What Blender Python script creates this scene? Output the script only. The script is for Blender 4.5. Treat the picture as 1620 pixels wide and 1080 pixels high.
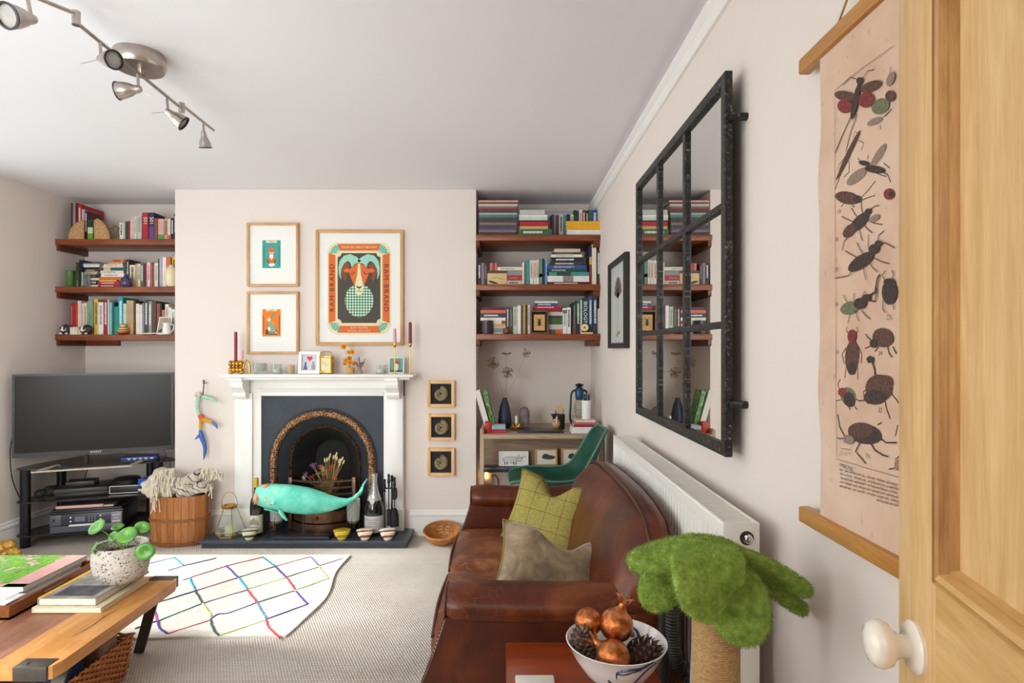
import bpy, bmesh, math, random
from mathutils import Vector, Matrix

for _o in list(bpy.data.objects):
    bpy.data.objects.remove(_o)
SC = bpy.context.scene
COL = SC.collection
random.seed(7)
R = math.radians
PI = math.pi

# ------------------------------------------------------------------ camera
F = 930.0            # focal length in pixels of a 1620 x 1080 frame
VX, VY = 800.0, 552.0  # vanishing point of the depth axis
EYE = 1.33
cam_d = bpy.data.cameras.new('camera')
cam = bpy.data.objects.new('camera', cam_d)
COL.objects.link(cam)
cam.location = (0, 0, EYE)
cam.rotation_euler = (R(90), 0, 0)
cam_d.sensor_width = 36.0
cam_d.lens = F / 1620.0 * 36.0
cam_d.shift_x = (810 - VX) / 1620.0
cam_d.shift_y = (VY - 540) / 1620.0
cam_d.clip_start = 0.02
SC.camera = cam

# ------------------------------------------------------------------ room measures (metres)
D1, D2 = 4.20, 4.63          # chimney breast face, alcove back wall
XL, XR = -3.31, 0.67         # left and right wall
H = 2.468                    # ceiling
YF = -0.10                   # wall behind the camera
BL, BR = -2.362, -0.212      # chimney breast sides

# ------------------------------------------------------------------ world, daylight, exposure
w = bpy.data.worlds.new('world')
SC.world = w
w.use_nodes = True
_bg = w.node_tree.nodes['Background']
_bg.inputs['Color'].default_value = (0.86, 0.93, 1.0, 1)
_bg.inputs['Strength'].default_value = 1.0

def area(name, loc, rot, sx, sy, power, col, spread=180):
    l = bpy.data.lights.new(name, 'AREA')
    l.shape = 'RECTANGLE'
    l.size, l.size_y, l.energy, l.color = sx, sy, power, col
    l.spread = R(spread)
    o = bpy.data.objects.new(name, l)
    COL.objects.link(o)
    o.location = loc
    o.rotation_euler = rot
    return o
# daylight in the far left window; the three lamps after it are added fill
area('daylight_side_window', (XL - 0.30, 2.95, 1.38), (0, R(-90), 0), 1.9, 1.4, 33, (0.93, 0.945, 1.0))
area('added_fill_side_near', (XL - 0.30, 1.05, 1.38), (0, R(-90), 0), 1.9, 1.5, 50, (0.93, 0.945, 1.0))  # added lamp for general fill from the near left
area('added_fill_rear', (-1.95, YF - 0.30, 1.45), (R(90), 0, 0), 1.9, 1.7, 150, (0.95, 0.955, 1.0))  # added lamp for fill from behind the camera
area('added_fill_hall', (-0.1, -1.15, 2.40), (0, 0, 0), 0.9, 0.9, 16, (1.0, 0.94, 0.88))  # added overhead lamp, fill spilling in from the hall
sun_d = bpy.data.lights.new('sun', 'SUN')
sun_d.energy, sun_d.angle, sun_d.color = 9.5, R(10), (1.0, 0.96, 0.95)
sun = bpy.data.objects.new('sun', sun_d)
COL.objects.link(sun)
sun.location = (-6, 2, 4)
sun.rotation_euler = Vector((1.0, 0.15, -0.72)).to_track_quat('-Z', 'Y').to_euler()
SC.view_settings.view_transform = 'Standard'
SC.view_settings.look = 'None'
SC.view_settings.gamma = 1.0
SC.view_settings.use_curve_mapping = False
SC.view_settings.exposure = 0.0

# ------------------------------------------------------------------ picture measures
def at(px, py, Y):
    return ((px - VX) * Y / F, Y, EYE - (py - VY) * Y / F)
def on(px, py, z):
    Y = F * (EYE - z) / (py - VY)
    return ((px - VX) * Y / F, Y, z)
def X_(px, Y): return (px - VX) * Y / F
def Z_(py, Y): return EYE - (py - VY) * Y / F

# ------------------------------------------------------------------ materials
def lin(h, a=1.0):
    if isinstance(h, (tuple, list)): return (*h[:3], a)
    h = h.lstrip('#')
    o = []
    for i in (0, 2, 4):
        c = int(h[i:i+2], 16) / 255.0
        o.append(c / 12.92 if c <= 0.04045 else ((c + 0.055) / 1.055) ** 2.4)
    return (*o, a)
MATS = {}
def _new(name):
    m = bpy.data.materials.new(name)
    m.use_nodes = True
    nt = m.node_tree
    return m, nt, nt.nodes['Principled BSDF']
def _n(nt, t, **kw):
    n = nt.nodes.new(t)
    for k, v in kw.items(): setattr(n, k, v)
    return n
def _set(b, **kw):
    for k, v in kw.items():
        b.inputs[k.replace('_', ' ')].default_value = v
def _coord(nt, scale=(1, 1, 1), kind='Object', rot=(0, 0, 0)):
    tc = _n(nt, 'ShaderNodeTexCoord')
    mp = _n(nt, 'ShaderNodeMapping')
    mp.inputs['Scale'].default_value = scale
    mp.inputs['Rotation'].default_value = rot
    nt.links.new(tc.outputs[kind], mp.inputs['Vector'])
    return mp.outputs['Vector']
def _noise(nt, vec, scale, detail=3, rough=0.5, dist=0.0):
    n = _n(nt, 'ShaderNodeTexNoise')
    n.inputs['Scale'].default_value = scale
    n.inputs['Detail'].default_value = detail
    n.inputs['Roughness'].default_value = rough
    n.inputs['Distortion'].default_value = dist
    nt.links.new(vec, n.inputs['Vector'])
    return n.outputs['Fac']
def _ramp(nt, fac, stops, mode='LINEAR'):
    r = _n(nt, 'ShaderNodeValToRGB')
    r.color_ramp.interpolation = mode
    el = r.color_ramp.elements
    while len(el) < len(stops): el.new(0.5)
    for e, (p, c) in zip(el, stops):
        e.position = p
        e.color = lin(c)
    nt.links.new(fac, r.inputs['Fac'])
    return r.outputs['Color']
def _bump(nt, b, h, strength, dist=0.01):
    n = _n(nt, 'ShaderNodeBump')
    n.inputs['Strength'].default_value = strength
    n.inputs['Distance'].default_value = dist
    nt.links.new(h, n.inputs['Height'])
    nt.links.new(n.outputs['Normal'], b.inputs['Normal'])
def _mix(nt, fac, a, b, mode='MIX'):
    n = _n(nt, 'ShaderNodeMix', data_type='RGBA', blend_type=mode)
    for sock, v in ((n.inputs[0], fac), (n.inputs[6], a), (n.inputs[7], b)):
        if isinstance(v, (int, float)): sock.default_value = v
        elif isinstance(v, (tuple, str)): sock.default_value = lin(v)
        else: nt.links.new(v, sock)
    return n.outputs[2]
def _math(nt, op, a, b=None, clamp=False):
    n = _n(nt, 'ShaderNodeMath', operation=op, use_clamp=clamp)
    for s, v in ((n.inputs[0], a), (n.inputs[1], b)):
        if v is None: continue
        if isinstance(v, (int, float)): s.default_value = v
        else: nt.links.new(v, s)
    return n.outputs[0]

def M(name, col='#cccccc', rough=0.6, metal=0.0, var=0.0, vscale=8, bump=0.0, bscale=60, alpha=1.0,
      trans=0.0, emit=0.0, coat=0.0, sheen=0.0, spec=0.5):
    """plain surface with a little noise in tone and relief"""
    if name in MATS: return MATS[name]
    m, nt, b = _new(name)
    _set(b, Base_Color=lin(col), Roughness=rough, Metallic=metal, Alpha=alpha)
    b.inputs['Specular IOR Level'].default_value = spec
    if trans: b.inputs['Transmission Weight'].default_value = trans
    if coat:
        b.inputs['Coat Weight'].default_value = coat
        b.inputs['Coat Roughness'].default_value = 0.12
    if sheen:
        b.inputs['Sheen Weight'].default_value = sheen
        b.inputs['Sheen Roughness'].default_value = 0.4
    if emit:
        b.inputs['Emission Color'].default_value = lin(col)
        b.inputs['Emission Strength'].default_value = emit
    if var or bump:
        v = _coord(nt)
        if var:
            c = lin(col)
            lo = tuple(max(0, x * (1 - var)) for x in c[:3])
            hi = tuple(min(1, x * (1 + var)) for x in c[:3])
            nt.links.new(_ramp(nt, _noise(nt, v, vscale, 4), [(0.3, lo), (0.7, hi)]), b.inputs['Base Color'])
        if bump:
            _bump(nt, b, _noise(nt, v, bscale, 3), bump)
    MATS[name] = m
    return m

def WOOD(name, dark, light, axis='x', scale=9, rough=0.45, stretch=9, bump=0.06, spots=0.0, coat=0.0):
    """grain drawn out along one axis"""
    if name in MATS: return MATS[name]
    m, nt, b = _new(name)
    s = {'x': (1, stretch, stretch), 'y': (stretch, 1, stretch), 'z': (stretch, stretch, 1)}[axis]
    v = _coord(nt, s)
    n1 = _noise(nt, v, scale * 0.35, 5, 0.6, 1.2)
    n2 = _noise(nt, v, scale * 2.4, 3, 0.7)
    f = _math(nt, 'ADD', _math(nt, 'MULTIPLY', n1, 0.7), _math(nt, 'MULTIPLY', n2, 0.3))
    col = _ramp(nt, f, [(0.32, dark), (0.5, tuple((a + c) / 2 for a, c in zip(lin(dark)[:3], lin(light)[:3]))), (0.66, light)])
    if spots:
        vv = _coord(nt)
        sp = _ramp(nt, _noise(nt, vv, 14, 2), [(0.56, '#ffffff'), (0.72, dark)])
        col = _mix(nt, spots, col, sp, 'MULTIPLY')
    nt.links.new(col, b.inputs['Base Color'])
    b.inputs['Roughness'].default_value = rough
    if coat: b.inputs['Coat Weight'].default_value = coat
    _bump(nt, b, f, bump, 0.004)
    MATS[name] = m
    return m

def GLASS(name, tint='#eef4f2', gloss=0.10, rough=0.03, clear=0.9):
    """thin pane: lets light straight through, mirrors a little"""
    if name in MATS: return MATS[name]
    m, nt, b = _new(name)
    out = nt.nodes['Material Output']
    tr = _n(nt, 'ShaderNodeBsdfTransparent')
    tr.inputs['Color'].default_value = lin(tint)
    b.inputs['Base Color'].default_value = lin(tint)
    b.inputs['Roughness'].default_value = rough
    mx = _n(nt, 'ShaderNodeMixShader')
    fr = _n(nt, 'ShaderNodeFresnel')
    fr.inputs['IOR'].default_value = 1.45
    fac = _math(nt, 'ADD', _math(nt, 'MULTIPLY', fr.outputs[0], 0.55), 1 - clear, True)
    nt.links.new(fac, mx.inputs[0])
    nt.links.new(tr.outputs[0], mx.inputs[1])
    nt.links.new(b.outputs[0], mx.inputs[2])
    nt.links.new(mx.outputs[0], out.inputs['Surface'])
    MATS[name] = m
    return m

def wall_mat(name, col, var=0.02):
    if name in MATS: return MATS[name]
    m, nt, b = _new(name)
    v = _coord(nt)
    c = lin(col)
    nt.links.new(_ramp(nt, _noise(nt, v, 2.2, 4), [(0.3, tuple(x * (1 - var) for x in c[:3])), (0.7, c[:3])]), b.inputs['Base Color'])
    b.inputs['Roughness'].default_value = 0.85
    b.inputs['Specular IOR Level'].default_value = 0.25
    _bump(nt, b, _noise(nt, v, 120, 2), 0.05, 0.002)
    MATS[name] = m
    return m

def carpet_mat():
    m, nt, b = _new('woven_carpet')
    tc = _n(nt, 'ShaderNodeTexCoord')
    sp = _n(nt, 'ShaderNodeSeparateXYZ')
    nt.links.new(tc.outputs['Object'], sp.inputs[0])
    x, y = sp.outputs[0], sp.outputs[1]
    k = 2 * PI / 0.0125
    row = _math(nt, 'FLOOR', _math(nt, 'MULTIPLY', y, 1 / 0.0125))
    off = _math(nt, 'MULTIPLY', row, PI)
    sx = _math(nt, 'SINE', _math(nt, 'ADD', _math(nt, 'MULTIPLY', x, k), off))
    sy = _math(nt, 'SINE', _math(nt, 'MULTIPLY', y, k / 2))
    hgt = _math(nt, 'ADD', _math(nt, 'MULTIPLY', sx, 0.5), _math(nt, 'ABSOLUTE', sy))
    v = _coord(nt)
    n = _noise(nt, v, 260, 2)
    hh = _math(nt, 'ADD', hgt, _math(nt, 'MULTIPLY', n, 0.5))
    base = _ramp(nt, _noise(nt, v, 3, 3), [(0.3, '#d0c4b9'), (0.7, '#e0d6cc')])
    shade = _ramp(nt, _math(nt, 'MULTIPLY', hh, 0.45), [(0.0, '#8d7d70'), (0.55, '#ffffff')])
    nt.links.new(_mix(nt, 0.62, base, shade, 'MULTIPLY'), b.inputs['Base Color'])
    b.inputs['Roughness'].default_value = 0.95
    b.inputs['Specular IOR Level'].default_value = 0.1
    _bump(nt, b, hh, 0.7, 0.004)
    return m

# ------------------------------------------------------------------ mesh building
ORI = {}
class MB:
    def __init__(self):
        self.v, self.f = [], []
    def add(self, vs, fs):
        k = len(self.v)
        self.v += [tuple(p) for p in vs]
        self.f += [tuple(i + k for i in q) for q in fs]
        return self
    def bx(self, x0, x1, y0, y1, z0, z1):
        vs = [(x, y, z) for z in (z0, z1) for y in (y0, y1) for x in (x0, x1)]
        return self.add(vs, [(0, 2, 3, 1), (4, 5, 7, 6), (0, 1, 5, 4), (2, 6, 7, 3), (0, 4, 6, 2), (1, 3, 7, 5)])
    def rb(self, x0, x1, y0, y1, z0, z1, r=0.005, seg=2):
        """box with rounded edges"""
        bm = bmesh.new()
        bmesh.ops.create_cube(bm, size=1)
        for p in bm.verts:
            p.co = Vector(((x0 + x1) / 2 + p.co.x * (x1 - x0), (y0 + y1) / 2 + p.co.y * (y1 - y0), (z0 + z1) / 2 + p.co.z * (z1 - z0)))
        r = min(r, 0.49 * min(abs(x1 - x0), abs(y1 - y0), abs(z1 - z0)))
        bmesh.ops.bevel(bm, geom=list(bm.edges), offset=r, segments=seg, profile=0.5, affect='EDGES')
        return self.bm(bm)
    def bm(self, bm):
        bm.verts.index_update()
        vs = [tuple(p.co) for p in bm.verts]
        fs = [tuple(p.index for p in q.verts) for q in bm.faces]
        bm.free()
        return self.add(vs, fs)
    def loft(self, rings, caps=True, closed=True):
        n = len(rings[0])
        vs = [p for r in rings for p in r]
        fs = []
        for i in range(len(rings) - 1):
            for j in range(n if closed else n - 1):
                a, b = i * n + j, i * n + (j + 1) % n
                fs.append((a, b, b + n, a + n))
        if caps and closed:
            fs.append(tuple(range(n - 1, -1, -1)))
            fs.append(tuple(range((len(rings) - 1) * n, len(rings) * n)))
        return self.add(vs, fs)
    def tube(self, pts, r, seg=8, caps=True, closed=False):
        pts = [Vector(p) for p in pts]
        n = len(pts)
        rr = r if isinstance(r, (list, tuple)) else [r] * n
        rings = []
        up = None
        for i, p in enumerate(pts):
            if closed: t = pts[(i + 1) % n] - pts[i - 1]
            else: t = pts[min(i + 1, n - 1)] - pts[max(i - 1, 0)]
            if t.length < 1e-9: t = Vector((0, 0, 1))
            t.normalize()
            if up is None:
                up = Vector((0, 0, 1)) if abs(t.z) < 0.9 else Vector((1, 0, 0))
            a = t.cross(up)
            if a.length < 1e-6: a = t.cross(Vector((0, 1, 0.3)))
            a.normalize()
            bb = a.cross(t).normalized()
            up = bb
            rings.append([tuple(p + a * (math.cos(2 * PI * k / seg) * rr[i]) + bb * (math.sin(2 * PI * k / seg) * rr[i])) for k in range(seg)])
        if closed:
            rings.append(rings[0])
            return self.loft(rings, False)
        return self.loft(rings, caps)
    def lathe(self, prof, c=(0, 0, 0), seg=24, sx=1.0, sy=1.0, caps=True, M4=None):
        rings = []
        for r, z in prof:
            ring = [Vector((math.cos(2 * PI * k / seg) * r * sx, math.sin(2 * PI * k / seg) * r * sy, z)) for k in range(seg)]
            if M4: ring = [M4 @ p for p in ring]
            rings.append([(p[0] + c[0], p[1] + c[1], p[2] + c[2]) for p in ring])
        return self.loft(rings, caps)
    def ball(self, c, r, seg=14, rings=9, M4=None):
        rx, ry, rz = r if isinstance(r, (tuple, list)) else (r, r, r)
        out = []
        for i in range(rings + 1):
            a = -PI / 2 + PI * i / rings
            rad = max(math.cos(a), 0.02)
            ring = [Vector((rx * rad * math.cos(2 * PI * k / seg), ry * rad * math.sin(2 * PI * k / seg), rz * math.sin(a))) for k in range(seg)]
            if M4: ring = [M4 @ p for p in ring]
            out.append([(p[0] + c[0], p[1] + c[1], p[2] + c[2]) for p in ring])
        return self.loft(out)
    def prism(self, poly, a, b, plane='xz'):
        """outline in a plane, drawn out along the third axis from a to b"""
        def P(u, v, d):
            return {'xz': (u, d, v), 'xy': (u, v, d), 'yz': (d, u, v)}[plane]
        n = len(poly)
        vs = [P(u, v, a) for u, v in poly] + [P(u, v, b) for u, v in poly]
        fs = [tuple(range(n)), tuple(range(2 * n - 1, n - 1, -1))]
        for i in range(n):
            j = (i + 1) % n
            fs.append((i, i + n, j + n, j))
        return self.add(vs, fs)
    def flat(self, poly, d, plane='xz'):
        def P(u, v):
            return {'xz': (u, d, v), 'xy': (u, v, d), 'yz': (d, u, v)}[plane]
        return self.add([P(u, v) for u, v in poly], [tuple(range(len(poly)))])
    def tf(self, M4, start=0):
        for i in range(start, len(self.v)):
            self.v[i] = tuple(M4 @ Vector(self.v[i]))
        return self
    def mesh(self, name, mat, o=(0, 0, 0), smooth=False, ang=40):
        me = bpy.data.meshes.new(name)
        me.from_pydata([(p[0] - o[0], p[1] - o[1], p[2] - o[2]) for p in self.v], [], self.f)
        bm = bmesh.new()
        bm.from_mesh(me)
        bmesh.ops.recalc_face_normals(bm, faces=list(bm.faces))
        bm.to_mesh(me)
        bm.free()
        for m in (mat if isinstance(mat, (list, tuple)) else [mat]):
            me.materials.append(m)
        if smooth:
            me.shade_smooth()
            me.set_sharp_from_angle(angle=R(ang))
        return me
    def build(self, name, mat, parent=None, smooth=False, ang=40, label=None, kind=None):
        """a part: a mesh under its thing"""
        o = ORI.get(parent.name, (0, 0, 0)) if parent else (0, 0, 0)
        ob = bpy.data.objects.new(name, self.mesh(name, mat, o, smooth, ang))
        COL.objects.link(ob)
        if parent:
            ob.parent = parent
            ORI[ob.name] = o
        if label: ob['label'] = label
        if kind: ob['kind'] = kind
        return ob
    def thing(self, name, mat, label, cat, group=None, smooth=False, ang=40, kind=None):
        """a thing that is one mesh, its origin at its base (parts may follow)"""
        xs, ys, zs = zip(*self.v)
        o = ((min(xs) + max(xs)) / 2, (min(ys) + max(ys)) / 2, min(zs))
        ob = bpy.data.objects.new(name, self.mesh(name, mat, o, smooth, ang))
        COL.objects.link(ob)
        ob.location = o
        ORI[ob.name] = o
        tag(ob, label, cat, group, kind)
        return ob

def tag(o, label=None, cat=None, group=None, kind=None):
    if label: o['label'] = label
    if cat: o['category'] = cat
    if group: o['group'] = group
    if kind: o['kind'] = kind
    return o
def T(name, label, cat, loc, rotz=0.0, group=None, local=False):
    """Empty at a thing's base; parts are given in world measures unless local (or turned)"""
    o = bpy.data.objects.new(name, None)
    COL.objects.link(o)
    o.empty_display_size = 0.05
    o.location = loc
    o.rotation_euler = (0, 0, rotz)
    ORI[o.name] = (0, 0, 0) if (local or rotz) else tuple(loc)
    tag(o, label, cat, group)
    return o
def struct(mb, name, mat, smooth=False, label=None, ang=40):
    o = mb.build(name, mat, None, smooth, ang)
    o['kind'] = 'structure'
    if label: o['label'] = label
    return o
def copy_tree(root):
    c = root.copy()
    COL.objects.link(c)
    for ch in root.children:
        k = ch.copy()
        COL.objects.link(k)
        k.parent = c
        for g in ch.children:
            d = g.copy()
            COL.objects.link(d)
            d.parent = k
    return c

# text: the plane a line of lettering lies in
FRONT = Matrix(((1, 0, 0), (0, 0, -1), (0, 1, 0))).to_4x4()      # faces the camera
DOWN = Matrix(((0, 1, 0), (0, 0, -1), (-1, 0, 0))).to_4x4()      # faces the camera, reads downwards
UP = Matrix(((0, -1, 0), (0, 0, -1), (1, 0, 0))).to_4x4()        # faces the camera, reads upwards
SIDE = Matrix(((0, 0, -1), (-1, 0, 0), (0, 1, 0))).to_4x4()      # lies on the right hand wall
FLATM = Matrix.Identity(4)                                       # lies on a table top
def txt(s, size, mat, parent, pos, plane=FRONT, name='lettering', sx=1.0, rot=None, spacing=1.0, align='CENTER'):
    cu = bpy.data.curves.new('t', 'FONT')
    cu.body = s
    cu.size = size
    cu.align_x = align
    cu.align_y = 'CENTER'
    cu.resolution_u = 2
    cu.space_character = spacing
    ob = bpy.data.objects.new('t', cu)
    COL.objects.link(ob)
    me = bpy.data.meshes.new_from_object(ob)
    bpy.data.objects.remove(ob)
    bpy.data.curves.remove(cu)
    o = ORI.get(parent.name, (0, 0, 0))
    m4 = Matrix.Translation(Vector(pos) - Vector(o)) @ plane
    if rot: m4 = m4 @ Matrix.Rotation(rot, 4, 'Z')
    me.transform(m4 @ Matrix.Diagonal((sx, 1, 1, 1)))
    me.materials.clear()
    me.materials.append(mat)
    me.name = name
    t = bpy.data.objects.new(name, me)
    COL.objects.link(t)
    t.parent = parent
    return t
def ell(cx, cy, rx, ry, n=20, rot=0.0, a0=0.0, a1=2 * PI):
    out = []
    full = abs(a1 - a0) >= 2 * PI - 1e-6
    for k in range(n if full else n + 1):
        a = a0 + (a1 - a0) * k / n
        x, y = rx * math.cos(a), ry * math.sin(a)
        out.append((cx + x * math.cos(rot) - y * math.sin(rot), cy + x * math.sin(rot) + y * math.cos(rot)))
    return out
def rrect(x0, x1, y0, y1, r, n=5):
    out = []
    for cx, cy, a in ((x1 - r, y1 - r, 0), (x0 + r, y1 - r, 90), (x0 + r, y0 + r, 180), (x1 - r, y0 + r, 270)):
        for k in range(n + 1):
            t = R(a + 90 * k / n)
            out.append((cx + r * math.cos(t), cy + r * math.sin(t)))
    return out
def stroke(pts, wd):
    """a flat ribbon along 2-d points; wd a width or one per point"""
    n = len(pts)
    ws = wd if isinstance(wd, (list, tuple)) else [wd] * n
    l, r = [], []
    for i in range(n):
        a, b = pts[max(i - 1, 0)], pts[min(i + 1, n - 1)]
        dx, dy = b[0] - a[0], b[1] - a[1]
        d = math.hypot(dx, dy) or 1
        nx, ny = -dy / d * ws[i] / 2, dx / d * ws[i] / 2
        l.append((pts[i][0] + nx, pts[i][1] + ny))
        r.append((pts[i][0] - nx, pts[i][1] - ny))
    return l + r[::-1]
def strip(mb, pts, wd, d, plane='xz'):
    """ribbon as quads (safe for bent lines)"""
    p = stroke(pts, wd)
    n = len(pts)
    for i in range(n - 1):
        mb.flat([p[i], p[i + 1], p[2 * n - 2 - i], p[2 * n - 1 - i]], d, plane)
def bez(pts, n=24):
    """smooth curve through points (Catmull-Rom)"""
    P = [Vector(p) for p in pts]
    out = []
    m = len(P) - 1
    for k in range(n + 1):
        t = k / n * m
        i = min(int(t), m - 1)
        u = t - i
        p0, p1, p2, p3 = P[max(i - 1, 0)], P[i], P[i + 1], P[min(i + 2, m)]
        out.append(0.5 * ((2 * p1) + (p2 - p0) * u + (2 * p0 - 5 * p1 + 4 * p2 - p3) * u * u + (3 * p1 - p0 - 3 * p2 + p3) * u ** 3))
    return out

# ================================================================== the room
W_CREAM = wall_mat('wall_paint_cream', '#e9dcd3')
W_CEIL = wall_mat('ceiling_paint', '#efecef', 0.01)
TRIM = M('white_gloss_paint', '#f3eee9', 0.35, var=0.01)
struct(MB().bx(XL - 0.3, XR + 0.3, YF - 1.6, D2 + 0.3, -0.1, 0), 'floor', carpet_mat(), label='cream woven loop carpet')
struct(MB().bx(XL - 0.3, XR + 0.3, YF - 1.6, D2 + 0.3, H, H + 0.1), 'ceiling', W_CEIL)
struct(MB().bx(XL - 0.3, XR + 0.3, D2, D2 + 0.25, 0, H), 'wall_back', W_CREAM)
struct(MB().bx(XR, XR + 0.25, YF - 1.6, D2 - 0.001, 0, H), 'wall_right', W_CREAM)

# left wall with a sash window and an added fill one, front wall with an added fill window and the doorway the camera looks through
def holed(name, axis, c0, c1, a0, a1, holes, z1=H):
    """wall slab between a0..a1 with rectangular openings (u0,u1,z0,z1)"""
    mb = MB()
    us = sorted({a0, a1, *[h[0] for h in holes], *[h[1] for h in holes]})
    for u0, u1 in zip(us, us[1:]):
        cut = [h for h in holes if h[0] <= u0 and h[1] >= u1]
        zs = [0.0]
        for h in cut: zs += [h[2], h[3]]
        zs.append(z1)
        for k in range(0, len(zs), 2):
            if zs[k + 1] - zs[k] > 1e-4:
                if axis == 'y': mb.bx(c0, c1, u0, u1, zs[k], zs[k + 1])
                else: mb.bx(u0, u1, c0, c1, zs[k], zs[k + 1])
    return struct(mb, name, W_CREAM)
WIN = [(2.22, 3.68, 0.45, 2.30), (0.30, 1.75, 0.45, 2.30)]  # second opening is added for general fill
holed('wall_left', 'y', XL - 0.25, XL, YF - 0.2, D2 - 0.001, WIN)
FILL_WIN = (-2.8, -1.1, 0.55, 2.3)  # opening added to let fill in from behind
holed('wall_front', 'x', YF - 0.2, YF, XL - 0.25, XR - 0.001, [FILL_WIN, (-0.52, 0.33, 0.0, 2.03)])
holed('wall_chimney', 'x', D1, D2 - 0.001, BL, BR, [(-1.295 - 0.285, -1.295 + 0.285, 0.0, 0.82)])
# the hall beyond the doorway
struct(MB().bx(-0.95, -0.75, YF - 1.6, YF - 0.21, 0, H), 'wall_hall_left', W_CREAM)
struct(MB().bx(-0.95, XR, YF - 1.75, YF - 1.6, 0, H), 'wall_hall_end', W_CREAM)
PANE = GLASS('window_glass', '#f4f8f7')
def window(name, axis, c, u0, u1, z0, z1):
    fr = MB()
    def b(a, d, p, q, e=0.03):
        if axis == 'y': fr.bx(c - e, c + e, a, d, p, q)
        else: fr.bx(a, d, c - e, c + e, p, q)
    t = 0.055
    b(u0, u0 + t, z0, z1); b(u1 - t, u1, z0, z1)
    b(u0 + t, u1 - t, z0, z0 + t); b(u0 + t, u1 - t, z1 - t, z1)
    zm, um = (z0 + z1) / 2, (u0 + u1) / 2
    b(u0 + t, u1 - t, zm - 0.022, zm + 0.022)
    o = struct(fr, name, TRIM)
    for p, q in ((z0 + t, zm - 0.022), (zm + 0.022, z1 - t)):
        g = MB()
        bar = MB()
        if axis == 'y':
            g.bx(c - 0.002, c + 0.002, u0 + t, u1 - t, p, q)
            bar.bx(c - 0.012, c + 0.012, um - 0.011, um + 0.011, p, q)
        else:
            g.bx(u0 + t, u1 - t, c - 0.002, c + 0.002, p, q)
            bar.bx(um - 0.011, um + 0.011, c - 0.012, c + 0.012, p, q)
        g.build('pane', PANE, o)
        bar.build('glazing_bar', TRIM, o)
    s = MB()
    if axis == 'y': s.rb(XL - 0.25, XL + 0.05, u0 - 0.04, u1 + 0.04, z0 - 0.03, z0, 0.008)
    else: s.rb(u0 - 0.04, u1 + 0.04, YF - 0.2, YF + 0.05, z0 - 0.03, z0, 0.008)
    s.build('window_sill', TRIM, o)
window('window_1', 'y', XL - 0.14, *WIN[0])
window('added_window_side', 'y', XL - 0.14, *WIN[1])  # added window for the near side fill
window('added_window_rear', 'x', YF - 0.12, *FILL_WIN)  # added unseen window for the rear fill

# skirting boards with a moulded top, picture rail under the ceiling
def skirt(name, p0, p1, nrm, h=0.185, t=0.018):
    (x0, y0), (x1, y1) = p0, p1
    prof = [(0, 0), (t, 0), (t, h - 0.045), (t + 0.006, h - 0.038), (t + 0.006, h - 0.028), (t - 0.004, h - 0.018), (t - 0.004, h - 0.006), (0.004, h), (0, h)]
    rings = [[(x + nrm[0] * u, y + nrm[1] * u, z) for u, z in prof] for x, y in ((x0, y0), (x1, y1))]
    struct(MB().loft(rings), name, TRIM)
skirt('baseboard_left', (XL, YF), (XL, D2), (1, 0))
skirt('baseboard_right', (XR, 0.2), (XR, D2), (-1, 0))
skirt('baseboard_back_left', (XL, D2), (BL, D2), (0, -1))
skirt('baseboard_back_right', (BR, D2), (XR, D2), (0, -1))
skirt('baseboard_chimney_left', (BL, D1), (-1.905, D1), (0, -1))
skirt('baseboard_chimney_right', (-0.685, D1), (BR, D1), (0, -1))
skirt('baseboard_chimney_side', (BR, D1), (BR, D2), (1, 0))
prof = [(0, H - 0.105), (0.012, H - 0.105), (0.020, H - 0.09), (0.020, H - 0.07), (0.034, H - 0.055), (0.034, H - 0.04), (0, H - 0.03)]
struct(MB().loft([[(XR - u, y, z) for u, z in prof] for y in (YF, D2)]), 'trim_1', TRIM, label='white picture rail along the right wall')
struct(MB().loft([[(x, D2 - u * 0.6, z) for u, z in prof] for x in (BR, XR)]), 'trim_2', TRIM, label='picture rail at the alcove back')

# ------------------------------------------------------------------ the pine door standing open at the right
PINE = WOOD('stripped_pine', '#cb9c62', '#eac48e', 'z', 7, 0.42, 11, 0.05)
PINE_D = WOOD('pine_moulding', '#9a6a3a', '#d3a468', 'z', 9, 0.42, 12, 0.05)
PINE_H = WOOD('pine_rail', '#c79658', '#e6be84', 'x', 7, 0.42, 11, 0.05)
DX, DY = 0.516, 0.740
DW = 0.82
ang = math.atan2(0.973, 0.2302)
door = bpy.data.objects.new('door_1', None)
COL.objects.link(door)
door.location = (DX - 0.2302 * DW, DY - 0.973 * DW, 0.01)
door.rotation_euler = (0, 0, ang)
door['kind'] = 'structure'
door['label'] = 'stripped pine panelled door standing open'
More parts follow.
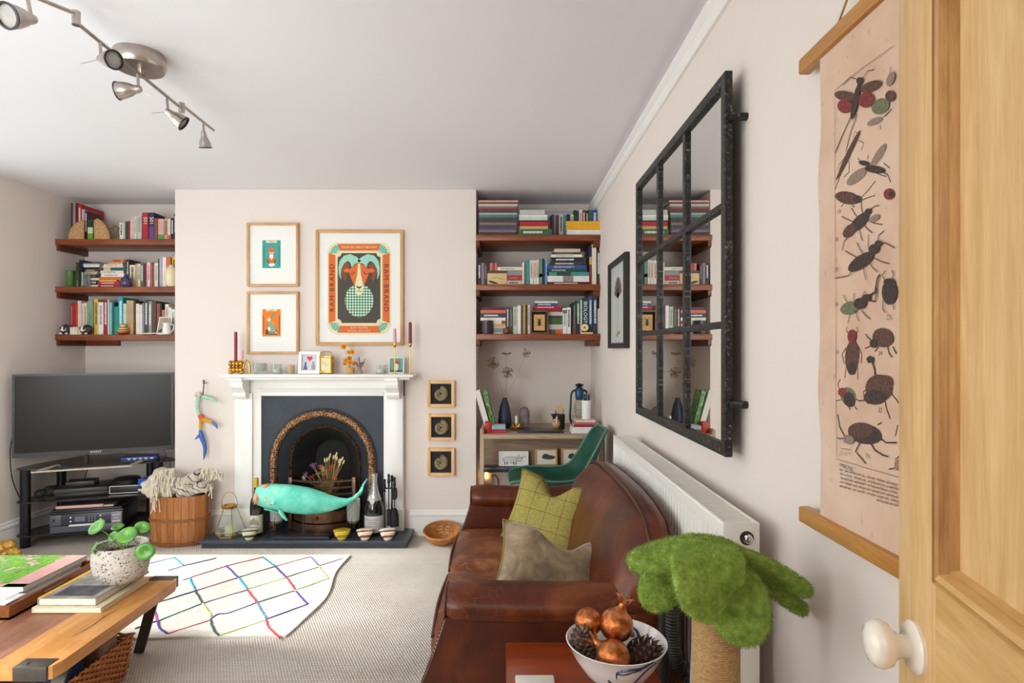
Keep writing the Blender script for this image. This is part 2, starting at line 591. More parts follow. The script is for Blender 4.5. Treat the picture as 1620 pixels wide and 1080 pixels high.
# local: x from hinge to knob edge, y>0 is the face towards the camera
tk = 0.020
def dpart(name, mb, mat, sm=False): return mb.build(name, mat, door, sm)
ST = 0.098
dpart('stile', MB().rb(DW - ST, DW, -tk, tk, 0, 2.0, 0.004), PINE, True)
dpart('stile', MB().rb(0, ST, -tk, tk, 0, 2.0, 0.004), PINE, True)
for z0, z1 in ((0, 0.22), (0.78, 1.062), (1.90, 2.0)):
    dpart('rail', MB().bx(ST, DW - ST, -tk + 0.0005, tk - 0.0005, z0, z1), PINE_H)
for z0, z1 in ((0.22, 0.78), (1.062, 1.90)):
    dpart('panel', MB().bx(ST - 0.005, DW - ST + 0.005, -0.006, 0.006, z0 - 0.005, z1 + 0.005), PINE)
    x0, x1 = ST, DW - ST
    def mould(a, b2, d):   # profile leaning from the frame face down to the panel
        return [(0, 0.006), (0, tk + 0.003), (0.003, tk - 0.004), (0.006, tk + 0.003), (0.013, tk + 0.002), (0.017, 0.012), (0.020, 0.015), (0.023, 0.006)]
    pr = mould(0, 0, 0)
    for sgn, ex in ((1, x0), (-1, x1)):
        dpart('moulding', MB().loft([[(ex + sgn * u, v, z + (u if z == z0 else -u)) for u, v in pr] for z in (z0, z1)]), PINE_D, True)
    for sgn, ez in ((1, z0), (-1, z1)):
        dpart('moulding', MB().loft([[(x + (u if x == x0 else -u), v, ez + sgn * u) for u, v in pr] for x in (x0, x1)]), PINE_H, True)
CERAM = M('cream_ceramic', '#efe7da', 0.18, coat=0.6)
kz = 0.968
kM = Matrix.Rotation(R(-90), 4, 'X')     # lathe axis towards local +y
k = MB().lathe([(0.030, 0), (0.030, 0.004), (0.024, 0.009), (0.015, 0.011), (0.001, 0.011)], (DW - 0.052, tk, kz), 28, M4=kM)
rose = dpart('door_knob_rose', k, CERAM, True)
k = MB().lathe([(0.0135, 0.008), (0.0135, 0.018), (0.017, 0.024), (0.024, 0.029), (0.0275, 0.037), (0.0265, 0.045), (0.021, 0.051), (0.011, 0.0545), (0.001, 0.055)], (DW - 0.052, tk, kz), 28, M4=kM)
dpart('door_knob', k, CERAM, True)['label'] = 'cream ceramic door knob'
struct(MB().bx(0.335, 0.40, YF, YF + 0.02, 0, 2.10).bx(-0.59, -0.525, YF, YF + 0.02, 0, 2.10).bx(-0.59, 0.40, YF, YF + 0.02, 2.035, 2.10), 'trim_3', TRIM, label='white door architrave')

# ------------------------------------------------------------------ fireplace
FX = -1.295
SLATE = M('black_slate', '#3c424c', 0.28, var=0.12, vscale=18, bump=0.1, bscale=40)
IRON = M('cast_iron', '#33383f', 0.5, metal=0.25, var=0.18, vscale=6, bump=0.12, bscale=70)
IRON_D = M('dark_iron', '#171513', 0.8, var=0.3, vscale=10, bump=0.2, bscale=50)  # darker iron for cheeks, fireback and grate floor
def copper_relief():
    m, nt, b = _new('copper_relief')
    v = _coord(nt)
    vo = _n(nt, 'ShaderNodeTexVoronoi')
    vo.inputs['Scale'].default_value = 120
    nt.links.new(v, vo.inputs['Vector'])
    nt.links.new(_ramp(nt, vo.outputs['Distance'], [(0.1, '#dfb992'), (0.40, '#a27450'), (0.64, '#4a3020')]), b.inputs['Base Color'])
    _set(b, Metallic=0.7, Roughness=0.3)
    _bump(nt, b, _math(nt, 'SUBTRACT', 1.0, vo.outputs['Distance']), 0.8, 0.004)
    return m
COPREL = copper_relief()
COPP = M('antique_copper', '#6a4c3c', 0.36, 0.8, var=0.3, vscale=25)
HY0, HY1 = 3.914, D1
hx0, hx1 = X_(316, HY0), X_(644, HY0)
h = T('hearth', 'low dark slate hearth slab before the fireplace', 'hearth', ((hx0 + hx1) / 2, HY0, 0))
MB().rb(hx0 - 0.004, hx1 + 0.004, HY0, HY1 - 0.001, 0.028, 0.052, 0.005).build('hearth_top', SLATE, h, True)
MB().bx(hx0 + 0.006, hx1 - 0.006, HY0 + 0.012, HY1 - 0.001, 0.0, 0.028).build('hearth_base', SLATE, h)

sur = T('fire_surround', 'white painted wooden fire surround with corbels and mantel shelf', 'fireplace', (FX, D1, 0.052))
Yf = 4.155        # face of the legs
iz = Z_(626, Yf)  # top of the iron insert
ix0, ix1 = X_(413, Yf), X_(607, Yf)
lx0, lx1 = X_(373, Yf), X_(638, Yf)
for a, b in ((lx0, ix0), (ix1, lx1)):
    MB().bx(a, b, Yf, D1 - 0.001, 0.052, 1.14).build('leg', TRIM, sur)
    c0, c1 = (a + 0.0, b - 0.055) if a < FX - 0.2 else (a + 0.022, b - 0.0)
    MB().rb(c0, c1, Yf - 0.02, Yf, 0.052, 1.02, 0.004).build('pilaster', TRIM, sur, True)
    MB().rb(c0 - 0.008, c1 + 0.008, Yf - 0.03, Yf, 0.052, 0.21, 0.004).build('plinth_block', TRIM, sur, True)
    # corbel: an S-shaped scroll drawn in side view
    m = (c0 + c1) / 2
    s = 0.043
    zt, zb = 1.134, Z_(632, 4.05)
    hgt = zt - zb
    prof = [(0, 0), (0, hgt), (0.125, hgt), (0.125, hgt - 0.022), (0.108, hgt - 0.030), (0.113, hgt - 0.050), (0.105, hgt * 0.55), (0.082, hgt * 0.42), (0.062, hgt * 0.30), (0.066, hgt * 0.18), (0.052, hgt * 0.06), (0.03, 0)]
    MB().prism([(Yf - 0.02 - u, zb + v) for u, v in prof], m - s, m + s, 'yz').build('corbel', TRIM, sur)
MB().bx(lx0 - 0.0, lx1, Yf + 0.001, D1 - 0.001, iz, 1.14).build('frieze', TRIM, sur)
fm = MB()
fm.rb(ix0, ix1, Yf - 0.012, Yf + 0.01, iz, iz + 0.03, 0.004)
fm.rb(ix0 - 0.01, ix1 + 0.01, Yf - 0.02, Yf + 0.01, iz + 0.043, iz + 0.052, 0.003)
fm.build('frieze_moulding', TRIM, sur, True)
MB().rb(FX - 0.664, FX + 0.664, 4.0, D1 - 0.001, 1.136, 1.158, 0.006).build('mantel_shelf', TRIM, sur, True)
MB().rb(FX - 0.635, FX + 0.635, 4.03, D1 - 0.002, 1.118, 1.136, 0.006).build('mantel_moulding', TRIM, sur, True)

# cast iron insert: plate with an arched opening, two copper arches, splayed cheeks, grate
ins = T('fireplace_insert', 'black cast iron arched fireplace insert with copper relief bands', 'fireplace', (FX, D1, 0.052))
zc = Z_(732, 4.15)
Ro, Ri, Rb = 84.5 / 224.1, 53.3 / 224.1, 0.125
def arch(r, n=24, z0=0.052, cz=None):
    cz = zc if cz is None else cz
    return [(FX - r, z0)] + [(FX - r * math.cos(PI * k / n), cz + r * math.sin(PI * k / n)) for k in range(n + 1)] + [(FX + r, z0)]
Yi = 4.165
def band(ra, rb, ya, yb, mat, name, par):
    A, B = arch(ra), arch(rb)
    rings = [[(A[i][0], ya, A[i][1]), (B[i][0], yb, B[i][1])] for i in range(len(A))]
    return MB().loft(rings, False, False).build(name, mat, par, True)
# plate round the big arch
outer = [(ix0, 0.052)] + [(ix0, zc)] * 1
A = arch(Ro - 0.03, 64)
pl = MB()
n = len(A)
O = []
for i, (x, z) in enumerate(A):
    dx, dz = x - FX, max(z - zc, 0)
    if i == 0: O.append((ix0 + 0.001, 0.052))
    elif i == n - 1: O.append((ix1 - 0.001, 0.052))
    else:
        t = min(((ix1 - FX - 0.001) / abs(dx)) if abs(dx) > 1e-6 else 1e9, ((iz - zc - 0.001) / dz) if dz > 1e-6 else 1e9)
        O.append((FX + dx * t, zc + dz * t))
pl.loft([[(A[i][0], Yi, A[i][1]), (O[i][0], Yi, O[i][1])] for i in range(n)], False, False)
pl.build('face_plate', IRON, ins)
# swelling copper band
rings = []
for i, (x, z) in enumerate(arch(1.0, 40)):
    ring = []
    for k in range(9):
        a = PI * k / 8
        r = Ro - 0.03 + 0.03 * math.cos(a)
        d = 0.030 * math.sin(a)
        if i == 0: p = (FX - r, 0.052)
        elif i == 42: p = (FX + r, 0.052)
        else:
            th = PI * (i - 1) / 40
            p = (FX - r * math.cos(th), zc + r * math.sin(th))
        ring.append((p[0], Yi - d, p[1]))
    rings.append(ring)
MB().loft(rings, False, False).build('copper_arch', COPREL, ins, True)
band(Ro - 0.004, Ro + 0.012, Yi - 0.012, Yi - 0.001, IRON, 'arch_rim', ins)
band(Ro - 0.06, Ri + 0.022, Yi - 0.002, Yi + 0.05, IRON, 'inner_plate', ins)
band(Ri + 0.022, Ri + 0.013, Yi + 0.05, Yi + 0.03, COPREL, 'inner_copper_rim', ins)
band(Ri + 0.013, Ri, Yi + 0.03, Yi + 0.05, COPREL, 'inner_copper_rim', ins)
band(Ri, Rb, Yi + 0.05, Yi + 0.24, IRON_D, 'cheek', ins)
bk = [(x, z) for x, z in arch(Rb)]
MB().flat(bk, Yi + 0.24).build('fireback', IRON_D, ins)
# the opening in the chimney breast behind the insert is boxed by the cheeks; grate bars and ash front bow outwards
def bow(z, r, dz, amp, name, mat, half=0.225, y0=4.155):
    rings = []
    for k in range(17):
        u = -1 + 2 * k / 16
        yy = y0 - amp * (1 - u * u)
        x = FX + u * half
        rings.append([(x, yy - r, z), (x, yy - r, z + dz), (x, yy + r, z + dz), (x, yy + r, z)])
    MB().loft(rings).build(name, mat, ins, True)
zg = Z_(766, 4.05)
bow(zg, 0.006, 0.014, 0.055, 'grate_bar', COPP)
bow(zg - 0.045, 0.006, 0.014, 0.055, 'grate_bar', COPP)
bow(zg - 0.09, 0.006, 0.014, 0.055, 'grate_bar', COPP)
for sx in (-1, 1):
    MB().rb(FX + sx * 0.225 - 0.014, FX + sx * 0.225 + 0.014, 4.14, 4.175, 0.06, zg + 0.03, 0.004).build('grate_post', COPP, ins, True)
bow(0.13, 0.012, 0.075, 0.10, 'ash_pan_front', COPP, 0.20)
bow(0.056, 0.010, 0.062, 0.098, 'ash_pan_base', COPP, 0.21)
MB().ball((FX - 0.005, 4.035, 0.165), 0.012).build('ash_pan_knob', COPP, ins, True)
MB().flat([(FX - 0.22, 4.12), (FX + 0.22, 4.12), (FX + 0.2, 4.2), (FX - 0.2, 4.2)], zg - 0.10, 'xy').build('grate_floor', IRON_D, ins)

# ================================================================== right wall
# ------------------------------------------------------------------ radiator
RADW = M('radiator_enamel', '#f1ece4', 0.3)
RX0, RX1, RY0, RY1, RZ0, RZ1 = 0.533, 0.622, 1.44, 2.905, 0.20, 0.905
rad = T('radiator', 'long white panel radiator with top grille on the right wall', 'radiator', ((RX0 + RX1) / 2, (RY0 + RY1) / 2, RZ0))
# front panel pressed into vertical ribs
def rib_panel(x, name, out):
    n = 44
    pts = []
    for k in range(n):
        y = RY0 + 0.02 + (RY1 - RY0 - 0.04) * k / n
        s = (RY1 - RY0 - 0.04) / n
        pts += [(x, y + s * 0.05), (x, y + s * 0.5), (x + out, y + s * 0.62), (x + out, y + s * 0.93)]
    pts = [(x, RY0)] + pts + [(x, RY1)]
    rings = []
    for z, e in ((RZ0, 0), (RZ0 + 0.02, 0), (RZ0 + 0.035, 1), (RZ1 - 0.05, 1), (RZ1 - 0.035, 0), (RZ1 - 0.004, 0)):
        rings.append([(x + (px - x) * e, py, z) for px, py in pts])
    return MB().loft(rings, False, False).build(name, RADW, rad)
rib_panel(RX0, 'front_panel', 0.010)
rib_panel(RX1 - 0.012, 'rear_panel', 0.008)
MB().bx(RX0 + 0.012, RX1 - 0.014, RY0 + 0.03, RY1 - 0.03, RZ0 + 0.03, RZ1 - 0.03).build('convector', M('radiator_inside', '#b9ab97', 0.7), rad)
MB().rb(RX0 - 0.001, RX1, RY0 - 0.002, RY0 + 0.004, RZ0, RZ1, 0.002).build('end_panel', RADW, rad, True)
MB().rb(RX0 - 0.001, RX1, RY1 - 0.004, RY1 + 0.002, RZ0, RZ1, 0.002).build('end_panel', RADW, rad, True)
MB().rb(RX0 - 0.001, RX0 + 0.008, RY0, RY1, RZ1 - 0.012, RZ1, 0.003).build('top_rail', RADW, rad, True)
MB().rb(RX1 - 0.008, RX1, RY0, RY1, RZ1 - 0.012, RZ1, 0.003).build('top_rail', RADW, rad, True)
nb = 92
for k in range(nb):
    y = RY0 + 0.012 + (RY1 - RY0 - 0.024) * (k + 0.5) / nb
    if k == 0:
        gb = MB().bx(RX0 + 0.006, RX1 - 0.006, y - 0.0033, y + 0.0033, RZ1 - 0.007, RZ1 - 0.002).build('grille_bar', RADW, rad)
        g0 = y
    else:
        c = gb.copy(); COL.objects.link(c); c.location.y = y - g0
        if k % 30 == 0: c.data = MB().bx(RX0 + 0.006, RX1 - 0.006, g0 - 0.008, g0 + 0.008, RZ1 - 0.007, RZ1 - 0.0015).mesh('grille_bar', RADW, ORI[rad.name])
kM = Matrix.Rotation(R(90), 4, 'X')
CHROME = M('chrome', '#d9d6d0', 0.16, 1.0)
vc = at(1172, 848, RY0)
vc = ((RX0 + RX1) / 2 + 0.012, RY0, 0.868)
MB().lathe([(0.017, 0.0), (0.017, 0.004), (0.0125, 0.005), (0.0125, 0.0)], vc, 20, M4=kM).build('valve_recess', M('dark_gap', '#2a2622', 0.7), rad, True)
v_ = MB().lathe([(0.0115, 0), (0.0115, 0.012), (0.008, 0.014), (0.008, 0.022), (0.005, 0.023), (0.001, 0.023)], vc, 16, M4=kM)
v_.build('bleed_valve', CHROME, rad, True)
MB().tube([(0.60, RY0 - 0.03, 0.0), (0.60, RY0 - 0.03, 0.24), (0.60, RY0 + 0.01, 0.25)], 0.0075, 10).build('pipe', RADW, rad, True)

# ------------------------------------------------------------------ big industrial mirror
BLK = M('worn_black_iron', '#17161a', 0.45, 0.3, var=0.0)
def worn_iron():
    m, nt, b = _new('worn_iron_frame')
    v = _coord(nt)
    n = _noise(nt, v, 95, 6, 0.75)
    nt.links.new(_ramp(nt, n, [(0.50, '#1d1c1e'), (0.58, '#3b3733'), (0.68, '#a79d8d')]), b.inputs['Base Color'])
    _set(b, Roughness=0.45, Metallic=0.2)
    _bump(nt, b, n, 0.35, 0.003)
    return m
WORN = worn_iron()
mx0, mx1 = 0.612, 0.634
my0, my1, mz0, mz1 = 1.640, 2.770, 1.028, 2.108
mir = T('wall_mirror', 'large mirror divided in nine panes by a distressed black iron window frame', 'mirror', (mx1, (my0 + my1) / 2, mz0))
fw = 0.034
fr = lambda y0, y1, z0, z1, a=mx0, b=mx1: MB().rb(a, b, y0, y1, z0, z1, 0.003).build('frame_bar', WORN, mir, True)
fr(my0, my0 + fw, mz0, mz1); fr(my1 - fw, my1, mz0, mz1)
fr(my0 + fw, my1 - fw, mz0, mz0 + fw); fr(my0 + fw, my1 - fw, mz1 - fw, mz1)
MIRR = M('mirror_silver', '#f2f2ee', 0.012, 1.0)
cy = [my0 + fw + (my1 - my0 - 2 * fw) * k / 3 for k in range(4)]
cz = [mz0 + fw + (mz1 - mz0 - 2 * fw) * k / 3 for k in range(4)]
for k in (1, 2):
    MB().rb(mx0 + 0.002, mx1 - 0.004, cy[k] - 0.016, cy[k] + 0.016, mz0 + fw, mz1 - fw, 0.004).build('glazing_bar', WORN, mir, True)
    MB().rb(mx0 + 0.001, mx1 - 0.004, my0 + fw, my1 - fw, cz[k] - 0.010, cz[k] + 0.010, 0.003).build('glazing_bar', WORN, mir, True)
for i in range(3):
    for j in range(3):
        MB().bx(mx0 + 0.013, mx0 + 0.016, cy[i] - 0.001, cy[i + 1] + 0.001, cz[j] - 0.001, cz[j + 1] + 0.001).build('mirror_pane', MIRR, mir)
MB().bx(mx0 + 0.0165, mx1 - 0.001, my0 + 0.01, my1 - 0.01, mz0 + 0.01, mz1 - 0.01).build('backing', BLK, mir)
for z in (1.975, 1.175):
    MB().tube([(mx1 - 0.01, my0 - 0.008, z), (XR, my0 - 0.008, z)], 0.011, 10).build('hanging_bracket', WORN, mir, True)

# ------------------------------------------------------------------ small black picture beyond the mirror
PAPER = M('white_paper', '#f2efe9', 0.9)
py0, py1, pz0, pz1 = 3.17, 3.70, 1.335, 1.855
pic = T('picture_frame', 'thin black frame with flower print, hung between mirror and shelves', 'picture', (XR, (py0 + py1) / 2, pz0))
bw = 0.045
BFR = M('black_wood_frame', '#23211f', 0.5)
for a, b, c, d in ((py0, py0 + bw, pz0, pz1), (py1 - bw, py1, pz0, pz1), (py0 + bw, py1 - bw, pz0, pz0 + 0.03), (py0 + bw, py1 - bw, pz1 - 0.03, pz1)):
    MB().bx(XR - 0.028, XR - 0.001, a, b, c, d).build('frame_bar', BFR, pic)
MB().bx(XR - 0.014, XR - 0.010, py0 + bw, py1 - bw, pz0 + 0.03, pz1 - 0.03).build('print_paper', M('grey_print_paper', '#c9ccc8', 0.35), pic)
fl = MB()
cyp = (py0 + py1) / 2
for k in range(9):
    a = R(200 + 140 * k / 8 - 360)
    strip(fl, [(cyp, 1.63), (cyp + 0.11 * math.cos(R(20 + 17.5 * k)), 1.63 + 0.12 * math.sin(R(20 + 17.5 * k)))], [0.012, 0.03], XR - 0.0145, 'yz')
fl.build('printed_flower', M('flower_brown', '#6d5a4e', 0.8), pic)
st = MB()
strip(st, [(cyp, 1.63), (cyp + 0.01, 1.45), (cyp, 1.39)], 0.010, XR - 0.0145, 'yz')
strip(st, [(cyp - 0.06, 1.43), (cyp + 0.05, 1.41)], 0.02, XR - 0.0146, 'yz')
st.build('printed_stem', M('stem_green', '#8d9a5c', 0.8), pic)

# ------------------------------------------------------------------ insect wall chart
def paper_old():
    m, nt, b = _new('old_chart_paper')
    v = _coord(nt)
    n = _noise(nt, v, 5, 5, 0.6)
    c = _ramp(nt, n, [(0.3, '#c9a48c'), (0.5, '#d9b8a0'), (0.72, '#dfc3ad')])
    f = _ramp(nt, _noise(nt, v, 40, 3), [(0.62, '#ffffff'), (0.8, '#c79a86')])
    nt.links.new(_mix(nt, 0.5, c, f, 'MULTIPLY'), b.inputs['Base Color'])
    b.inputs['Roughness'].default_value = 0.9
    _bump(nt, b, n, 0.1, 0.004)
    return m
OAKR = WOOD('oak_rod', '#a8702f', '#c98f48', 'y', 10, 0.4, 12)
cx = 0.640
sc_y = 1.272
sY = lambda px: cx * F / (px - VX)
chart = T('insect_wall_chart', 'old pink paper chart of insects hanging between two wooden rods', 'wall chart', (cx, 0.95, 0.965))
ztop, zbot = 1.938, 0.975
for z in (ztop, zbot):
    MB().rb(cx - 0.008, cx + 0.018, 0.60, sc_y, z - 0.017, z + 0.017, 0.005).build('rod', OAKR, chart, True)
edge = []
nn = 40
pl = MB()
rings = []
for k in range(nn + 1):
    z = zbot + (ztop - zbot) * k / nn
    e = 0.003 * math.sin(k * 0.7) * (1 if 4 < k < 36 else 0.3) + 0.004 * math.sin(PI * k / nn)
    rings.append([(cx + 0.002 + 0.0013 * math.sin(k * 0.4), y, z) for y in (1.200 + e, 1.05, 0.9, 0.75, 0.66 - e)])
pl.loft(rings, False, False).build('paper_sheet', paper_old(), chart, True)
MB().tube([(cx + 0.002, 1.14, ztop + 0.015), (cx + 0.02, 0.93, 2.21)], 0.0025, 6).build('hanging_cord', M('jute', '#b08a5c', 0.9), chart)
MB().tube([(cx + 0.002, 0.72, ztop + 0.015), (cx + 0.02, 0.93, 2.21)], 0.0025, 6).build('hanging_cord', M('jute', '#b08a5c', 0.9), chart)
INK = M('print_ink', '#453833', 0.85, var=0.35, vscale=160)
INK_R = M('print_ink_red', '#7f3434', 0.85, var=0.35, vscale=160)
INK_B = M('print_ink_brown', '#5f4238', 0.85, var=0.4, vscale=160)
INK_G = M('print_ink_green', '#6d7054', 0.85, var=0.35, vscale=160)
INK_L = M('print_ink_pale', '#917a6c', 0.85, var=0.25, vscale=160)
PX_ = cx + 0.0002
def cp(px, py):
    """photo pixel -> (y, z) on the chart"""
    y = (PX_) * F / (px - VX)
    return (y, Z_(py, y))
# pixel-sized motifs measured on the photograph: body ellipses, legs, wings
def insect(parts, legs, name='printed_insect'):
    """parts: (cx,cy,rx,ry,rot,mat); legs: polylines with width, all in photo pixels"""
    root = None
    lg = MB()
    for pts, wd in legs:
        q = [cp(*p) for p in pts]
        strip(lg, q, [wd * 0.0012] * len(q), PX_, 'yz')
    root = lg.build(name, INK, chart, kind='stuff')
    for i, (ex, ey, rx, ry, rot, mt) in enumerate(parts):
        b = MB().flat([cp(u, v) for u, v in ell(ex, ey, rx, ry, 18, R(rot))], PX_ - 0.00025 * (i + 1), 'yz')
        b.build('printed_patch', mt, root)
def legs6(ex, ey, L, a=0, s=1.0, w=1.3):
    out = []
    for sgn in (-1, 1):
        for t in (-0.5, 0, 0.5):
            ca, sa = math.cos(R(a)), math.sin(R(a))
            bx_, by_ = t * L * 0.7, sgn * L * 0.25
            kx, ky = t * L * 1.1, sgn * L * 0.62 * s
            fx, fy = t * L * 1.5 + 2, sgn * L * 0.95 * s
            out.append(([(ex + x * ca - y * sa, ey + x * sa + y * ca) for x, y in ((bx_, by_), (kx, ky), (fx, fy))], w))
    return out
insect([(1337, 152, 17, 8, 12, INK_B), (1378, 137, 18, 8, -22, INK_B), (1337, 168, 12, 11, 25, INK_R), (1371, 158, 13, 12, -30, INK_R), (1354, 160, 4.5, 30, 12, INK), (1361, 128, 5, 6, 0, INK)],
       [([(1358, 126), (1345, 122), (1333, 135)], 1.2), ([(1363, 126), (1372, 112), (1383, 110)], 1.2), ([(1350, 175), (1332, 215), (1321, 242)], 2), ([(1356, 180), (1345, 210), (1338, 240)], 1.6)])
insect([(1393, 168, 15, 12, -30, INK_G), (1384, 192, 13, 5, -25, INK_L), (1409, 152, 8, 9, 0, INK_B)], [([(1398, 185), (1405, 178), (1410, 172)], 1.4)])
insect([(1409, 125, 6, 12, 20, INK_L)], [([(1409, 105), (1406, 128)], 1.0)])
insect([(1344, 240, 3.5, 38, 26, INK_B), (1335, 262, 2.5, 26, 28, INK_B)], [([(1360, 212), (1352, 208), (1350, 218)], 1), ([(1358, 222), (1366, 226), (1362, 238)], 1), ([(1336, 250), (1327, 260), (1325, 270)], 1), ([(1343, 255), (1343, 272), (1335, 280)], 1.2), ([(1330, 275), (1321, 300)], 1.3)])
insect([(1390, 246, 22, 6, -58, INK_L), (1356, 279, 20, 8, -40, INK_L), (1385, 268, 17, 6, 8, INK), (1368, 258, 9, 4, 12, INK)],
       [([(1392, 270), (1404, 276), (1409, 288)], 1.4), ([(1384, 273), (1395, 277), (1402, 279)], 1.2), ([(1362, 256), (1357, 250)], 1), ([(1398, 258), (1408, 266)], 1.2)])
insect([(1341, 313, 20, 10, 12, INK_B), (1357, 315, 7, 6, 10, INK)], [([(1361, 314), (1374, 300), (1385, 286)], 1.1), ([(1362, 317), (1374, 312), (1384, 309)], 1.1), ([(1335, 322), (1330, 327)], 1.2), ([(1348, 324), (1352, 328)], 1.2)])
insect([(1407, 307, 9, 9, 0, INK_R), (1410, 307, 4, 5, 0, INK)], [])
insect([(1360, 351, 20, 9, -46, INK), (1344, 365, 13, 8, -50, INK_B), (1384, 345, 9, 5, -30, INK_L), (1374, 335, 6, 5, -40, INK)],
       legs6(1362, 350, 27, -40) + [([(1375, 332), (1384, 326), (1391, 325)], 1.3), ([(1343, 372), (1335, 382), (1332, 396)], 1.4)])
insect([(1362, 414, 24, 10, -35, INK), (1383, 394, 9, 8, -35, INK), (1390, 385, 6, 5, 0, INK)],
       legs6(1370, 408, 30, -35) + [([(1392, 383), (1402, 385), (1415, 392)], 1.4), ([(1388, 381), (1390, 372), (1398, 365)], 1.4), ([(1350, 425), (1342, 436), (1321, 440)], 1.5)])
insect([(1344, 487, 15, 10, -18, INK_G), (1361, 480, 10, 9, -10, INK), (1371, 471, 7, 6, -20, INK)],
       legs6(1353, 486, 24, -10) + [([(1374, 468), (1384, 462), (1388, 440), (1392, 434)], 3.4), ([(1372, 474), (1384, 477), (1387, 460), (1385, 453)], 2.6)])
insect([(1407, 462, 12, 20, 0, INK), (1407, 446, 9, 6, 0, INK)], [([(1400, 444), (1396, 436), (1400, 428)], 1.6), ([(1411, 442), (1413, 434), (1411, 427)], 1.6), ([(1397, 475), (1396, 488), (1400, 494)], 1.6), ([(1412, 478), (1414, 490)], 1.6)])
insect([(1348, 564, 11, 26, 3, INK_B), (1348, 532, 7, 11, 0, INK_R), (1348, 583, 7, 10, 0, INK)],
       [([(1343, 528), (1338, 522), (1340, 517)], 1.4), ([(1352, 528), (1357, 524), (1355, 517)], 1.4), ([(1338, 550), (1332, 560), (1335, 575)], 1.4), ([(1358, 548), (1363, 560), (1362, 574)], 1.4), ([(1340, 575), (1337, 590), (1337, 598)], 1.3), ([(1356, 576), (1357, 590), (1357, 600)], 1.3)])
insect([(1397, 534, 17, 15, 20, INK_B), (1383, 543, 7, 7, 0, INK)], [([(1380, 540), (1372, 533), (1369, 528)], 1.6), ([(1378, 547), (1368, 551)], 1.4), ([(1390, 548), (1384, 556)], 1.6), ([(1404, 548), (1406, 558), (1411, 565)], 1.8), ([(1412, 548), (1418, 560)], 1.8)])
insect([(1391, 614, 22, 22, -15, INK_B), (1385, 628, 18, 12, 0, INK), (1400, 605, 14, 12, 0, INK_B)],
       [([(1385, 602), (1384, 585), (1380, 572)], 4.0), ([(1374, 612), (1366, 620), (1367, 632), (1375, 639)], 1.8), ([(1400, 632), (1402, 645), (1408, 662)], 2), ([(1410, 622), (1418, 632), (1422, 638)], 2), ([(1376, 632), (1366, 633), (1358, 634)], 1.8)])
b_ = MB().flat([cp(u, v) for u, v in ((1371, 567), (1377, 562), (1384, 566), (1383, 573), (1374, 574))], PX_ - 0.0012, 'yz').build('printed_head', INK, chart)
insect([(1342, 627, 12, 15, -20, INK_G), (1333, 620, 7, 7, 0, INK_R), (1344, 632, 9, 12, -15, INK)],
       [([(1329, 618), (1325, 608), (1329, 600)], 1.8), ([(1350, 640), (1356, 648)], 1.5), ([(1342, 642), (1345, 648)], 1.5), ([(1330, 632), (1323, 634)], 1.4), ([(1352, 630), (1360, 634)], 1.4)])
insect([(1368, 686, 27, 16, 12, INK), (1362, 680, 20, 12, 0, INK_B), (1343, 695, 9, 7, 20, INK_L)],
       [([(1336, 690), (1328, 675), (1325, 655)], 2.2), ([(1337, 692), (1328, 694), (1324, 692)], 1.6), ([(1360, 700), (1353, 714), (1362, 724), (1369, 733)], 2.2), ([(1375, 698), (1384, 712), (1397, 720), (1405, 722)], 2.2), ([(1390, 692), (1402, 700), (1418, 700)], 2.2), ([(1388, 672), (1395, 668)], 1.8)])
insect([(1420, 735, 5, 9, 0, INK_L)], [([(1420, 672), (1416, 690)], 1.2), ([(1424, 720), (1416, 726), (1424, 738), (1406, 742)], 1.6)])
ln = MB()
for a, b in (((1320, 145), (1323, 724)), ((1323, 726), (1428, 757)), ((1320, 143), (1346, 121)), ((1346, 121), (1412, 73))):
    strip(ln, [cp(*a), cp(*b)], 0.0011, PX_, 'yz')
ln.build('printed_border', INK_L, chart)
for s, px, py in (('1', 1324, 190), ('3', 1392, 202), ('6', 1373, 248), ('13', 1327, 335), ('18', 1323, 379), ('20', 1322, 427), ('26', 1322, 481), ('23', 1406, 502), ('33', 1324, 557), ('24', 1392, 559), ('31', 1321, 596), ('32', 1392, 649), ('30', 1372, 721)):
    y, z = cp(px, py)
    txt(s, 0.012, INK_L, chart, (PX_, y, z), SIDE, 'printed_number')
sg = MB()
strip(sg, [cp(*p) for p in ((1327, 722), (1331, 712), (1333, 720), (1336, 715), (1338, 720), (1341, 714), (1343, 719), (1346, 716))], 0.0012, PX_, 'yz')
strip(sg, [cp(*p) for p in ((1330, 709), (1345, 711))], 0.0012, PX_, 'yz')
sg.build('signature', INK_L, chart)
tx = MB()
for k in range(6):
    for a in range(15):
        u = 1327 + a * 7.2 + (3 * random.random())
        if u > 1432 or (k == 5 and a < 8): continue
        v = 742 + k * 6.5 + (u - 1327) * 0.27
        strip(tx, [cp(u, v), cp(u + 3.5 + 2.6 * random.random(), v + 1.3)], 0.0028, PX_, 'yz')
tx.build('printed_caption', INK_L, chart)
y, z = cp(1339, 739)
txt('INSECTES.', 0.010, INK, chart, (PX_ - 0.0004, y, z), SIDE, 'printed_heading', rot=R(-2))

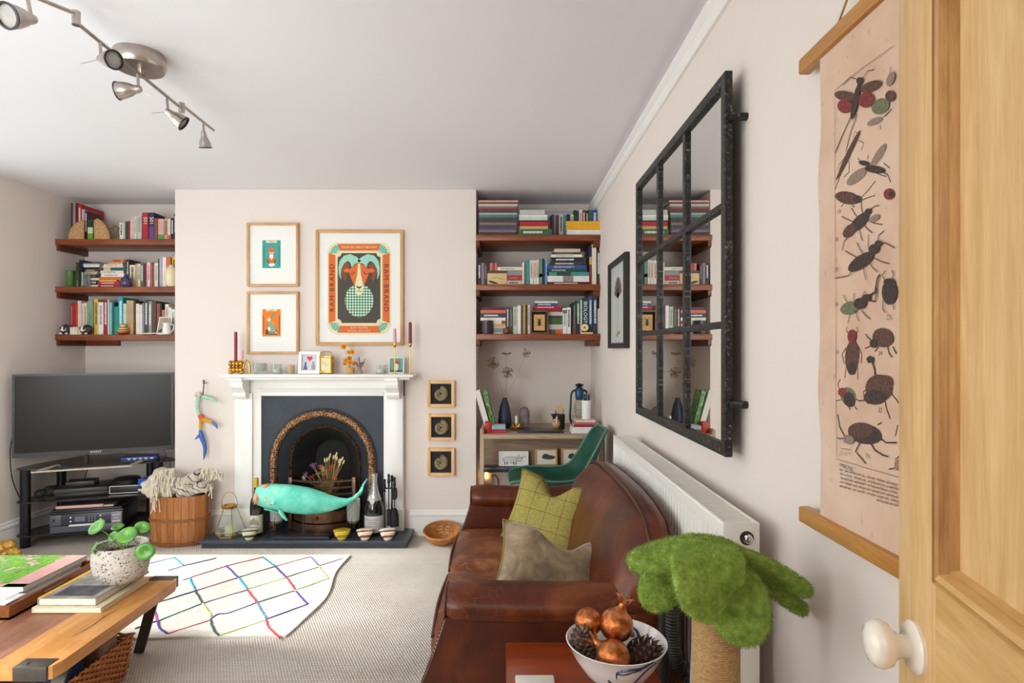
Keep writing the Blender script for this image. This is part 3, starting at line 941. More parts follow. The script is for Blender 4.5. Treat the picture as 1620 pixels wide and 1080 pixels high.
# ================================================================== sofa
def leather(name, base, dark, light, rough=0.38, wear=0.85):
    m, nt, b = _new(name)
    v = _coord(nt)
    n = _noise(nt, v, 4.5, 6, 0.62, 0.6)
    c = _ramp(nt, n, [(0.28, dark), (0.52, base), (0.74, light)])
    sc = _n(nt, 'ShaderNodeTexVoronoi', feature='DISTANCE_TO_EDGE')
    sc.inputs['Scale'].default_value = 22
    dv = _n(nt, 'ShaderNodeVectorMath', operation='ADD')
    nt.links.new(v, dv.inputs[0])
    nz = _n(nt, 'ShaderNodeTexNoise')
    nz.inputs['Scale'].default_value = 9
    nt.links.new(v, nz.inputs['Vector'])
    sc2 = _n(nt, 'ShaderNodeVectorMath', operation='SCALE')
    sc2.inputs['Scale'].default_value = 0.12
    nt.links.new(nz.outputs['Color'], sc2.inputs[0])
    nt.links.new(sc2.outputs[0], dv.inputs[1])
    nt.links.new(dv.outputs[0], sc.inputs['Vector'])
    crack = _ramp(nt, sc.outputs['Distance'], [(0.0, '#ffffff'), (0.035, '#000000')])
    patch = _ramp(nt, _noise(nt, v, 5, 2), [(0.40, '#000000'), (0.58, '#ffffff')])
    msk = _mix(nt, 1.0, crack, patch, 'MULTIPLY')
    hs = _n(nt, 'ShaderNodeMath', operation='MULTIPLY')
    nt.links.new(msk, hs.inputs[0])
    hs.inputs[1].default_value = wear
    nt.links.new(_mix(nt, hs.outputs[0], c, light), b.inputs['Base Color'])
    b.inputs['Roughness'].default_value = rough
    b.inputs['Specular IOR Level'].default_value = 0.36
    h = _math(nt, 'ADD', _math(nt, 'MULTIPLY', _noise(nt, v, 220, 2), 0.25), _math(nt, 'MULTIPLY', n, 1.0))
    _bump(nt, b, h, 0.22, 0.008)
    return m
LEA = leather('brown_leather', '#5a250d', '#301107', '#85461e', 0.34, 0.5)
LEA_P = leather('panel_leather', '#4f200c', '#301108', '#683114', 0.38, 0.12)
LEA_S = leather('worn_seat_leather', '#70391a', '#42200d', '#ad7448', 0.45)
PIPE = M('leather_piping', '#4a1f0e', 0.4)
sofa = T('leather_sofa', 'worn brown leather two seater sofa with rolled arms and camel back', 'sofa', (0.13, 2.38, 0))
MB().rb(-0.233, 0.48, 1.78, 2.98, 0.07, 0.33, 0.02, 3).build('base', LEA, sofa, True)
for x in (-0.18, 0.44):
    for y in (1.76, 3.02):
        MB().lathe([(0.018, 0), (0.026, 0.07)], (x, y, 0), 12).build('leg', M('dark_sofa_leg', '#2a1710', 0.4), sofa, True)
def pillow(x0, x1, y0, y1, z0, z1, bulge, n=14, r=0.035):
    """upholstered pad: rounded box with a domed top"""
    bm = bmesh.new()
    bmesh.ops.create_cube(bm, size=2)
    bmesh.ops.subdivide_edges(bm, edges=list(bm.edges), cuts=n, use_grid_fill=True)
    hx, hy, hz = (x1 - x0) / 2, (y1 - y0) / 2, (z1 - z0) / 2
    for p in bm.verts:
        q = p.co.copy()
        e = Vector((q.x * hx, q.y * hy, q.z * hz))
        ins = Vector((max(min(e.x, hx - r), -hx + r), max(min(e.y, hy - r), -hy + r), max(min(e.z, hz - r), -hz + r)))
        d = e - ins
        if d.length > 1e-9: d = d.normalized() * r
        o = ins + d
        if q.z > 0: o.z += bulge * (1 - q.x ** 2) * (1 - q.y ** 2) * q.z
        o.x += (0.016 * (1 - q.z ** 2) * (1 - q.y ** 2)) * (q.x if q.x < 0 else 0)
        p.co = o + Vector(((x0 + x1) / 2, (y0 + y1) / 2, (z0 + z1) / 2))
    return bm
for y0, y1 in ((1.845, 2.392), (2.398, 2.945)):
    c = MB().bm(pillow(-0.235, 0.34, y0, y1, 0.315, 0.438, 0.030)).build('seat_cushion', LEA_S, sofa, True, 60)
    lp = [(-0.233, y0 + 0.02, 0.418), (-0.242, (y0 + y1) / 2, 0.424), (-0.233, y1 - 0.02, 0.418)]
    MB().tube(bez(lp, 10), 0.005, 6).build('piping', PIPE, c, True)
    lp = [(-0.233, y0 + 0.02, 0.340), (-0.242, (y0 + y1) / 2, 0.340), (-0.233, y1 - 0.02, 0.340)]
    MB().tube(bez(lp, 10), 0.005, 6).build('piping', PIPE, c, True)
# arms: a slanting side panel below, a padded roll above
for nm, ya, yb, outer in (('near', 1.690, 1.840, 1.690), ('far', 2.950, 3.090, 3.090)):
    poly = [(-0.172, 0.555), (-0.19, 0.50), (-0.214, 0.43), (-0.240, 0.365), (-0.262, 0.28), (-0.272, 0.16), (-0.272, 0.075), (0.50, 0.075), (0.50, 0.60), (0.0, 0.575)]
    bm = bmesh.new()
    vs0 = [bm.verts.new((x, ya + 0.008, z)) for x, z in poly]
    vs1 = [bm.verts.new((x, yb - 0.012, z)) for x, z in poly]
    bm.faces.new(vs0); bm.faces.new(vs1[::-1])
    for i in range(len(poly)):
        j = (i + 1) % len(poly)
        bm.faces.new((vs0[j], vs0[i], vs1[i], vs1[j]))
    arm = MB().bm(bm).build('arm', LEA_P, sofa)
    yc = (ya + yb) / 2
    rings = []
    N = 22
    for i in range(N + 1):
        t = i / N
        x = -0.178 + 0.66 * t
        k = 1.0
        if t < 0.06: k = 0.80 + 0.2 * math.sin(PI / 2 * t / 0.06)
        sag = -0.008 * math.sin(PI * t) + 0.02 * max(0, t - 0.7) / 0.3
        rings.append([(x, yc + 0.083 * k * math.cos(2 * PI * q / 20), 0.578 + sag + 0.056 * k * math.sin(2 * PI * q / 20)) for q in range(20)])
    MB().loft(rings).build('arm_roll', LEA, arm, True, 50)
    MB().tube([(-0.176, yc + 0.07 * math.cos(2 * PI * q / 24), 0.578 + 0.045 * math.sin(2 * PI * q / 24)) for q in range(24)], 0.004, 6, closed=True).build('piping', PIPE, arm, True)
    # nailed braid down the front edge
    pts = bez([(-0.176, ya + 0.014, 0.548), (-0.214, ya + 0.014, 0.43), (-0.240, ya + 0.014, 0.365), (-0.264, ya + 0.014, 0.28), (-0.274, ya + 0.014, 0.16), (-0.275, ya + 0.014, 0.08)], 30)
    br = MB()
    br.loft([[(p[0] - 0.0015, p[1] - 0.008, p[2]), (p[0] - 0.0015, p[1] + 0.010, p[2])] for p in pts], False, False)
    brd = br.build('braid', M('pale_braid', '#cdb9a4', 0.6), arm)
    nails = MB()
    for p in bez([tuple(q) for q in pts], 62):
        nails.ball((p[0] - 0.003, p[1] + 0.001, p[2]), (0.003, 0.0042, 0.0036), 6, 4)
    nails.build('nailheads', M('antique_nail', '#4b3a2e', 0.35, 0.8), arm, True, kind='stuff')
# camel back
zt = [(1.685, 0.66), (1.70, 0.715), (1.73, 0.765), (1.80, 0.812), (1.92, 0.832), (2.10, 0.838), (2.35, 0.832), (2.60, 0.818), (2.78, 0.80), (2.90, 0.775), (2.98, 0.735), (3.03, 0.68), (3.05, 0.64)]
rings, front, back = [], [], []
for y, z in zt:
    e = (y - 1.685) / (3.05 - 1.685)
    bul = 0.035 * math.sin(PI * min(max(e, 0.02), 0.98)) ** 0.5
    ring = [(0.29, y, 0.34), (0.285 - bul, y, 0.45), (0.315 - bul, y, 0.45 + (z - 0.45) * 0.4), (0.36 - bul * 0.8, y, 0.45 + (z - 0.45) * 0.75), (0.405 - bul * 0.3, y, z - 0.025), (0.432, y, z - 0.003), (0.452, y, z), (0.485, y, z - 0.004), (0.500, y, z - 0.018), (0.505, y, z - 0.12), (0.505, y, 0.34)]
    rings.append(ring)
    front.append((0.424, y, z - 0.004)); back.append((0.497, y, z - 0.010))
bk = MB().loft(rings).build('back', LEA, sofa, True, 60)
MB().tube(bez(front, 40), 0.0055, 7).build('piping', PIPE, bk, True)
MB().tube(bez(back, 40), 0.005, 7).build('piping', PIPE, bk, True)

# ------------------------------------------------------------------ cushions on the sofa
def tweed():
    m, nt, b = _new('olive_tweed')
    tc = _n(nt, 'ShaderNodeTexCoord')
    sp = _n(nt, 'ShaderNodeSeparateXYZ')
    nt.links.new(tc.outputs['Object'], sp.inputs[0])
    ls = None
    for ax in (0, 2):
        f = _math(nt, 'FRACT', _math(nt, 'MULTIPLY', sp.outputs[ax], 1 / 0.072))
        g = _math(nt, 'LESS_THAN', f, 0.03)
        ls = g if ls is None else _math(nt, 'MAXIMUM', ls, g)
    v = _coord(nt)
    base = _ramp(nt, _noise(nt, v, 160, 3), [(0.3, '#8f8142'), (0.7, '#ab9e5a')])
    nt.links.new(_mix(nt, ls, base, '#6b5734'), b.inputs['Base Color'])
    b.inputs['Roughness'].default_value = 0.95
    b.inputs['Specular IOR Level'].default_value = 0.1
    _bump(nt, b, _noise(nt, v, 420, 2), 0.3, 0.002)
    return m
def velvet():
    m, nt, b = _new('mink_velvet')
    v = _coord(nt)
    n = _noise(nt, v, 11, 5, 0.6, 1.0)
    nt.links.new(_ramp(nt, n, [(0.3, '#5f4c38'), (0.55, '#8a7358'), (0.75, '#b09a7e')]), b.inputs['Base Color'])
    b.inputs['Roughness'].default_value = 0.7
    b.inputs['Sheen Weight'].default_value = 0.6
    b.inputs['Sheen Roughness'].default_value = 0.35
    _bump(nt, b, n, 0.3, 0.012)
    return m
TWEED, VELV = tweed(), velvet()
def cushion(w_, h_, t_, chop, n=26):
    """front face and back face as separate shells (local: x across, z up, -y front), centre top pushed in"""
    sh = []
    for sg in (-1, 1):
        rings = []
        for j in range(n + 1):
            v = -1 + 2 * j / n
            row = []
            for i in range(n + 1):
                u = -1 + 2 * i / n
                pin = 1 - 0.10 * (1 - u * u) * abs(v) ** 2
                pin2 = 1 - 0.10 * (1 - v * v) * abs(u) ** 2
                x = u * w_ / 2 * pin2
                z = (v * h_ / 2) * pin
                d = t_ * ((1 - u ** 4) * (1 - v ** 4)) ** 0.55
                tp = max(0, v)
                cz = chop * math.exp(-(u / 0.28) ** 2) * tp ** 1.6
                z -= cz
                d *= 1 + 0.5 * chop / 0.1 * (abs(u) > 0.2) * tp * 0.2
                y = sg * d - 0.02 * math.exp(-((abs(u) - 0.25) / 0.15) ** 2) * tp * sg * (chop > 0.03)
                row.append((x, y, z + h_ / 2))
            rings.append(row)
        m = MB()
        m.loft(rings, False, False)
        sh.append(m)
    per = [(-1 + 2 * i / n, -1) for i in range(n)] + [(1, -1 + 2 * i / n) for i in range(n)] + [(1 - 2 * i / n, 1) for i in range(n)] + [(-1, 1 - 2 * i / n) for i in range(n)]
    ed = []
    for u, v in per:
        pin = 1 - 0.10 * (1 - u * u) * abs(v) ** 2
        pin2 = 1 - 0.10 * (1 - v * v) * abs(u) ** 2
        z = v * h_ / 2 * pin - chop * math.exp(-(u / 0.28) ** 2) * max(0, v) ** 1.6
        ed.append((u * w_ / 2 * pin2, 0, z + h_ / 2))
    return sh[0], sh[1], ed
def put_cushion(name, label, w_, h_, t_, chop, loc, rot, mf, mb_, pm):
    a, b, ed = cushion(w_, h_, t_, chop)
    t = T(name, label, 'cushion', loc, local=True)
    t.rotation_euler = rot
    a.build('front_cover', mf, t, True, 80)
    b.build('back_cover', mb_, t, True, 80)
    MB().tube(ed, 0.0045, 6, closed=True).build('piping', pm, t, True)
    return t
put_cushion('tweed_cushion', 'olive green checked tweed cushion leaning on the sofa back', 0.38, 0.315, 0.075, 0.08, (0.148, 2.56, 0.462), (R(-26), R(9), R(-26)), TWEED, TWEED, M('olive_piping', '#6f6430', 0.8))
put_cushion('velvet_cushion', 'mink brown velvet cushion with green back behind the near sofa arm', 0.44, 0.28, 0.085, 0.075, (0.158, 1.955, 0.452), (R(-40), R(14), R(2)), VELV, TWEED, M('dark_olive_piping', '#7c7038', 0.8))

# ================================================================== side table with the bowl
MAHO = WOOD('mahogany', '#6a2409', '#973c12', 'x', 9, 0.28, 9, 0.03, coat=0.25)
stb = T('side_table', 'small reddish brown wooden side table before the sofa arm', 'side table', (0.18, 1.40, 0))
MB().rb(0.0, 0.375, 1.20, 1.605, 0.512, 0.532, 0.006, 2).build('table_top', MAHO, stb, True)
MB().bx(0.03, 0.345, 1.23, 1.575, 0.44, 0.512).build('apron', MAHO, stb)
for x in (0.03, 0.315):
    for y in (1.23, 1.545):
        MB().bx(x, x + 0.03, y, y + 0.03, 0, 0.44).build('leg', MAHO, stb)
CO = at(845, 1075, 1.42)
MB().rb(X_(815, 1.43), X_(876, 1.43), 1.33, 1.43, 0.532, 0.539, 0.004).thing('coaster', M('pale_stone', '#d8d2c9', 0.7, var=0.05), 'square pale stone coaster lying on the side table', 'coaster', smooth=True)
# bowl with blue painting
BC = (0.262, 1.395, 0.532)
def bowl_mat():
    m, nt, b = _new('blue_white_china')
    v = _coord(nt)
    n = _noise(nt, v, 16, 1, 0.4, 1.5)
    band_ = _ramp(nt, n, [(0.485, '#f3f1ee'), (0.505, '#1f2b55'), (0.53, '#2c3a66'), (0.55, '#f3f1ee')])
    gate = _ramp(nt, _noise(nt, v, 5.5, 1), [(0.50, '#000000'), (0.56, '#ffffff')])
    gs = _n(nt, 'ShaderNodeRGBToBW')
    nt.links.new(gate, gs.inputs[0])
    nt.links.new(_mix(nt, gs.outputs[0], '#f3f1ee', band_), b.inputs['Base Color'])
    _set(b, Roughness=0.12)
    b.inputs['Coat Weight'].default_value = 0.5
    return m
prof = [(0.045, 0), (0.047, 0.012), (0.052, 0.014), (0.078, 0.04), (0.101, 0.075), (0.116, 0.108), (0.1185, 0.110), (0.1165, 0.111), (0.097, 0.075), (0.073, 0.042), (0.045, 0.022), (0.001, 0.020)]
bw_ = T('china_bowl', 'white china bowl with blue painted birds on the side table', 'bowl', BC)
MB().lathe(prof, BC, 40, caps=False).build('bowl_body', M('white_china', '#f1efec', 0.12, coat=0.5), bw_, True, 60)
BLUE = M('cobalt_paint', '#26325c', 0.2)
def bowl_r(z):
    for (r0, z0), (r1, z1) in zip(prof[2:6], prof[3:7]):
        if z0 <= z <= z1: return r0 + (r1 - r0) * (z - z0) / (z1 - z0)
    return 0.116
def bowl_line(pts, wd, inner=False):
    mb = MB()
    q = []
    for a, z in pts:
        r = bowl_r(z) * (0.965 if inner else 1.004) - (0.002 if inner else 0)
        q.append((BC[0] + r * math.cos(R(a)), BC[1] + r * math.sin(R(a)), BC[2] + z))
    c = bez(q, 18)
    mb.tube(c, [wd * (0.35 + 0.65 * math.sin(PI * min(max(i / 18, 0.04), 0.96))) for i in range(19)], 5)
    mb.build('painted_line', BLUE, bw_, True)
bowl_line([(-95, 0.03), (-100, 0.085), (-88, 0.096), (-72, 0.098), (-62, 0.104), (-55, 0.108)], 0.003)
bowl_line([(-100, 0.085), (-92, 0.083), (-80, 0.09), (-70, 0.092)], 0.002)
bowl_line([(-80, 0.03), (-72, 0.06), (-64, 0.085), (-50, 0.10)], 0.0026)
bowl_line([(-105, 0.02), (-108, 0.05), (-112, 0.06)], 0.003)
bowl_line([(70, 0.10), (60, 0.098), (50, 0.092), (44, 0.08), (36, 0.075), (30, 0.085), (33, 0.095)], 0.004, True)
bowl_line([(72, 0.09), (62, 0.086), (52, 0.08)], 0.010, True)
bowl_line([(20, 0.07), (10, 0.08), (0, 0.09), (-8, 0.085), (-12, 0.075)], 0.004, True)
bowl_line([(175, 0.10), (180, 0.08), (190, 0.06), (200, 0.05)], 0.006, True)
# copper pomegranates
def copper_foil():
    m, nt, b = _new('copper_foil')
    v = _coord(nt)
    n = _noise(nt, v, 26, 5, 0.65, 1.2)
    nt.links.new(_ramp(nt, n, [(0.3, '#8a3f1c'), (0.5, '#c0713d'), (0.72, '#e8b07c')]), b.inputs['Base Color'])
    _set(b, Metallic=0.85, Roughness=0.32)
    _bump(nt, b, n, 0.35, 0.006)
    return m
CFOIL = copper_foil()
def pome(px, py, Y, r, crown, label, up=True):
    c = at(px, py, Y)
    t = T('copper_pomegranate', label, 'pomegranate', (c[0], c[1], c[2] - r), group='copper pomegranates in the china bowl')
    b = MB()
    b.ball(c, (r, r, r * 0.97), 26, 16)
    b.build('fruit_body', CFOIL, t, True, 80)
    if crown is not None:
        d = Vector(crown).normalized()
        q = d.to_track_quat('Z', 'Y').to_matrix().to_4x4()
        k = MB().lathe([(r * 0.45, r * 0.86), (r * 0.24, r * 1.08), (r * 0.20, r * 1.3), (r * 0.26, r * 1.42)], c, 10, M4=q, caps=False)
        for i in range(6):
            a = 2 * PI * i / 6
            e = [Vector((math.cos(a) * r * s, math.sin(a) * r * s, r * h)) for s, h in ((0.25, 1.38), (0.36, 1.62), (0.5, 1.74), (0.58, 1.66))]
            e = [q @ p + Vector(c) for p in e]
            k.tube(e, [r * 0.09, r * 0.09, r * 0.06, r * 0.02], 5)
        k.build('crown', CFOIL, t, True, 60)
pome(931, 983, 1.425, 0.0335, None, 'copper pomegranate at the back left of the bowl, above a pinecone')
pome(975, 988, 1.405, 0.040, (0.35, 0.1, 1), 'copper pomegranate with open crown, topmost in the bowl')
pome(970, 1039, 1.345, 0.0395, (-0.75, 0.6, 0.45), 'frontmost round copper pomegranate in the bowl')
# pinecones: core with scales laid in a spiral
CONE = M('pinecone', '#4a3329', 0.7, var=0.35, vscale=40)
CONE_T = M('pinecone_pale', '#7d6a5c', 0.7, var=0.3, vscale=60)
def pinecone(px, py, Y, ln_, r, axis, mat, label):
    c = Vector(at(px, py, Y))
    q = Vector(axis).normalized().to_track_quat('Z', 'Y').to_matrix().to_4x4()
    t = T('pinecone', label, 'pinecone', (c.x, c.y, c.z - r), group='pinecones in the china bowl')
    MB().ball(c, (r * 0.62, r * 0.62, ln_ * 0.46), 12, 8, M4=q).build('core', CONE, t, True)
    sc = MB()
    N = 88
    for k in range(N):
        u = k / (N - 1)
        z = (u - 0.5) * ln_
        rr = r * (math.sin(PI * (0.14 + 0.80 * u)) ** 0.7)
        a = k * 2.39996
        L = rr * 0.55
        W = 0.0062 * (0.6 + 0.6 * math.sin(PI * (0.1 + 0.85 * u)))
        o = Vector((math.cos(a), math.sin(a), 0))
        tn = Vector((-math.sin(a), math.cos(a), 0))
        p0 = o * (rr * 0.45) + Vector((0, 0, z))
        p1 = o * rr + Vector((0, 0, z + 0.008))
        p2 = o * (rr * 1.06) + Vector((0, 0, z + 0.015))
        vs = []
        for p, wd in ((p0, 0.5), (p1, 1.0), (p2, 0.45)):
            for sg in (-1, 1):
                vs.append(p + tn * (W * wd * sg))
            vs.append(p + Vector((0, 0, 0.003)) - o * 0.001)
        vs = [q @ p + c for p in vs]
        sc.add(vs, [(0, 1, 4, 3), (3, 4, 7, 6), (1, 2, 5, 4), (2, 0, 3, 5), (4, 5, 8, 7), (5, 3, 6, 8), (6, 7, 8)])
    sc.build('cone_scales', mat, t, False, kind='stuff')
pinecone(926, 1022, 1.40, 0.085, 0.032, (-0.3, -0.3, 1), CONE_T, 'pale tipped pinecone at the left inside the bowl')
pinecone(1012, 1036, 1.385, 0.085, 0.036, (0.75, -0.2, 0.45), CONE, 'dark brown pinecone at the right inside the bowl')

# ================================================================== cat tree with plush leaves
def plush():
    m, nt, b = _new('green_plush')
    v = _coord(nt)
    n = _noise(nt, v, 55, 4, 0.7)
    nt.links.new(_ramp(nt, n, [(0.3, '#64802f'), (0.55, '#8ba44a'), (0.75, '#abbf66')]), b.inputs['Base Color'])
    b.inputs['Roughness'].default_value = 0.95
    b.inputs['Sheen Weight'].default_value = 0.8
    b.inputs['Sheen Tint'].default_value = lin('#b9d878')
    b.inputs['Specular IOR Level'].default_value = 0.1
    _bump(nt, b, n, 0.8, 0.006)
    return m
PLUSH = plush()
CT = (0.436, 1.22)
ct = T('cat_tree', 'cat scratching tree with drooping green plush leaves and sisal post', 'cat tree', (CT[0], CT[1], 0))
pr = []
z = 0.03
while z < 0.86:
    pr += [(0.0455, z), (0.0478, z + 0.0013), (0.0478, z + 0.0032), (0.0455, z + 0.0045)]
    z += 0.0047
def sisal():
    m, nt, b = _new('sisal_rope')
    v = _coord(nt, (1, 1, 3), rot=(0.25, 0.2, 0))
    n = _noise(nt, v, 130, 4, 0.7)
    nt.links.new(_ramp(nt, n, [(0.3, '#9a7448'), (0.55, '#c49c6c'), (0.75, '#dcb98a')]), b.inputs['Base Color'])
    b.inputs['Roughness'].default_value = 0.9
    _bump(nt, b, n, 0.6, 0.003)
    return m
MB().lathe(pr, (CT[0], CT[1], 0), 36).build('post', sisal(), ct, True, 30)
MB().rb(CT[0] - 0.052, CT[0] + 0.17, CT[1] - 0.2, CT[1] + 0.15, 0.0, 0.03, 0.01).build('base_board', PLUSH, ct, True)
def lobe(path, widths, thick, name='leaf', twist=0.0):
    """padded leaf: path of 3-d points, half widths, and a flat-ish oval section; with short pile"""
    P = bez(path, 16)
    Wd = [p.x for p in bez([(q, 0, 0) for q in widths], 16)]
    rings = []
    for i, p in enumerate(P):
        t = (P[min(i + 1, 16)] - P[max(i - 1, 0)]).normalized()
        side = t.cross(Vector((0, 0, 1)))
        if side.length < 0.05: side = Vector((t.y, -t.x, 0)) if abs(t.x) + abs(t.y) > 0.01 else Vector((1, 0, 0))
        side.normalize()
        if lobe.side is not None: side = (Vector(lobe.side) - t * Vector(lobe.side).dot(t)).normalized()
        nrm = side.cross(t).normalized()
        th = thick * (0.25 + 0.75 * min(1, min(i, 16 - i) / 2.0 + 0.15))
        ring = []
        for k in range(18):
            a = 2 * PI * k / 18
            ca, sa = math.cos(a), math.sin(a)
            ex = math.copysign(abs(ca) ** 0.8, ca) * Wd[i]
            ey = math.copysign(abs(sa) ** 0.75, sa) * th
            ring.append(p + side * ex + nrm * ey)
        rings.append([tuple(q) for q in ring])
    m = MB().loft(rings)
    lf = m.build(name, PLUSH, ct, True, 80)
    fur = MB()
    rnd = random.Random(len(COL.objects))
    quads = [f for f in m.f if len(f) == 4]
    ctr = sum((Vector(p) for p in P), Vector()) / len(P)
    for f in quads:
        vs = [Vector(m.v[i]) for i in f]
        nn_ = (vs[2] - vs[0]).cross(vs[3] - vs[1])
        ar = nn_.length / 2
        if ar < 1e-9: continue
        nn_.normalize()
        pc = (vs[0] + vs[1] + vs[2] + vs[3]) / 4
        ip = min(P, key=lambda q: (q - pc).length_squared)
        if nn_.dot(pc - ip) < 0: nn_ = -nn_
        for _ in range(int(ar / 0.0000062) + 1):
            u, v = rnd.random(), rnd.random()
            p = (vs[0] * (1 - u) + vs[1] * u) * (1 - v) + (vs[3] * (1 - u) + vs[2] * u) * v
            d = (nn_ + Vector((rnd.uniform(-.6, .6), rnd.uniform(-.6, .6), rnd.uniform(-.7, .3)))).normalized() * rnd.uniform(0.004, 0.0085)
            s = Vector((rnd.uniform(-1, 1), rnd.uniform(-1, 1), rnd.uniform(-1, 1))).normalized() * 0.0006
            fur.add([p - s, p + s, p + d], [(0, 1, 2)])
    fur.build('pile', PLUSH, lf, kind='stuff')
def q(px, py, Y): return at(px, py, Y)
lobe.side = (0, 1, 0)
lobe([q(1062, 873, 1.23), q(1090, 868, 1.22), q(1120, 869, 1.21), q(1150, 871, 1.21), q(1182, 884, 1.21)], [0.03, 0.065, 0.075, 0.065, 0.03], 0.016, 'leaf_crown')
lobe.side = (0.1, 1, 0.2)
lobe([q(1110, 872, 1.23), q(1070, 874, 1.24), q(1035, 882, 1.25), q(1010, 888, 1.25), q(994, 893, 1.25)], [0.05, 0.055, 0.05, 0.036, 0.012], 0.015)
lobe.side = (1, -0.3, 0.25)
lobe([q(1075, 885, 1.28), q(1058, 903, 1.31), q(1044, 928, 1.33), q(1034, 952, 1.33), q(1030, 966, 1.33)], [0.03, 0.044, 0.047, 0.036, 0.010], 0.014)
lobe.side = (1, 0.2, 0.1)
lobe([q(1120, 868, 1.22), q(1119, 884, 1.14), q(1116, 915, 1.10), q(1118, 950, 1.095), q(1128, 978, 1.10)], [0.055, 0.068, 0.066, 0.050, 0.014], 0.017)
lobe.side = (1, -0.35, 0.1)
lobe([q(1148, 890, 1.20), q(1160, 920, 1.15), q(1168, 955, 1.13), q(1176, 995, 1.13), q(1184, 1019, 1.14)], [0.03, 0.05, 0.056, 0.048, 0.014], 0.015)
lobe.side = (0.25, -1, 0.35)
lobe([q(1130, 872, 1.23), q(1170, 882, 1.21), q(1215, 902, 1.20), q(1255, 924, 1.19), q(1281, 939, 1.19)], [0.045, 0.055, 0.05, 0.036, 0.010], 0.015)
lobe.side = (0.25, 1, 0.1)
lobe([q(1175, 895, 1.27), q(1205, 915, 1.28), q(1235, 937, 1.28), q(1262, 957, 1.28), q(1276, 965, 1.28)], [0.03, 0.045, 0.045, 0.03, 0.008], 0.012)
# ------------------------------------------------------------------ hose and cable beside the radiator
HOSE = M('hose_plastic', '#2b2420', 0.45)
def hose(pts, label):
    P = bez(pts, 120)
    MB().tube(P, [0.017 + (0.0028 if i % 2 else 0) for i in range(121)], 10).thing('vacuum_hose', HOSE, label, 'hose', smooth=True, ang=60, group='hoses beside the radiator')
hose([at(1060, 905, 1.62), at(1063, 960, 1.60), at(1064, 1010, 1.59), at(1072, 1050, 1.58), at(1095, 1080, 1.56), (0.48, 1.55, 0.2), (0.47, 1.54, 0.03)], 'black ribbed vacuum hose hanging before the radiator, curving right')
hose([(0.452, 1.660, 0.74), (0.447, 1.655, 0.60), (0.440, 1.65, 0.4), (0.435, 1.65, 0.15), (0.44, 1.655, 0.03)], 'dark ribbed hose hanging straight beside the near sofa arm')
P = bez([at(1098, 972, 1.40), at(1096, 1010, 1.40), at(1093, 1080, 1.40), (0.43, 1.40, 0.2), (0.44, 1.41, 0.005)], 20)
MB().tube(P, 0.0028, 6).thing('white_cable', M('white_plastic', '#efeeec', 0.4), 'thin white cable hanging beside the sisal post', 'cable', smooth=True)

# ================================================================== alcove shelves
SHW = WOOD('shelf_mahogany', '#642c12', '#9a5128', 'x', 8, 0.4, 9, 0.04)
SHB = WOOD('shelf_batten', '#4a2010', '#7a3c20', 'y', 8, 0.4, 9, 0.04)
SZ = [2.138, 1.788, 1.437]
NM3 = ['top', 'middle', 'bottom']
LF, RF = 4.315, 4.150       # front edges of the left and right shelves
for k, z in enumerate(SZ):
    s = T('wall_shelf', f'{NM3[k]} of three reddish wooden shelves above the television', 'shelf', ((XL + BL) / 2, 4.47, z - 0.045), group='left alcove shelves')
    MB().rb(XL + 0.002, BL - 0.001, LF, D2 - 0.001, z - 0.042, z, 0.003).build('board', SHW, s, True)
    MB().bx(XL + 0.001, XL + 0.024, LF + 0.015, D2 - 0.001, z - 0.082, z - 0.042).build('batten', SHB, s)
    if k == 2: MB().bx(XL + 0.025, XL + 0.28, D2 - 0.03, D2 - 0.001, z - 0.082, z - 0.042).build('batten', SHW, s)
    s = T('wall_shelf', f'{NM3[k]} of three reddish wooden shelves above the desk', 'shelf', ((XR + BR) / 2, 4.39, z - 0.045), group='right alcove shelves')
    MB().rb(BR + 0.002, XR - 0.001, RF, D2 - 0.001, z - 0.042, z, 0.003).build('board', SHW, s, True)
    for x0, x1 in ((BR + 0.001, BR + 0.026), (XR - 0.05, XR - 0.001)):
        MB().prism([(RF + 0.02, z - 0.042), (RF + 0.02, z - 0.075), (RF + 0.035, z - 0.086), (D2 - 0.001, z - 0.086), (D2 - 0.001, z - 0.042)], x0, x1, 'yz').build('batten', SHB, s)

# ------------------------------------------------------------------ books
PAGES = M('book_pages', '#e6dcc8', 0.9, var=0.06, vscale=90)
NAMES = {'cream': '#e4d8c0', 'white': '#e6e3de', 'grey': '#8b8a88', 'black': '#1f1d1f', 'red': '#b01e26', 'crimson': '#9d1830', 'maroon': '#551820', 'navy': '#1c2550', 'blue': '#20518c', 'teal': '#3f8c88', 'green': '#2f6a3c', 'orange': '#d8642a', 'yellow': '#e0b23a', 'tan': '#c9a26c', 'brown': '#54382a', 'pink': '#d9a39c', 'coral': '#cf6a54', 'lilac': '#b9a6ba', 'olive': '#6b6a3a', 'pale green': '#a8bfa0', 'light blue': '#7f9cb8', 'turquoise': '#1f9ab0', 'rust': '#8a4430', 'rose': '#b0656c', 'charcoal': '#37343a', 'pale grey': '#c2bfba', 'mauve': '#8d747c', 'dark green': '#1d3d2f', 'gold': '#e6a91c', 'beige': '#cdb9a2', 'purple': '#4a3a72', 'dark teal': '#14565c', 'mint': '#bfd6c4', 'pale pink': '#e3c7bd'}
def bm_(c):
    h = NAMES.get(c, c)
    return M('cover_' + c.replace(' ', '_').replace('#', ''), h, 0.5, var=0.08, vscale=30)
INKS = {'w': M('spine_print_white', '#efece6', 0.6), 'k': M('spine_print_black', '#1b1a1c', 0.6), 'g': M('spine_print_gold', '#c8a24c', 0.5), 'r': M('spine_print_red', '#b3242c', 0.6), 'd': M('spine_print_grey', '#8d8580', 0.6)}
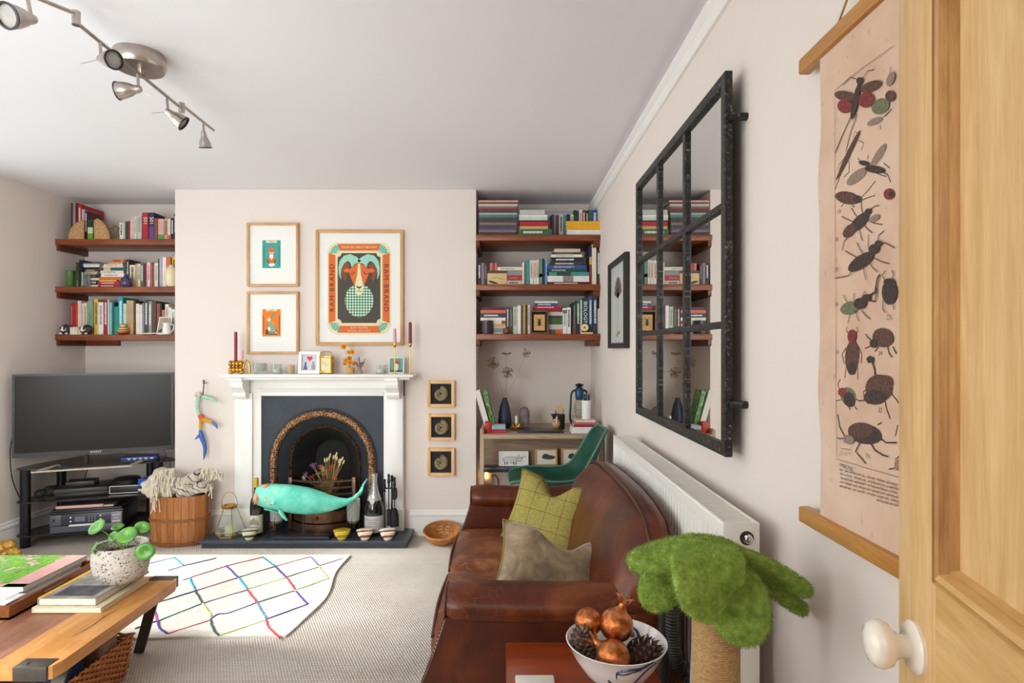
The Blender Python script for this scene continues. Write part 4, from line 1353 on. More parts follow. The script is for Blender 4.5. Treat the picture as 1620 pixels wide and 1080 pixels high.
ORD = 'zeroth first second third fourth fifth sixth seventh eighth ninth tenth eleventh twelfth thirteenth fourteenth fifteenth sixteenth seventeenth eighteenth nineteenth twentieth'.split()
ORD += ['twenty-' + o for o in ORD[1:10]] + ['thirtieth'] + ['thirty-' + o for o in ORD[1:6]]
rb_ = random.Random(3)
def marks(mb, x0, x1, z0, z1, Y, vertical):
    """unreadable small print: short dashes"""
    if vertical:
        z = z1
        while z > z0:
            L = rb_.uniform(0.004, 0.008)
            mb.flat([(x0, z - L), (x1, z - L), (x1, z), (x0, z)], Y)
            z -= L + rb_.uniform(0.002, 0.004)
    else:
        x = x0
        while x < x1:
            L = rb_.uniform(0.004, 0.008)
            mb.flat([(x, z0), (x + L, z0), (x + L, z1), (x, z1)], Y)
            x += L + rb_.uniform(0.002, 0.004)
def book_v(px0, px1, ytop, zsh, Y, col, label, group, title=None, ink=None, dep=None, bands=()):
    """book standing upright, spine towards the room"""
    x0, x1 = X_(px0, Y), X_(px1, Y)
    z1 = Z_(ytop, Y)
    h = z1 - zsh
    d = dep or min(0.2, max(0.11, h * 0.68))
    d = min(d, D2 - 0.012 - Y)
    t = min(0.0025, (x1 - x0) * 0.2)
    e = 0.0004
    m = MB()
    m.bx(x0 + e, x1 - e, Y, Y + t, zsh, z1).bx(x0 + e, x0 + t, Y + t, Y + d, zsh, z1).bx(x1 - t, x1 - e, Y + t, Y + d, zsh, z1)
    b = m.thing('book', bm_(col), label, 'book', group)
    MB().bx(x0 + t, x1 - t, Y + t, Y + d - 0.004, zsh + 0.003, z1 - 0.003).build('pages', PAGES, b)
    ys = Y - 0.0006
    for (f0, f1, c) in bands:
        MB().flat([(x0 + e, zsh + h * f0), (x1 - e, zsh + h * f0), (x1 - e, zsh + h * f1), (x0 + e, zsh + h * f1)], Y - 0.0003).build('spine_band', bm_(c), b)
    if title:
        txt(title[0], title[1], INKS[ink or 'w'], b, ((x0 + x1) / 2, ys, zsh + h * title[2]), DOWN, sx=title[3] if len(title) > 3 else 1.0)
    elif ink:
        mk = MB()
        c = (x0 + x1) / 2
        wd = (x1 - x0) * 0.22
        marks(mk, c - wd, c + wd, zsh + h * 0.3, zsh + h * 0.9, ys, True)
        mk.build('spine_print', INKS[ink], b)
    return b
def book_h(px0, px1, y0, y1, Y, col, label, group, title=None, ink=None, dep=0.14, zb=None, cat='book', name='book', bands=()):
    """book lying flat, spine towards the room"""
    x0, x1 = X_(px0, Y), X_(px1, Y)
    zb = Z_(y1, Y) if zb is None else zb
    z1 = zb + (y1 - y0) * Y / F
    t = min(0.0025, (z1 - zb) * 0.2)
    e = 0.0003
    m = MB()
    m.bx(x0, x1, Y, Y + t, zb + e, z1 - e).bx(x0, x1, Y + t, Y + dep, zb + e, zb + t).bx(x0, x1, Y + t, Y + dep, z1 - t, z1 - e)
    b = m.thing(name, bm_(col), label, cat, group)
    MB().bx(x0 + 0.003, x1 - 0.003, Y + t, Y + dep - 0.004, zb + t, z1 - t).build('pages', PAGES, b)
    zc_ = (zb + z1) / 2
    for (f0, f1, c) in bands:
        MB().flat([(x0 + (x1 - x0) * f0, zb + e), (x0 + (x1 - x0) * f1, zb + e), (x0 + (x1 - x0) * f1, z1 - e), (x0 + (x1 - x0) * f0, z1 - e)], Y - 0.0003).build('spine_band', bm_(c), b)
    if title:
        txt(title[0], title[1], INKS[ink or 'w'], b, (x0 + (x1 - x0) * title[2], Y - 0.0006, zc_), FRONT, sx=title[3] if len(title) > 3 else 1.0)
    elif ink:
        mk = MB()
        hh = (z1 - zb) * 0.18
        marks(mk, x0 + (x1 - x0) * 0.15, x0 + (x1 - x0) * 0.7, zc_ - hh, zc_ + hh, Y - 0.0006, False)
        mk.build('spine_print', INKS[ink], b)
    return b, z1

def row_v(rows, zsh, Y, where, group, noun='book', start=1):
    for i, r in enumerate(rows):
        px0, px1, yt, c = r[:4]
        o = r[4] if len(r) > 4 else {}
        wd = 'slim ' if px1 - px0 < 3.6 else ('thick ' if px1 - px0 > 7.5 else '')
        lab = f"{wd if o.get('d', c).count(' ') < 2 else ''}{o.get('d', c)} {noun} {ORD[i + start]} from the left {where}"
        book_v(px0, px1, yt, zsh, Y + o.get('dy', 0), c, lab, group, o.get('t'), o.get('ink'), o.get('dep'), o.get('b', ()))
def stack_h(rows, zsh, Y, where, group, dep=0.14, noun='book'):
    """rows from the top down: (px0, px1, y0, y1, colour, opts)"""
    z = zsh
    n = len(rows)
    for i in range(n - 1, -1, -1):
        r = rows[i]
        o = r[5] if len(r) > 5 else {}
        pos = 'topmost' if i == 0 else ('lowest' if i == n - 1 else ORD[i + 1] + ' from the top')
        lab = f"{o.get('d', r[4])} {o.get('n', noun)} {pos} {where}"
        _, z = book_h(r[0], r[1], r[2], r[3], Y + o.get('dy', 0), r[4], lab, group, o.get('t'), o.get('ink'), o.get('dep', dep), z, bands=o.get('b', ()))
    return z

LY = LF + 0.05
RY = RF + 0.05
g1 = 'books on the top shelf above the television'
row_v([(112, 115, 321, 'maroon'), (115.2, 119.6, 320, 'grey'), (119.8, 122.8, 321, 'maroon', {'d': 'dark red'}), (123, 129, 323, 'red', {'dep': 0.24, 'ink': 'w'}), (129.2, 133.8, 331, 'lilac'), (134, 138, 333, 'maroon', {'d': 'maroon and white', 'ink': 'w'}), (138.6, 147, 347, 'dark green', {'d': 'lime banded green', 'b': [(0, 0.3, '#6fae2a'), (0.32, 0.62, '#cfe3b0')], 'dep': 0.12})],
      SZ[0], LY, 'between the tan rock bookends', g1)
row_v([(189, 195, 352, 'white', {'ink': 'k', 'd': 'white dark-lettered'}), (195.2, 198, 353, 'pale green'), (198.4, 203, 350, 'charcoal'), (203.2, 206, 349, 'red', {'d': 'dark red'}), (206.2, 209, 349, 'pale pink'), (209.2, 212, 343, 'pale grey'), (212.2, 216.4, 343, 'cream', {'ink': 'd'}), (217, 224, 340, 'pale grey', {'d': 'white and grey', 'ink': 'd'}), (225, 234.4, 336, 'red', {'t': ('501', 0.040, 0.70), 'd': 'bright red 501'}), (235.6, 243.6, 336, 'navy', {'t': ('501', 0.040, 0.70), 'd': 'navy 501', 'b': [(0, 0.5, '#5a4488')]}), (244, 249.4, 345, 'rust'), (250, 259.4, 346, 'pink', {'b': [(0, 0.27, '#5b9a50')], 'd': 'pink and green'}), (260, 265, 346, 'tan', {'ink': 'k', 'd': 'orange tan'}), (265.2, 269.8, 346, 'pale pink', {'b': [(0, 0.25, '#c9684f')]}), (270, 275, 345, 'black', {'ink': 'w', 'd': 'black and white'}), (275.2, 279, 338, 'charcoal', {'ink': 'w'})],
      SZ[0], LY, 'right of the rocks on the top shelf', g1)
# tan rock bookends
def rock(name, label, px0, px1, py0, prof, Y, cat='rock'):
    m = MB()
    x0, x1, z1 = X_(px0, Y), X_(px1, Y), Z_(py0, Y)
    z0 = SZ[0]
    rr = random.Random(int(px0))
    rings = []
    N = 9
    for k in range(N):
        t = k / (N - 1)
        y = Y + 0.034 * t
        s = 1 - 0.35 * abs(2 * t - 0.7) ** 2
        rings.append([(x0 + (x1 - x0) * (0.5 + (u - 0.5) * s) + rr.uniform(-.002, .002), y, z0 + (z1 - z0) * v * s + (rr.uniform(-.003, .003) if v > 0 else 0)) for u, v in prof])
    return m.loft(rings).thing(name, ROCK, label, cat, 'tan rocks on the top shelf', smooth=True, ang=25)
def rock_mat():
    m, nt, b = _new('tan_rock')
    v = _coord(nt)
    n = _noise(nt, v, 60, 6, 0.7)
    nt.links.new(_ramp(nt, n, [(0.3, '#a47642'), (0.55, '#cfa170'), (0.75, '#e6c79c')]), b.inputs['Base Color'])
    b.inputs['Roughness'].default_value = 0.8
    _bump(nt, b, n, 0.9, 0.01)
    return m
ROCK = rock_mat()
rock('rock_bookend', 'tan half rock bookend at the left end of the top shelf', 106, 131, 347, [(0, 0), (0.02, 0.25), (0.2, 0.6), (0.5, 0.85), (0.9, 1), (1, 0.97), (1, 0)], LY - 0.038)
rock('rock_bookend', 'rounded tan rock bookend right of the lime banded book', 147, 172, 344, [(0, 0), (0, 0.9), (0.2, 1), (0.55, 0.82), (0.85, 0.5), (1, 0.2), (0.98, 0)], LY - 0.038)
m = MB()
for k in range(5):
    x = X_(174 + k * 3, LY)
    m.tube([(x, LY, SZ[0] + 0.004), (x + 0.012, LY + 0.01, SZ[0] + 0.03 + 0.005 * k), (x + 0.03, LY + 0.03, SZ[0] + 0.04)], [0.007, 0.005, 0.002], 6)
m.tube([at(173, 360, LY), at(182, 358, LY), at(188, 362, LY)], [0.008, 0.012, 0.008], 8)
m.thing('driftwood_piece', M('driftwood', '#7d6c45', 0.85, var=0.3, vscale=40), 'small knotty driftwood piece between rock and books on the top shelf', 'driftwood', smooth=True)

# ---- middle left shelf
g2 = 'books on the middle shelf above the television'
stack_h([(132, 158, 411, 413.4, 'charcoal'), (131, 158, 413.4, 415.6, 'pale grey'), (132, 157, 415.6, 419, 'white', {'d': 'white banded'}), (133, 157, 419, 422.4, 'black'), (133, 157, 422.4, 425.6, 'brown', {'ink': 'w'}), (134, 155, 425.6, 428, 'tan'), (134, 153, 428, 430.6, 'pale grey', {'d': 'pale lilac grey'}), (137, 157.5, 430.6, 436, 'black', {'ink': 'd', 'd': 'glossy black'}), (135, 157, 436, 439.8, 'cream'), (137, 156, 439.8, 446.8, 'black', {'ink': 'w', 'd': 'thick black'}), (136, 156, 446.8, 451.4, 'cream', {'d': 'slim cream'})], SZ[1], LY + 0.02, 'of the dark stack beside the green bottle', g2, 0.12)
stack_h([(176, 196, 407, 412, 'coral', {'ink': 'k', 'd': 'orange patterned'}), (172, 194, 412, 414.6, 'tan'), (164, 194, 414.6, 418, 'cream', {'ink': 'd'}), (162, 195, 418, 420, 'pale pink'), (164, 200, 420, 424.8, 'dark teal', {'d': 'teal', 'b': [(0, 0.3, '#c9b9a0')]}), (159, 195, 424.8, 429.6, 'cream', {'d': 'pale yellow', 'ink': 'd'}), (160, 196, 429.6, 434.8, 'white', {'ink': 'd'}), (158, 194, 434.8, 440, 'orange'), (157, 184, 440, 442.4, 'yellow', {'d': 'thin yellow'}), (155, 190, 442.4, 447, 'red', {'ink': 'w', 'd': 'white lettered red'}), (155, 190, 447, 451.4, 'crimson', {'ink': 'w'})], SZ[1], LY, 'of the colourful stack behind the purple vase', g2, 0.13)
row_v([(125, 131, 411, 'navy', {'d': 'tall navy', 'dep': 0.13, 'dy': 0.06})], SZ[1], LY, 'behind the green bottle', g2)
row_v([(200, 204, 410, 'charcoal', {'ink': 'w'}), (205, 213.6, 419, 'cream', {'ink': 'k', 'd': 'cream patterned'}), (214, 218, 417, 'tan'), (218.2, 222, 417, 'white', {'ink': 'k'}), (222.2, 227, 416, 'olive', {'ink': 'w', 'd': 'dark green patterned'}), (227.2, 230.4, 416, 'maroon'), (230.8, 233, 416, 'rose'), (233.2, 237, 415, 'white', {'d': 'white and red', 'ink': 'r'}), (237.2, 240, 415, 'rose', {'d': 'dusky rose'}), (240.2, 244, 417, 'rust', {'d': 'orange brown'}), (244.2, 250, 416, 'cream', {'d': 'cream zigzag', 'ink': 'd'}), (250.2, 252, 409, 'charcoal'), (252.2, 256.4, 407, 'lilac', {'d': 'pale lilac'}), (256.8, 263, 407, 'white'), (263.6, 270, 406, 'orange', {'b': [(0.0, 0.72, '#e58a5a')]}), (270.2, 271.8, 408, 'black'), (272, 278, 406, 'yellow', {'ink': 'k', 'd': 'golden yellow'})],
      SZ[1], LY + 0.015, 'right of the purple vase', g2)
GG = GLASS('green_glass', '#7fae62', clear=0.62)
GGD = GLASS('dark_green_glass', '#3f5a30', clear=0.5)
CLR = GLASS('clear_glass', '#f3f6f4', clear=0.95)
def vessel(name, label, cat, px, py0, z0, Y, prof, mat, hpx=None, seg=22, group=None):
    """prof: (radius in px, height fraction)"""
    x = X_(px, Y)
    hh = Z_(py0, Y) - z0
    return MB().lathe([(max(r, 0.02) * Y / F, hh * t) for r, t in prof], (x, Y, z0), seg, caps=True).thing(name, mat, label, cat, group, smooth=True, ang=50)
vessel('glass_tumbler', 'green glass tumbler at the left end of the middle shelf', 'glass', 111, 428, SZ[1], LY - 0.01, [(5.4, 0), (6.0, 0.02), (5.8, 1), (5.2, 1), (5.2, 0.08), (0.1, 0.08)], GG)
vessel('glass_bottle', 'dark green glass bottle beside the green tumbler', 'bottle', 123.5, 415, SZ[1], LY - 0.012, [(5.2, 0), (5.5, 0.03), (5.5, 0.42), (4.6, 0.55), (2.6, 0.7), (2.3, 0.94), (2.8, 0.95), (2.8, 1)], GGD)
vessel('glass_jar', 'clear ribbed glass jar before the dark book stack', 'jar', 135.5, 431, SZ[1], LY - 0.012, [(6.0, 0), (6.2, 0.05), (5.6, 0.9), (6, 1), (5.3, 1), (5.2, 0.08), (0.1, 0.08)], CLR)
vessel('purple_vase', 'round ribbed purple glass bud vase on the middle shelf', 'vase', 199.5, 434, SZ[1], LY - 0.045, [(6.5, 0), (9.2, 0.15), (9.6, 0.35), (7.5, 0.62), (3.6, 0.82), (2.4, 0.9), (3.4, 1), (0.1, 1)], M('purple_glass', '#3b2f5c', 0.12, coat=0.8))
vessel('cream_gourd_vase', 'round cream vase at the right end of the middle shelf', 'vase', 271.5, 419, SZ[1], LY - 0.05, [(5, 0), (8.4, 0.12), (10.5, 0.4), (9.6, 0.68), (6.5, 0.86), (3.0, 0.95), (2.5, 1), (0.1, 1)], M('cream_glaze', '#ecd9b4', 0.3))

# ---- bottom left shelf
g3 = 'books on the bottom shelf above the television'
row_v([(111, 116, 479, 'crimson', {'ink': 'd'}), (116.2, 119, 480, 'red'), (119.2, 122.8, 480, 'orange', {'d': 'orange red', 'b': [(0, 1, '#c33a22')]}), (123, 128.4, 475.5, 'pale pink', {'d': 'pinkish white'}), (129, 132.2, 480, 'cream', {'ink': 'd'}), (132.4, 137.2, 479, 'cream', {'ink': 'r', 'd': 'red lettered cream'}), (137.5, 147, 477, 'pale green', {'b': [(0, 1, '#7aa08a')], 't': ('LEON', 0.030, 0.50), 'ink': 'k', 'd': 'grey green'}), (149, 155.2, 473, 'yellow', {'ink': 'k'}), (155.4, 163.4, 478, 'white', {'ink': 'd', 'd': 'pinkish white'}), (164, 170.2, 473, 'crimson', {'ink': 'w', 'd': 'white lettered crimson'}), (170.4, 171.8, 473, 'white'), (172, 177.2, 478, 'teal', {'d': 'pale teal', 'b': [(0, 1, '#7fb5b4')]}), (177.4, 180.6, 478, 'dark teal'), (181, 187, 485, 'green', {'b': [(0, 1, '#0f8a72')], 'd': 'emerald'}), (187.2, 194.6, 470, 'turquoise', {'ink': 'w'}), (195, 199.6, 480, 'mint'), (200, 205.4, 475, 'tan', {'ink': 'd'}), (205.6, 211, 475, 'tan', {'ink': 'd', 'd': 'golden tan'}), (211.2, 214.4, 475, 'brown'), (215, 220.2, 480, 'cream'), (220.4, 225, 482, 'lilac', {'d': 'pale lilac', 'b': [(0, 1, '#ddd0d6')]}), (225.2, 228, 479, 'grey'), (228.2, 234.4, 474, 'charcoal', {'ink': 'w', 'd': 'white lettered black'}), (234.8, 240, 476, 'grey', {'ink': 'w'}), (240.2, 247, 476, 'brown', {'d': 'dark brown'}), (248, 253, 480, 'rust'), (253.4, 256, 480, 'black'), (256.2, 260.4, 490, 'coral'), (261, 267, 481, 'cream', {'ink': 'd'}), (267.2, 271, 486, 'white'), (271.2, 276.5, 489, 'white', {'d': 'blue spotted white', 'ink': 'd'})],
      SZ[2], LY, 'on the lowest television shelf', g3)
# painted pot, photo card, jug, badger bookends
Yp = LY - 0.04
pot = T('painted_pot', 'small lidded pot painted in red, green and yellow bands', 'pot', (X_(194.5, Yp), Yp, SZ[2]))
def potband(a, b, ra, rb2, c):
    MB().lathe([(ra * Yp / F, 0.078 * a), (rb2 * Yp / F, 0.078 * b)], (X_(194.5, Yp), Yp, SZ[2]), 20).build('painted_band', M('pot_' + c[1:], c, 0.35), pot, True)
for a, b, ra, rb2, c in ((0, 0.12, 6, 7.4, '#3c2a20'), (0.12, 0.3, 7.4, 8, '#b5402a'), (0.3, 0.42, 8, 7.6, '#d8a03c'), (0.42, 0.52, 7.6, 6.6, '#4c6e3a'), (0.52, 0.62, 6.6, 5.4, '#e9ddc6'), (0.62, 0.7, 5.4, 4.0, '#8a2f22'), (0.7, 0.95, 4.0, 4.6, '#d9b06c'), (0.95, 1.0, 4.6, 3.8, '#5c3b24')):
    potband(a, b, ra, rb2, c)
card = T('photo_card', 'small monochrome photo card with white border leaning on the books', 'photo', (X_(259, Yp), Yp, SZ[2]))
x0, x1 = X_(247, Yp), X_(271, Yp)
zt_ = Z_(501, Yp)
lean = lambda z: Yp + 0.0 + 0.12 * (z - SZ[2])
MB().add([(x0, lean(SZ[2]), SZ[2]), (x1 - 0.01, lean(SZ[2]), SZ[2]), (x1, lean(zt_), zt_), (x0 + 0.015, lean(zt_), zt_), (x0, lean(SZ[2]) + 0.002, SZ[2]), (x1 - 0.01, lean(SZ[2]) + 0.002, SZ[2]), (x1, lean(zt_) + 0.002, zt_), (x0 + 0.015, lean(zt_) + 0.002, zt_)], [(0, 1, 2, 3), (7, 6, 5, 4), (0, 4, 5, 1), (1, 5, 6, 2), (2, 6, 7, 3), (3, 7, 4, 0)]).build('card', PAPER, card)
a, b = SZ[2] + 0.012, zt_ - 0.006
MB().add([(x0 + 0.007, lean(a) - 0.0006, a), (x1 - 0.016, lean(a) - 0.0006, a), (x1 - 0.007, lean(b) - 0.0006, b), (x0 + 0.02, lean(b) - 0.0006, b)], [(0, 1, 2, 3)]).build('photo_print', M('sepia_grey', '#a39380', 0.5, var=0.2, vscale=20), card)
bd = MB().add([(x, lean(z) - 0.0012, z) for x, z in [(x0 + 0.012 + u * 0.08, a + v * 0.08) for u, v in ((0, 0.1), (0.3, 0.05), (0.6, 0.25), (0.75, 0.6), (0.95, 0.8), (0.7, 0.85), (0.5, 0.65), (0.4, 0.4), (0.15, 0.3))]], [tuple(range(9))])
bd.build('photo_bird', M('photo_dark', '#3c352f', 0.6), card)
Yj = LY - 0.062
jug = T('milk_jug', 'small white jug before the photo card on the bottom shelf', 'jug', (X_(264, Yj), Yj, SZ[2]))
MB().lathe([(r * Yj / F, t * 0.085) for r, t in ((5.2, 0), (6.2, 0.05), (6.6, 0.3), (5.6, 0.65), (5.2, 0.8), (6.0, 1.0), (5.5, 1.0), (4.8, 0.8), (5.6, 0.3), (0.1, 0.06))], (X_(264, Yj), Yj, SZ[2]), 22, caps=False).build('jug_body', M('white_glaze', '#ebe5da', 0.25), jug, True)
MB().tube(bez([at(269, 514, Yj), at(273.5, 513, Yj), at(275, 519, Yj), at(272, 524, Yj), at(269, 525, Yj)], 14), 0.0035, 7).build('handle', M('white_glaze'), jug, True)
MB().tube([(X_(221, Yj), Yj, SZ[2] + 0.006), (X_(236, Yj), Yj, SZ[2] + 0.008), (X_(250, Yj), Yj, SZ[2] + 0.010)], [0.003, 0.006, 0.003], 6).thing('quill_pen', M('cream_quill', '#e2d2ae', 0.7), 'pale quill lying along the shelf edge before the lilac books', 'quill', smooth=True)
FURB, FURW = M('badger_black', '#2a211e', 0.6), M('badger_white', '#ece6dc', 0.6)
Yb = LY - 0.05
for px, sg, lb in ((103, 1, 'left badger bookend figurine with striped face'), (134, -1, 'right badger bookend figurine with striped face')):
    t = T('badger_bookend', lb, 'figurine', (X_(px, Yb), Yb, SZ[2]), group='badger bookends')
    c = (X_(px, Yb), Yb, SZ[2])
    s = Yb / F
    MB().ball((c[0] + (2 if sg < 0 else -1) * s, c[1] + 0.012, c[2] + 8 * s), (8 * s, 0.02, 8 * s), 14, 9).build('body', FURB, t, True)
    hd = MB().ball((c[0] - 1 * s, c[1] - 0.012, c[2] + 8.5 * s), (4.2 * s, 0.016, 4 * s), 12, 8).build('head', FURW, t, True)
    for k in (-1, 1):
        MB().ball((c[0] - 1 * s + k * 2.6 * s, c[1] - 0.018, c[2] + 9.5 * s), (1.4 * s, 0.012, 2.6 * s), 8, 6).build('face_stripe', FURB, hd, True)
        MB().ball((c[0] + k * 4.5 * s, c[1] - 0.015, c[2] + 1.5 * s), (2 * s, 0.01, 1.5 * s), 8, 6).build('paw', FURW, t, True)
row_v([(110.5, 114.4, 517.5, 'cream', {'dep': 0.03}), (114.6, 118, 517, 'white', {'dep': 0.03}), (118.2, 122, 517, 'cream', {'dep': 0.03}), (122.2, 127, 518, 'beige', {'dep': 0.03})], SZ[2], Yb, 'between the badger bookends', 'tiny books between the badgers', 'miniature book')

# ------------------------------------------------------------------ right alcove, top shelf
g4 = 'notebooks and books on the top shelf above the desk'
NBC = [('pink', 757, 820, 318, 321), ('maroon', 758, 820, 321, 323.4), ('cream', 757, 819, 323.4, 327), ('grey', 757, 818, 327, 329.6), ('crimson', 757, 818, 329.6, 333), ('charcoal', 758, 818, 333, 337.6), ('pale grey', 758, 818, 337.6, 340.6), ('teal', 758, 818, 340.6, 345), ('charcoal', 758, 817.5, 345, 349), ('charcoal', 757, 817.5, 349, 353), ('mauve', 758, 817, 353, 357), ('charcoal', 758, 817, 357, 361), ('purple', 757, 817, 361, 364.6), ('mauve', 757.5, 817, 364.6, 368.4), ('black', 757, 817, 368.4, 373)]
z = SZ[0]
WIRE = M('spiral_wire', '#c9c4bd', 0.3, 0.9)
for i in range(len(NBC) - 1, -1, -1):
    c, a, b, y0, y1 = NBC[i]
    pos = 'topmost' if i == 0 else ('lowest' if i == len(NBC) - 1 else ORD[i + 1] + ' from the top')
    z_b = z
    bk_, z = book_h(a, b, y0, y1, RY - 0.03, c, f'{c} spiral notebook lying {pos} of the notebook stack', 'spiral notebooks stacked on the top shelf', dep=0.2, zb=z, cat='notebook', name='spiral_notebook')
    if i > 1:
        sp = MB()
        x0, x1 = X_(a, RY - 0.03) + 0.006, X_(b, RY - 0.03) - 0.006
        n = int((x1 - x0) / 0.0085)
        zc_ = (z_b + z) / 2
        r_ = (z - z_b) * 0.42
        for k in range(n):
            x = x0 + (x1 - x0) * k / (n - 1)
            sp.tube([(x + 0.0012 * math.cos(q_), RY - 0.0315 - r_ * 0.7 * math.sin(q_) * 0.8, zc_ + r_ * math.cos(q_)) for q_ in (0.0, PI * 0.25, PI * 0.5, PI * 0.75, PI)], 0.0009, 4)
        sp.build('spiral_binding', WIRE, bk_, kind='stuff')
stack_h([(822, 862, 332, 340, 'pale grey', {'n': 'paper pad', 'd': 'loose white'}), (821, 866, 340, 343.4, 'white', {'n': 'magazine'}), (821, 866, 343.4, 348.6, 'mint', {'n': 'magazine'}), (821, 867, 348.6, 351, 'maroon', {'n': 'magazine'}), (822, 867, 351, 358, 'red'), (822, 867, 358, 362.4, 'tan'), (820, 873, 362.4, 372.5, 'green', {'ink': 'w', 'd': 'white lettered green'})], SZ[0], RY - 0.02, 'of the stack beside the spiral notebooks', g4)
row_v([(868, 870, 347, 'orange'), (870.2, 872.6, 341, 'navy'), (872.8, 876, 339, 'purple', {'d': 'greyish purple'}), (876.2, 879.6, 340, 'mauve'), (880, 884, 340, 'brown'), (884.2, 891.4, 339, 'pale grey', {'ink': 'k', 'd': 'white patterned'}), (892, 896, 340, 'teal'), (896.2, 902.2, 339, 'navy', {'d': 'dark blue'}), (902.5, 907.4, 339, 'cream', {'ink': 'k'}), (908, 912.2, 332, 'dark green'), (912.4, 915.6, 333, 'charcoal'), (916, 921.2, 332, 'white', {'ink': 'd'}), (921.5, 926.2, 332, 'crimson', {'ink': 'w'}), (926.6, 931.4, 333, 'black', {'ink': 'w'}), (931.8, 936, 332, 'green'), (936.2, 946, 332, 'blue', {'ink': 'w'})], SZ[0], RY + 0.085, 'behind the yellow magazines', g4)
stack_h([(896, 952, 350, 356.4, 'gold', {'n': 'magazine bundle', 'd': 'bright yellow'}), (896.5, 952, 356.4, 364, 'gold', {'n': 'magazine bundle', 'd': 'golden yellow'}), (897, 951.5, 364, 372.4, 'white', {'n': 'magazine bundle'})], SZ[0], RY - 0.025, 'at the right of the top desk shelf', g4, 0.10)

# ---- right alcove, middle shelf
g5 = 'books on the middle shelf above the desk'
RYm = RY - 0.01
row_v([(756, 761, 416, 'black', {'ink': 'w'}), (761.4, 766, 416, 'mauve', {'d': 'grey mauve'}), (766.3, 770.6, 417, 'charcoal', {'ink': 'd'})], SZ[1], RYm, 'left of the pale wooden box', g5)
bx = T('wooden_box', 'pale wooden box with a dark wave drawn on its front', 'box', (X_(786, RYm), RYm + 0.06, SZ[1]))
x0, x1, zt_ = X_(771, RYm), X_(802, RYm), Z_(432, RYm)
MB().rb(x0, x1, RYm, RYm + 0.12, SZ[1], zt_, 0.002).build('box_body', M('pale_boxwood', '#d9bb84', 0.6, var=0.08), bx, True)
wv = MB()
wq = lambda u, v: (x0 + (x1 - x0) * u, SZ[1] + (zt_ - SZ[1]) * v)
strip(wv, [wq(0.03, 0.5), wq(0.3, 0.55), wq(0.48, 0.68), wq(0.62, 0.55), wq(0.95, 0.42)], [0.001, 0.002, 0.003, 0.003, 0.001], RYm - 0.0004)
wv.flat([wq(0.02, 0.36), wq(0.25, 0.34), wq(0.6, 0.12), wq(0.4, 0.08), wq(0.15, 0.18)], RYm - 0.0004)
wv.build('drawn_wave', M('box_ink', '#3a3526', 0.7), bx)
_, zt2 = book_h(771, 801.5, 427.6, 432, RYm + 0.004, 'brown', 'slim dark book lying on the pale wooden box', g5, zb=zt_, dep=0.11)
for i, (a, b, c) in enumerate(((775, 779, 'coral'), (779.2, 782.6, 'rust'), (782.8, 786, 'coral'))):
    book_v(a, b, 416, zt2, RYm + 0.006, c, ['leftmost coral', 'middle rust red', 'rightmost coral'][i] + ' slim booklet standing on the wooden box', g5, dep=0.08)
zz = stack_h([(802.5, 826, 428.4, 435.6, 'grey', {'d': 'grey pictured'}), (802.5, 826, 435.6, 444, 'red', {'ink': 'd'}), (802.5, 826, 444, 450.6, 'pale grey', {'ink': 'k'})], SZ[1], RYm, 'of the short stack beside the wooden box', g5)
book_h(787, 826, 423, 428.4, RYm + 0.004, 'cream', 'cream book lying across the wooden box and the short stack', g5, ink='d', zb=max(zz, zt2) + 0.0005, dep=0.12)
row_v([(826.4, 829, 415, 'white'), (829.2, 832, 415, 'olive', {'d': 'dark olive'}), (832.3, 838, 411, 'teal'), (838.4, 843.4, 412, 'white', {'ink': 'r', 'd': 'red lettered white'}), (843.8, 848.4, 412, 'cream', {'ink': 'r'}), (848.8, 852.4, 411, 'white', {'ink': 'k', 'd': 'black lettered white'}), (852.8, 858, 409, 'pale green', {'b': [(0, 1, '#5f8a64'), (0.3, 0.42, '#5a4034')], 'd': 'green and brown'}), (858.2, 860.6, 409, 'black'), (860.8, 862.4, 411, 'blue'), (862.6, 865.6, 409, 'light blue')], SZ[1], RYm, 'left of the tall desk shelf stack', g5)
stack_h([(877, 918, 394, 399.4, 'beige'), (873, 919, 399.4, 403, 'brown', {'ink': 'd'}), (872, 921, 403, 407.4, 'white', {'ink': 'd'}), (872, 923, 407.4, 415, 'black', {'ink': 'w', 'd': 'thick black'}), (871, 922, 415, 420.2, 'charcoal', {'ink': 'w'}), (866.4, 928, 420.2, 425.6, 'blue', {'t': ('FROZEN PLANET II', 0.017, 0.42), 'd': 'blue white-lettered'}), (866.4, 929, 425.6, 431, 'dark green', {'t': ('DYNASTIES', 0.016, 0.28, 1.25), 'd': 'dark green nature'}), (868, 932, 431, 437, 'teal', {'b': [(0.2, 0.55, '#28433e')], 'd': 'green teal'}), (866.4, 932, 437, 446.4, 'white', {'b': [(0.37, 0.62, '#8d8478')], 'd': 'white picture-spined'}), (867, 932, 446.4, 450.8, 'maroon', {'ink': 'w'})], SZ[1], RYm - 0.01, 'of the tall middle desk shelf stack', g5)
row_v([(932.4, 936, 389, 'navy', {'b': [(0, 0.5, '#8a2430'), (0.52, 0.72, '#d8b53a')], 'd': 'yellow marked navy'}), (936.4, 943.4, 386.5, 'cream'), (944, 950, 395, 'charcoal', {'ink': 'w'})], SZ[1], RYm, 'right of the tall desk shelf stack', g5)

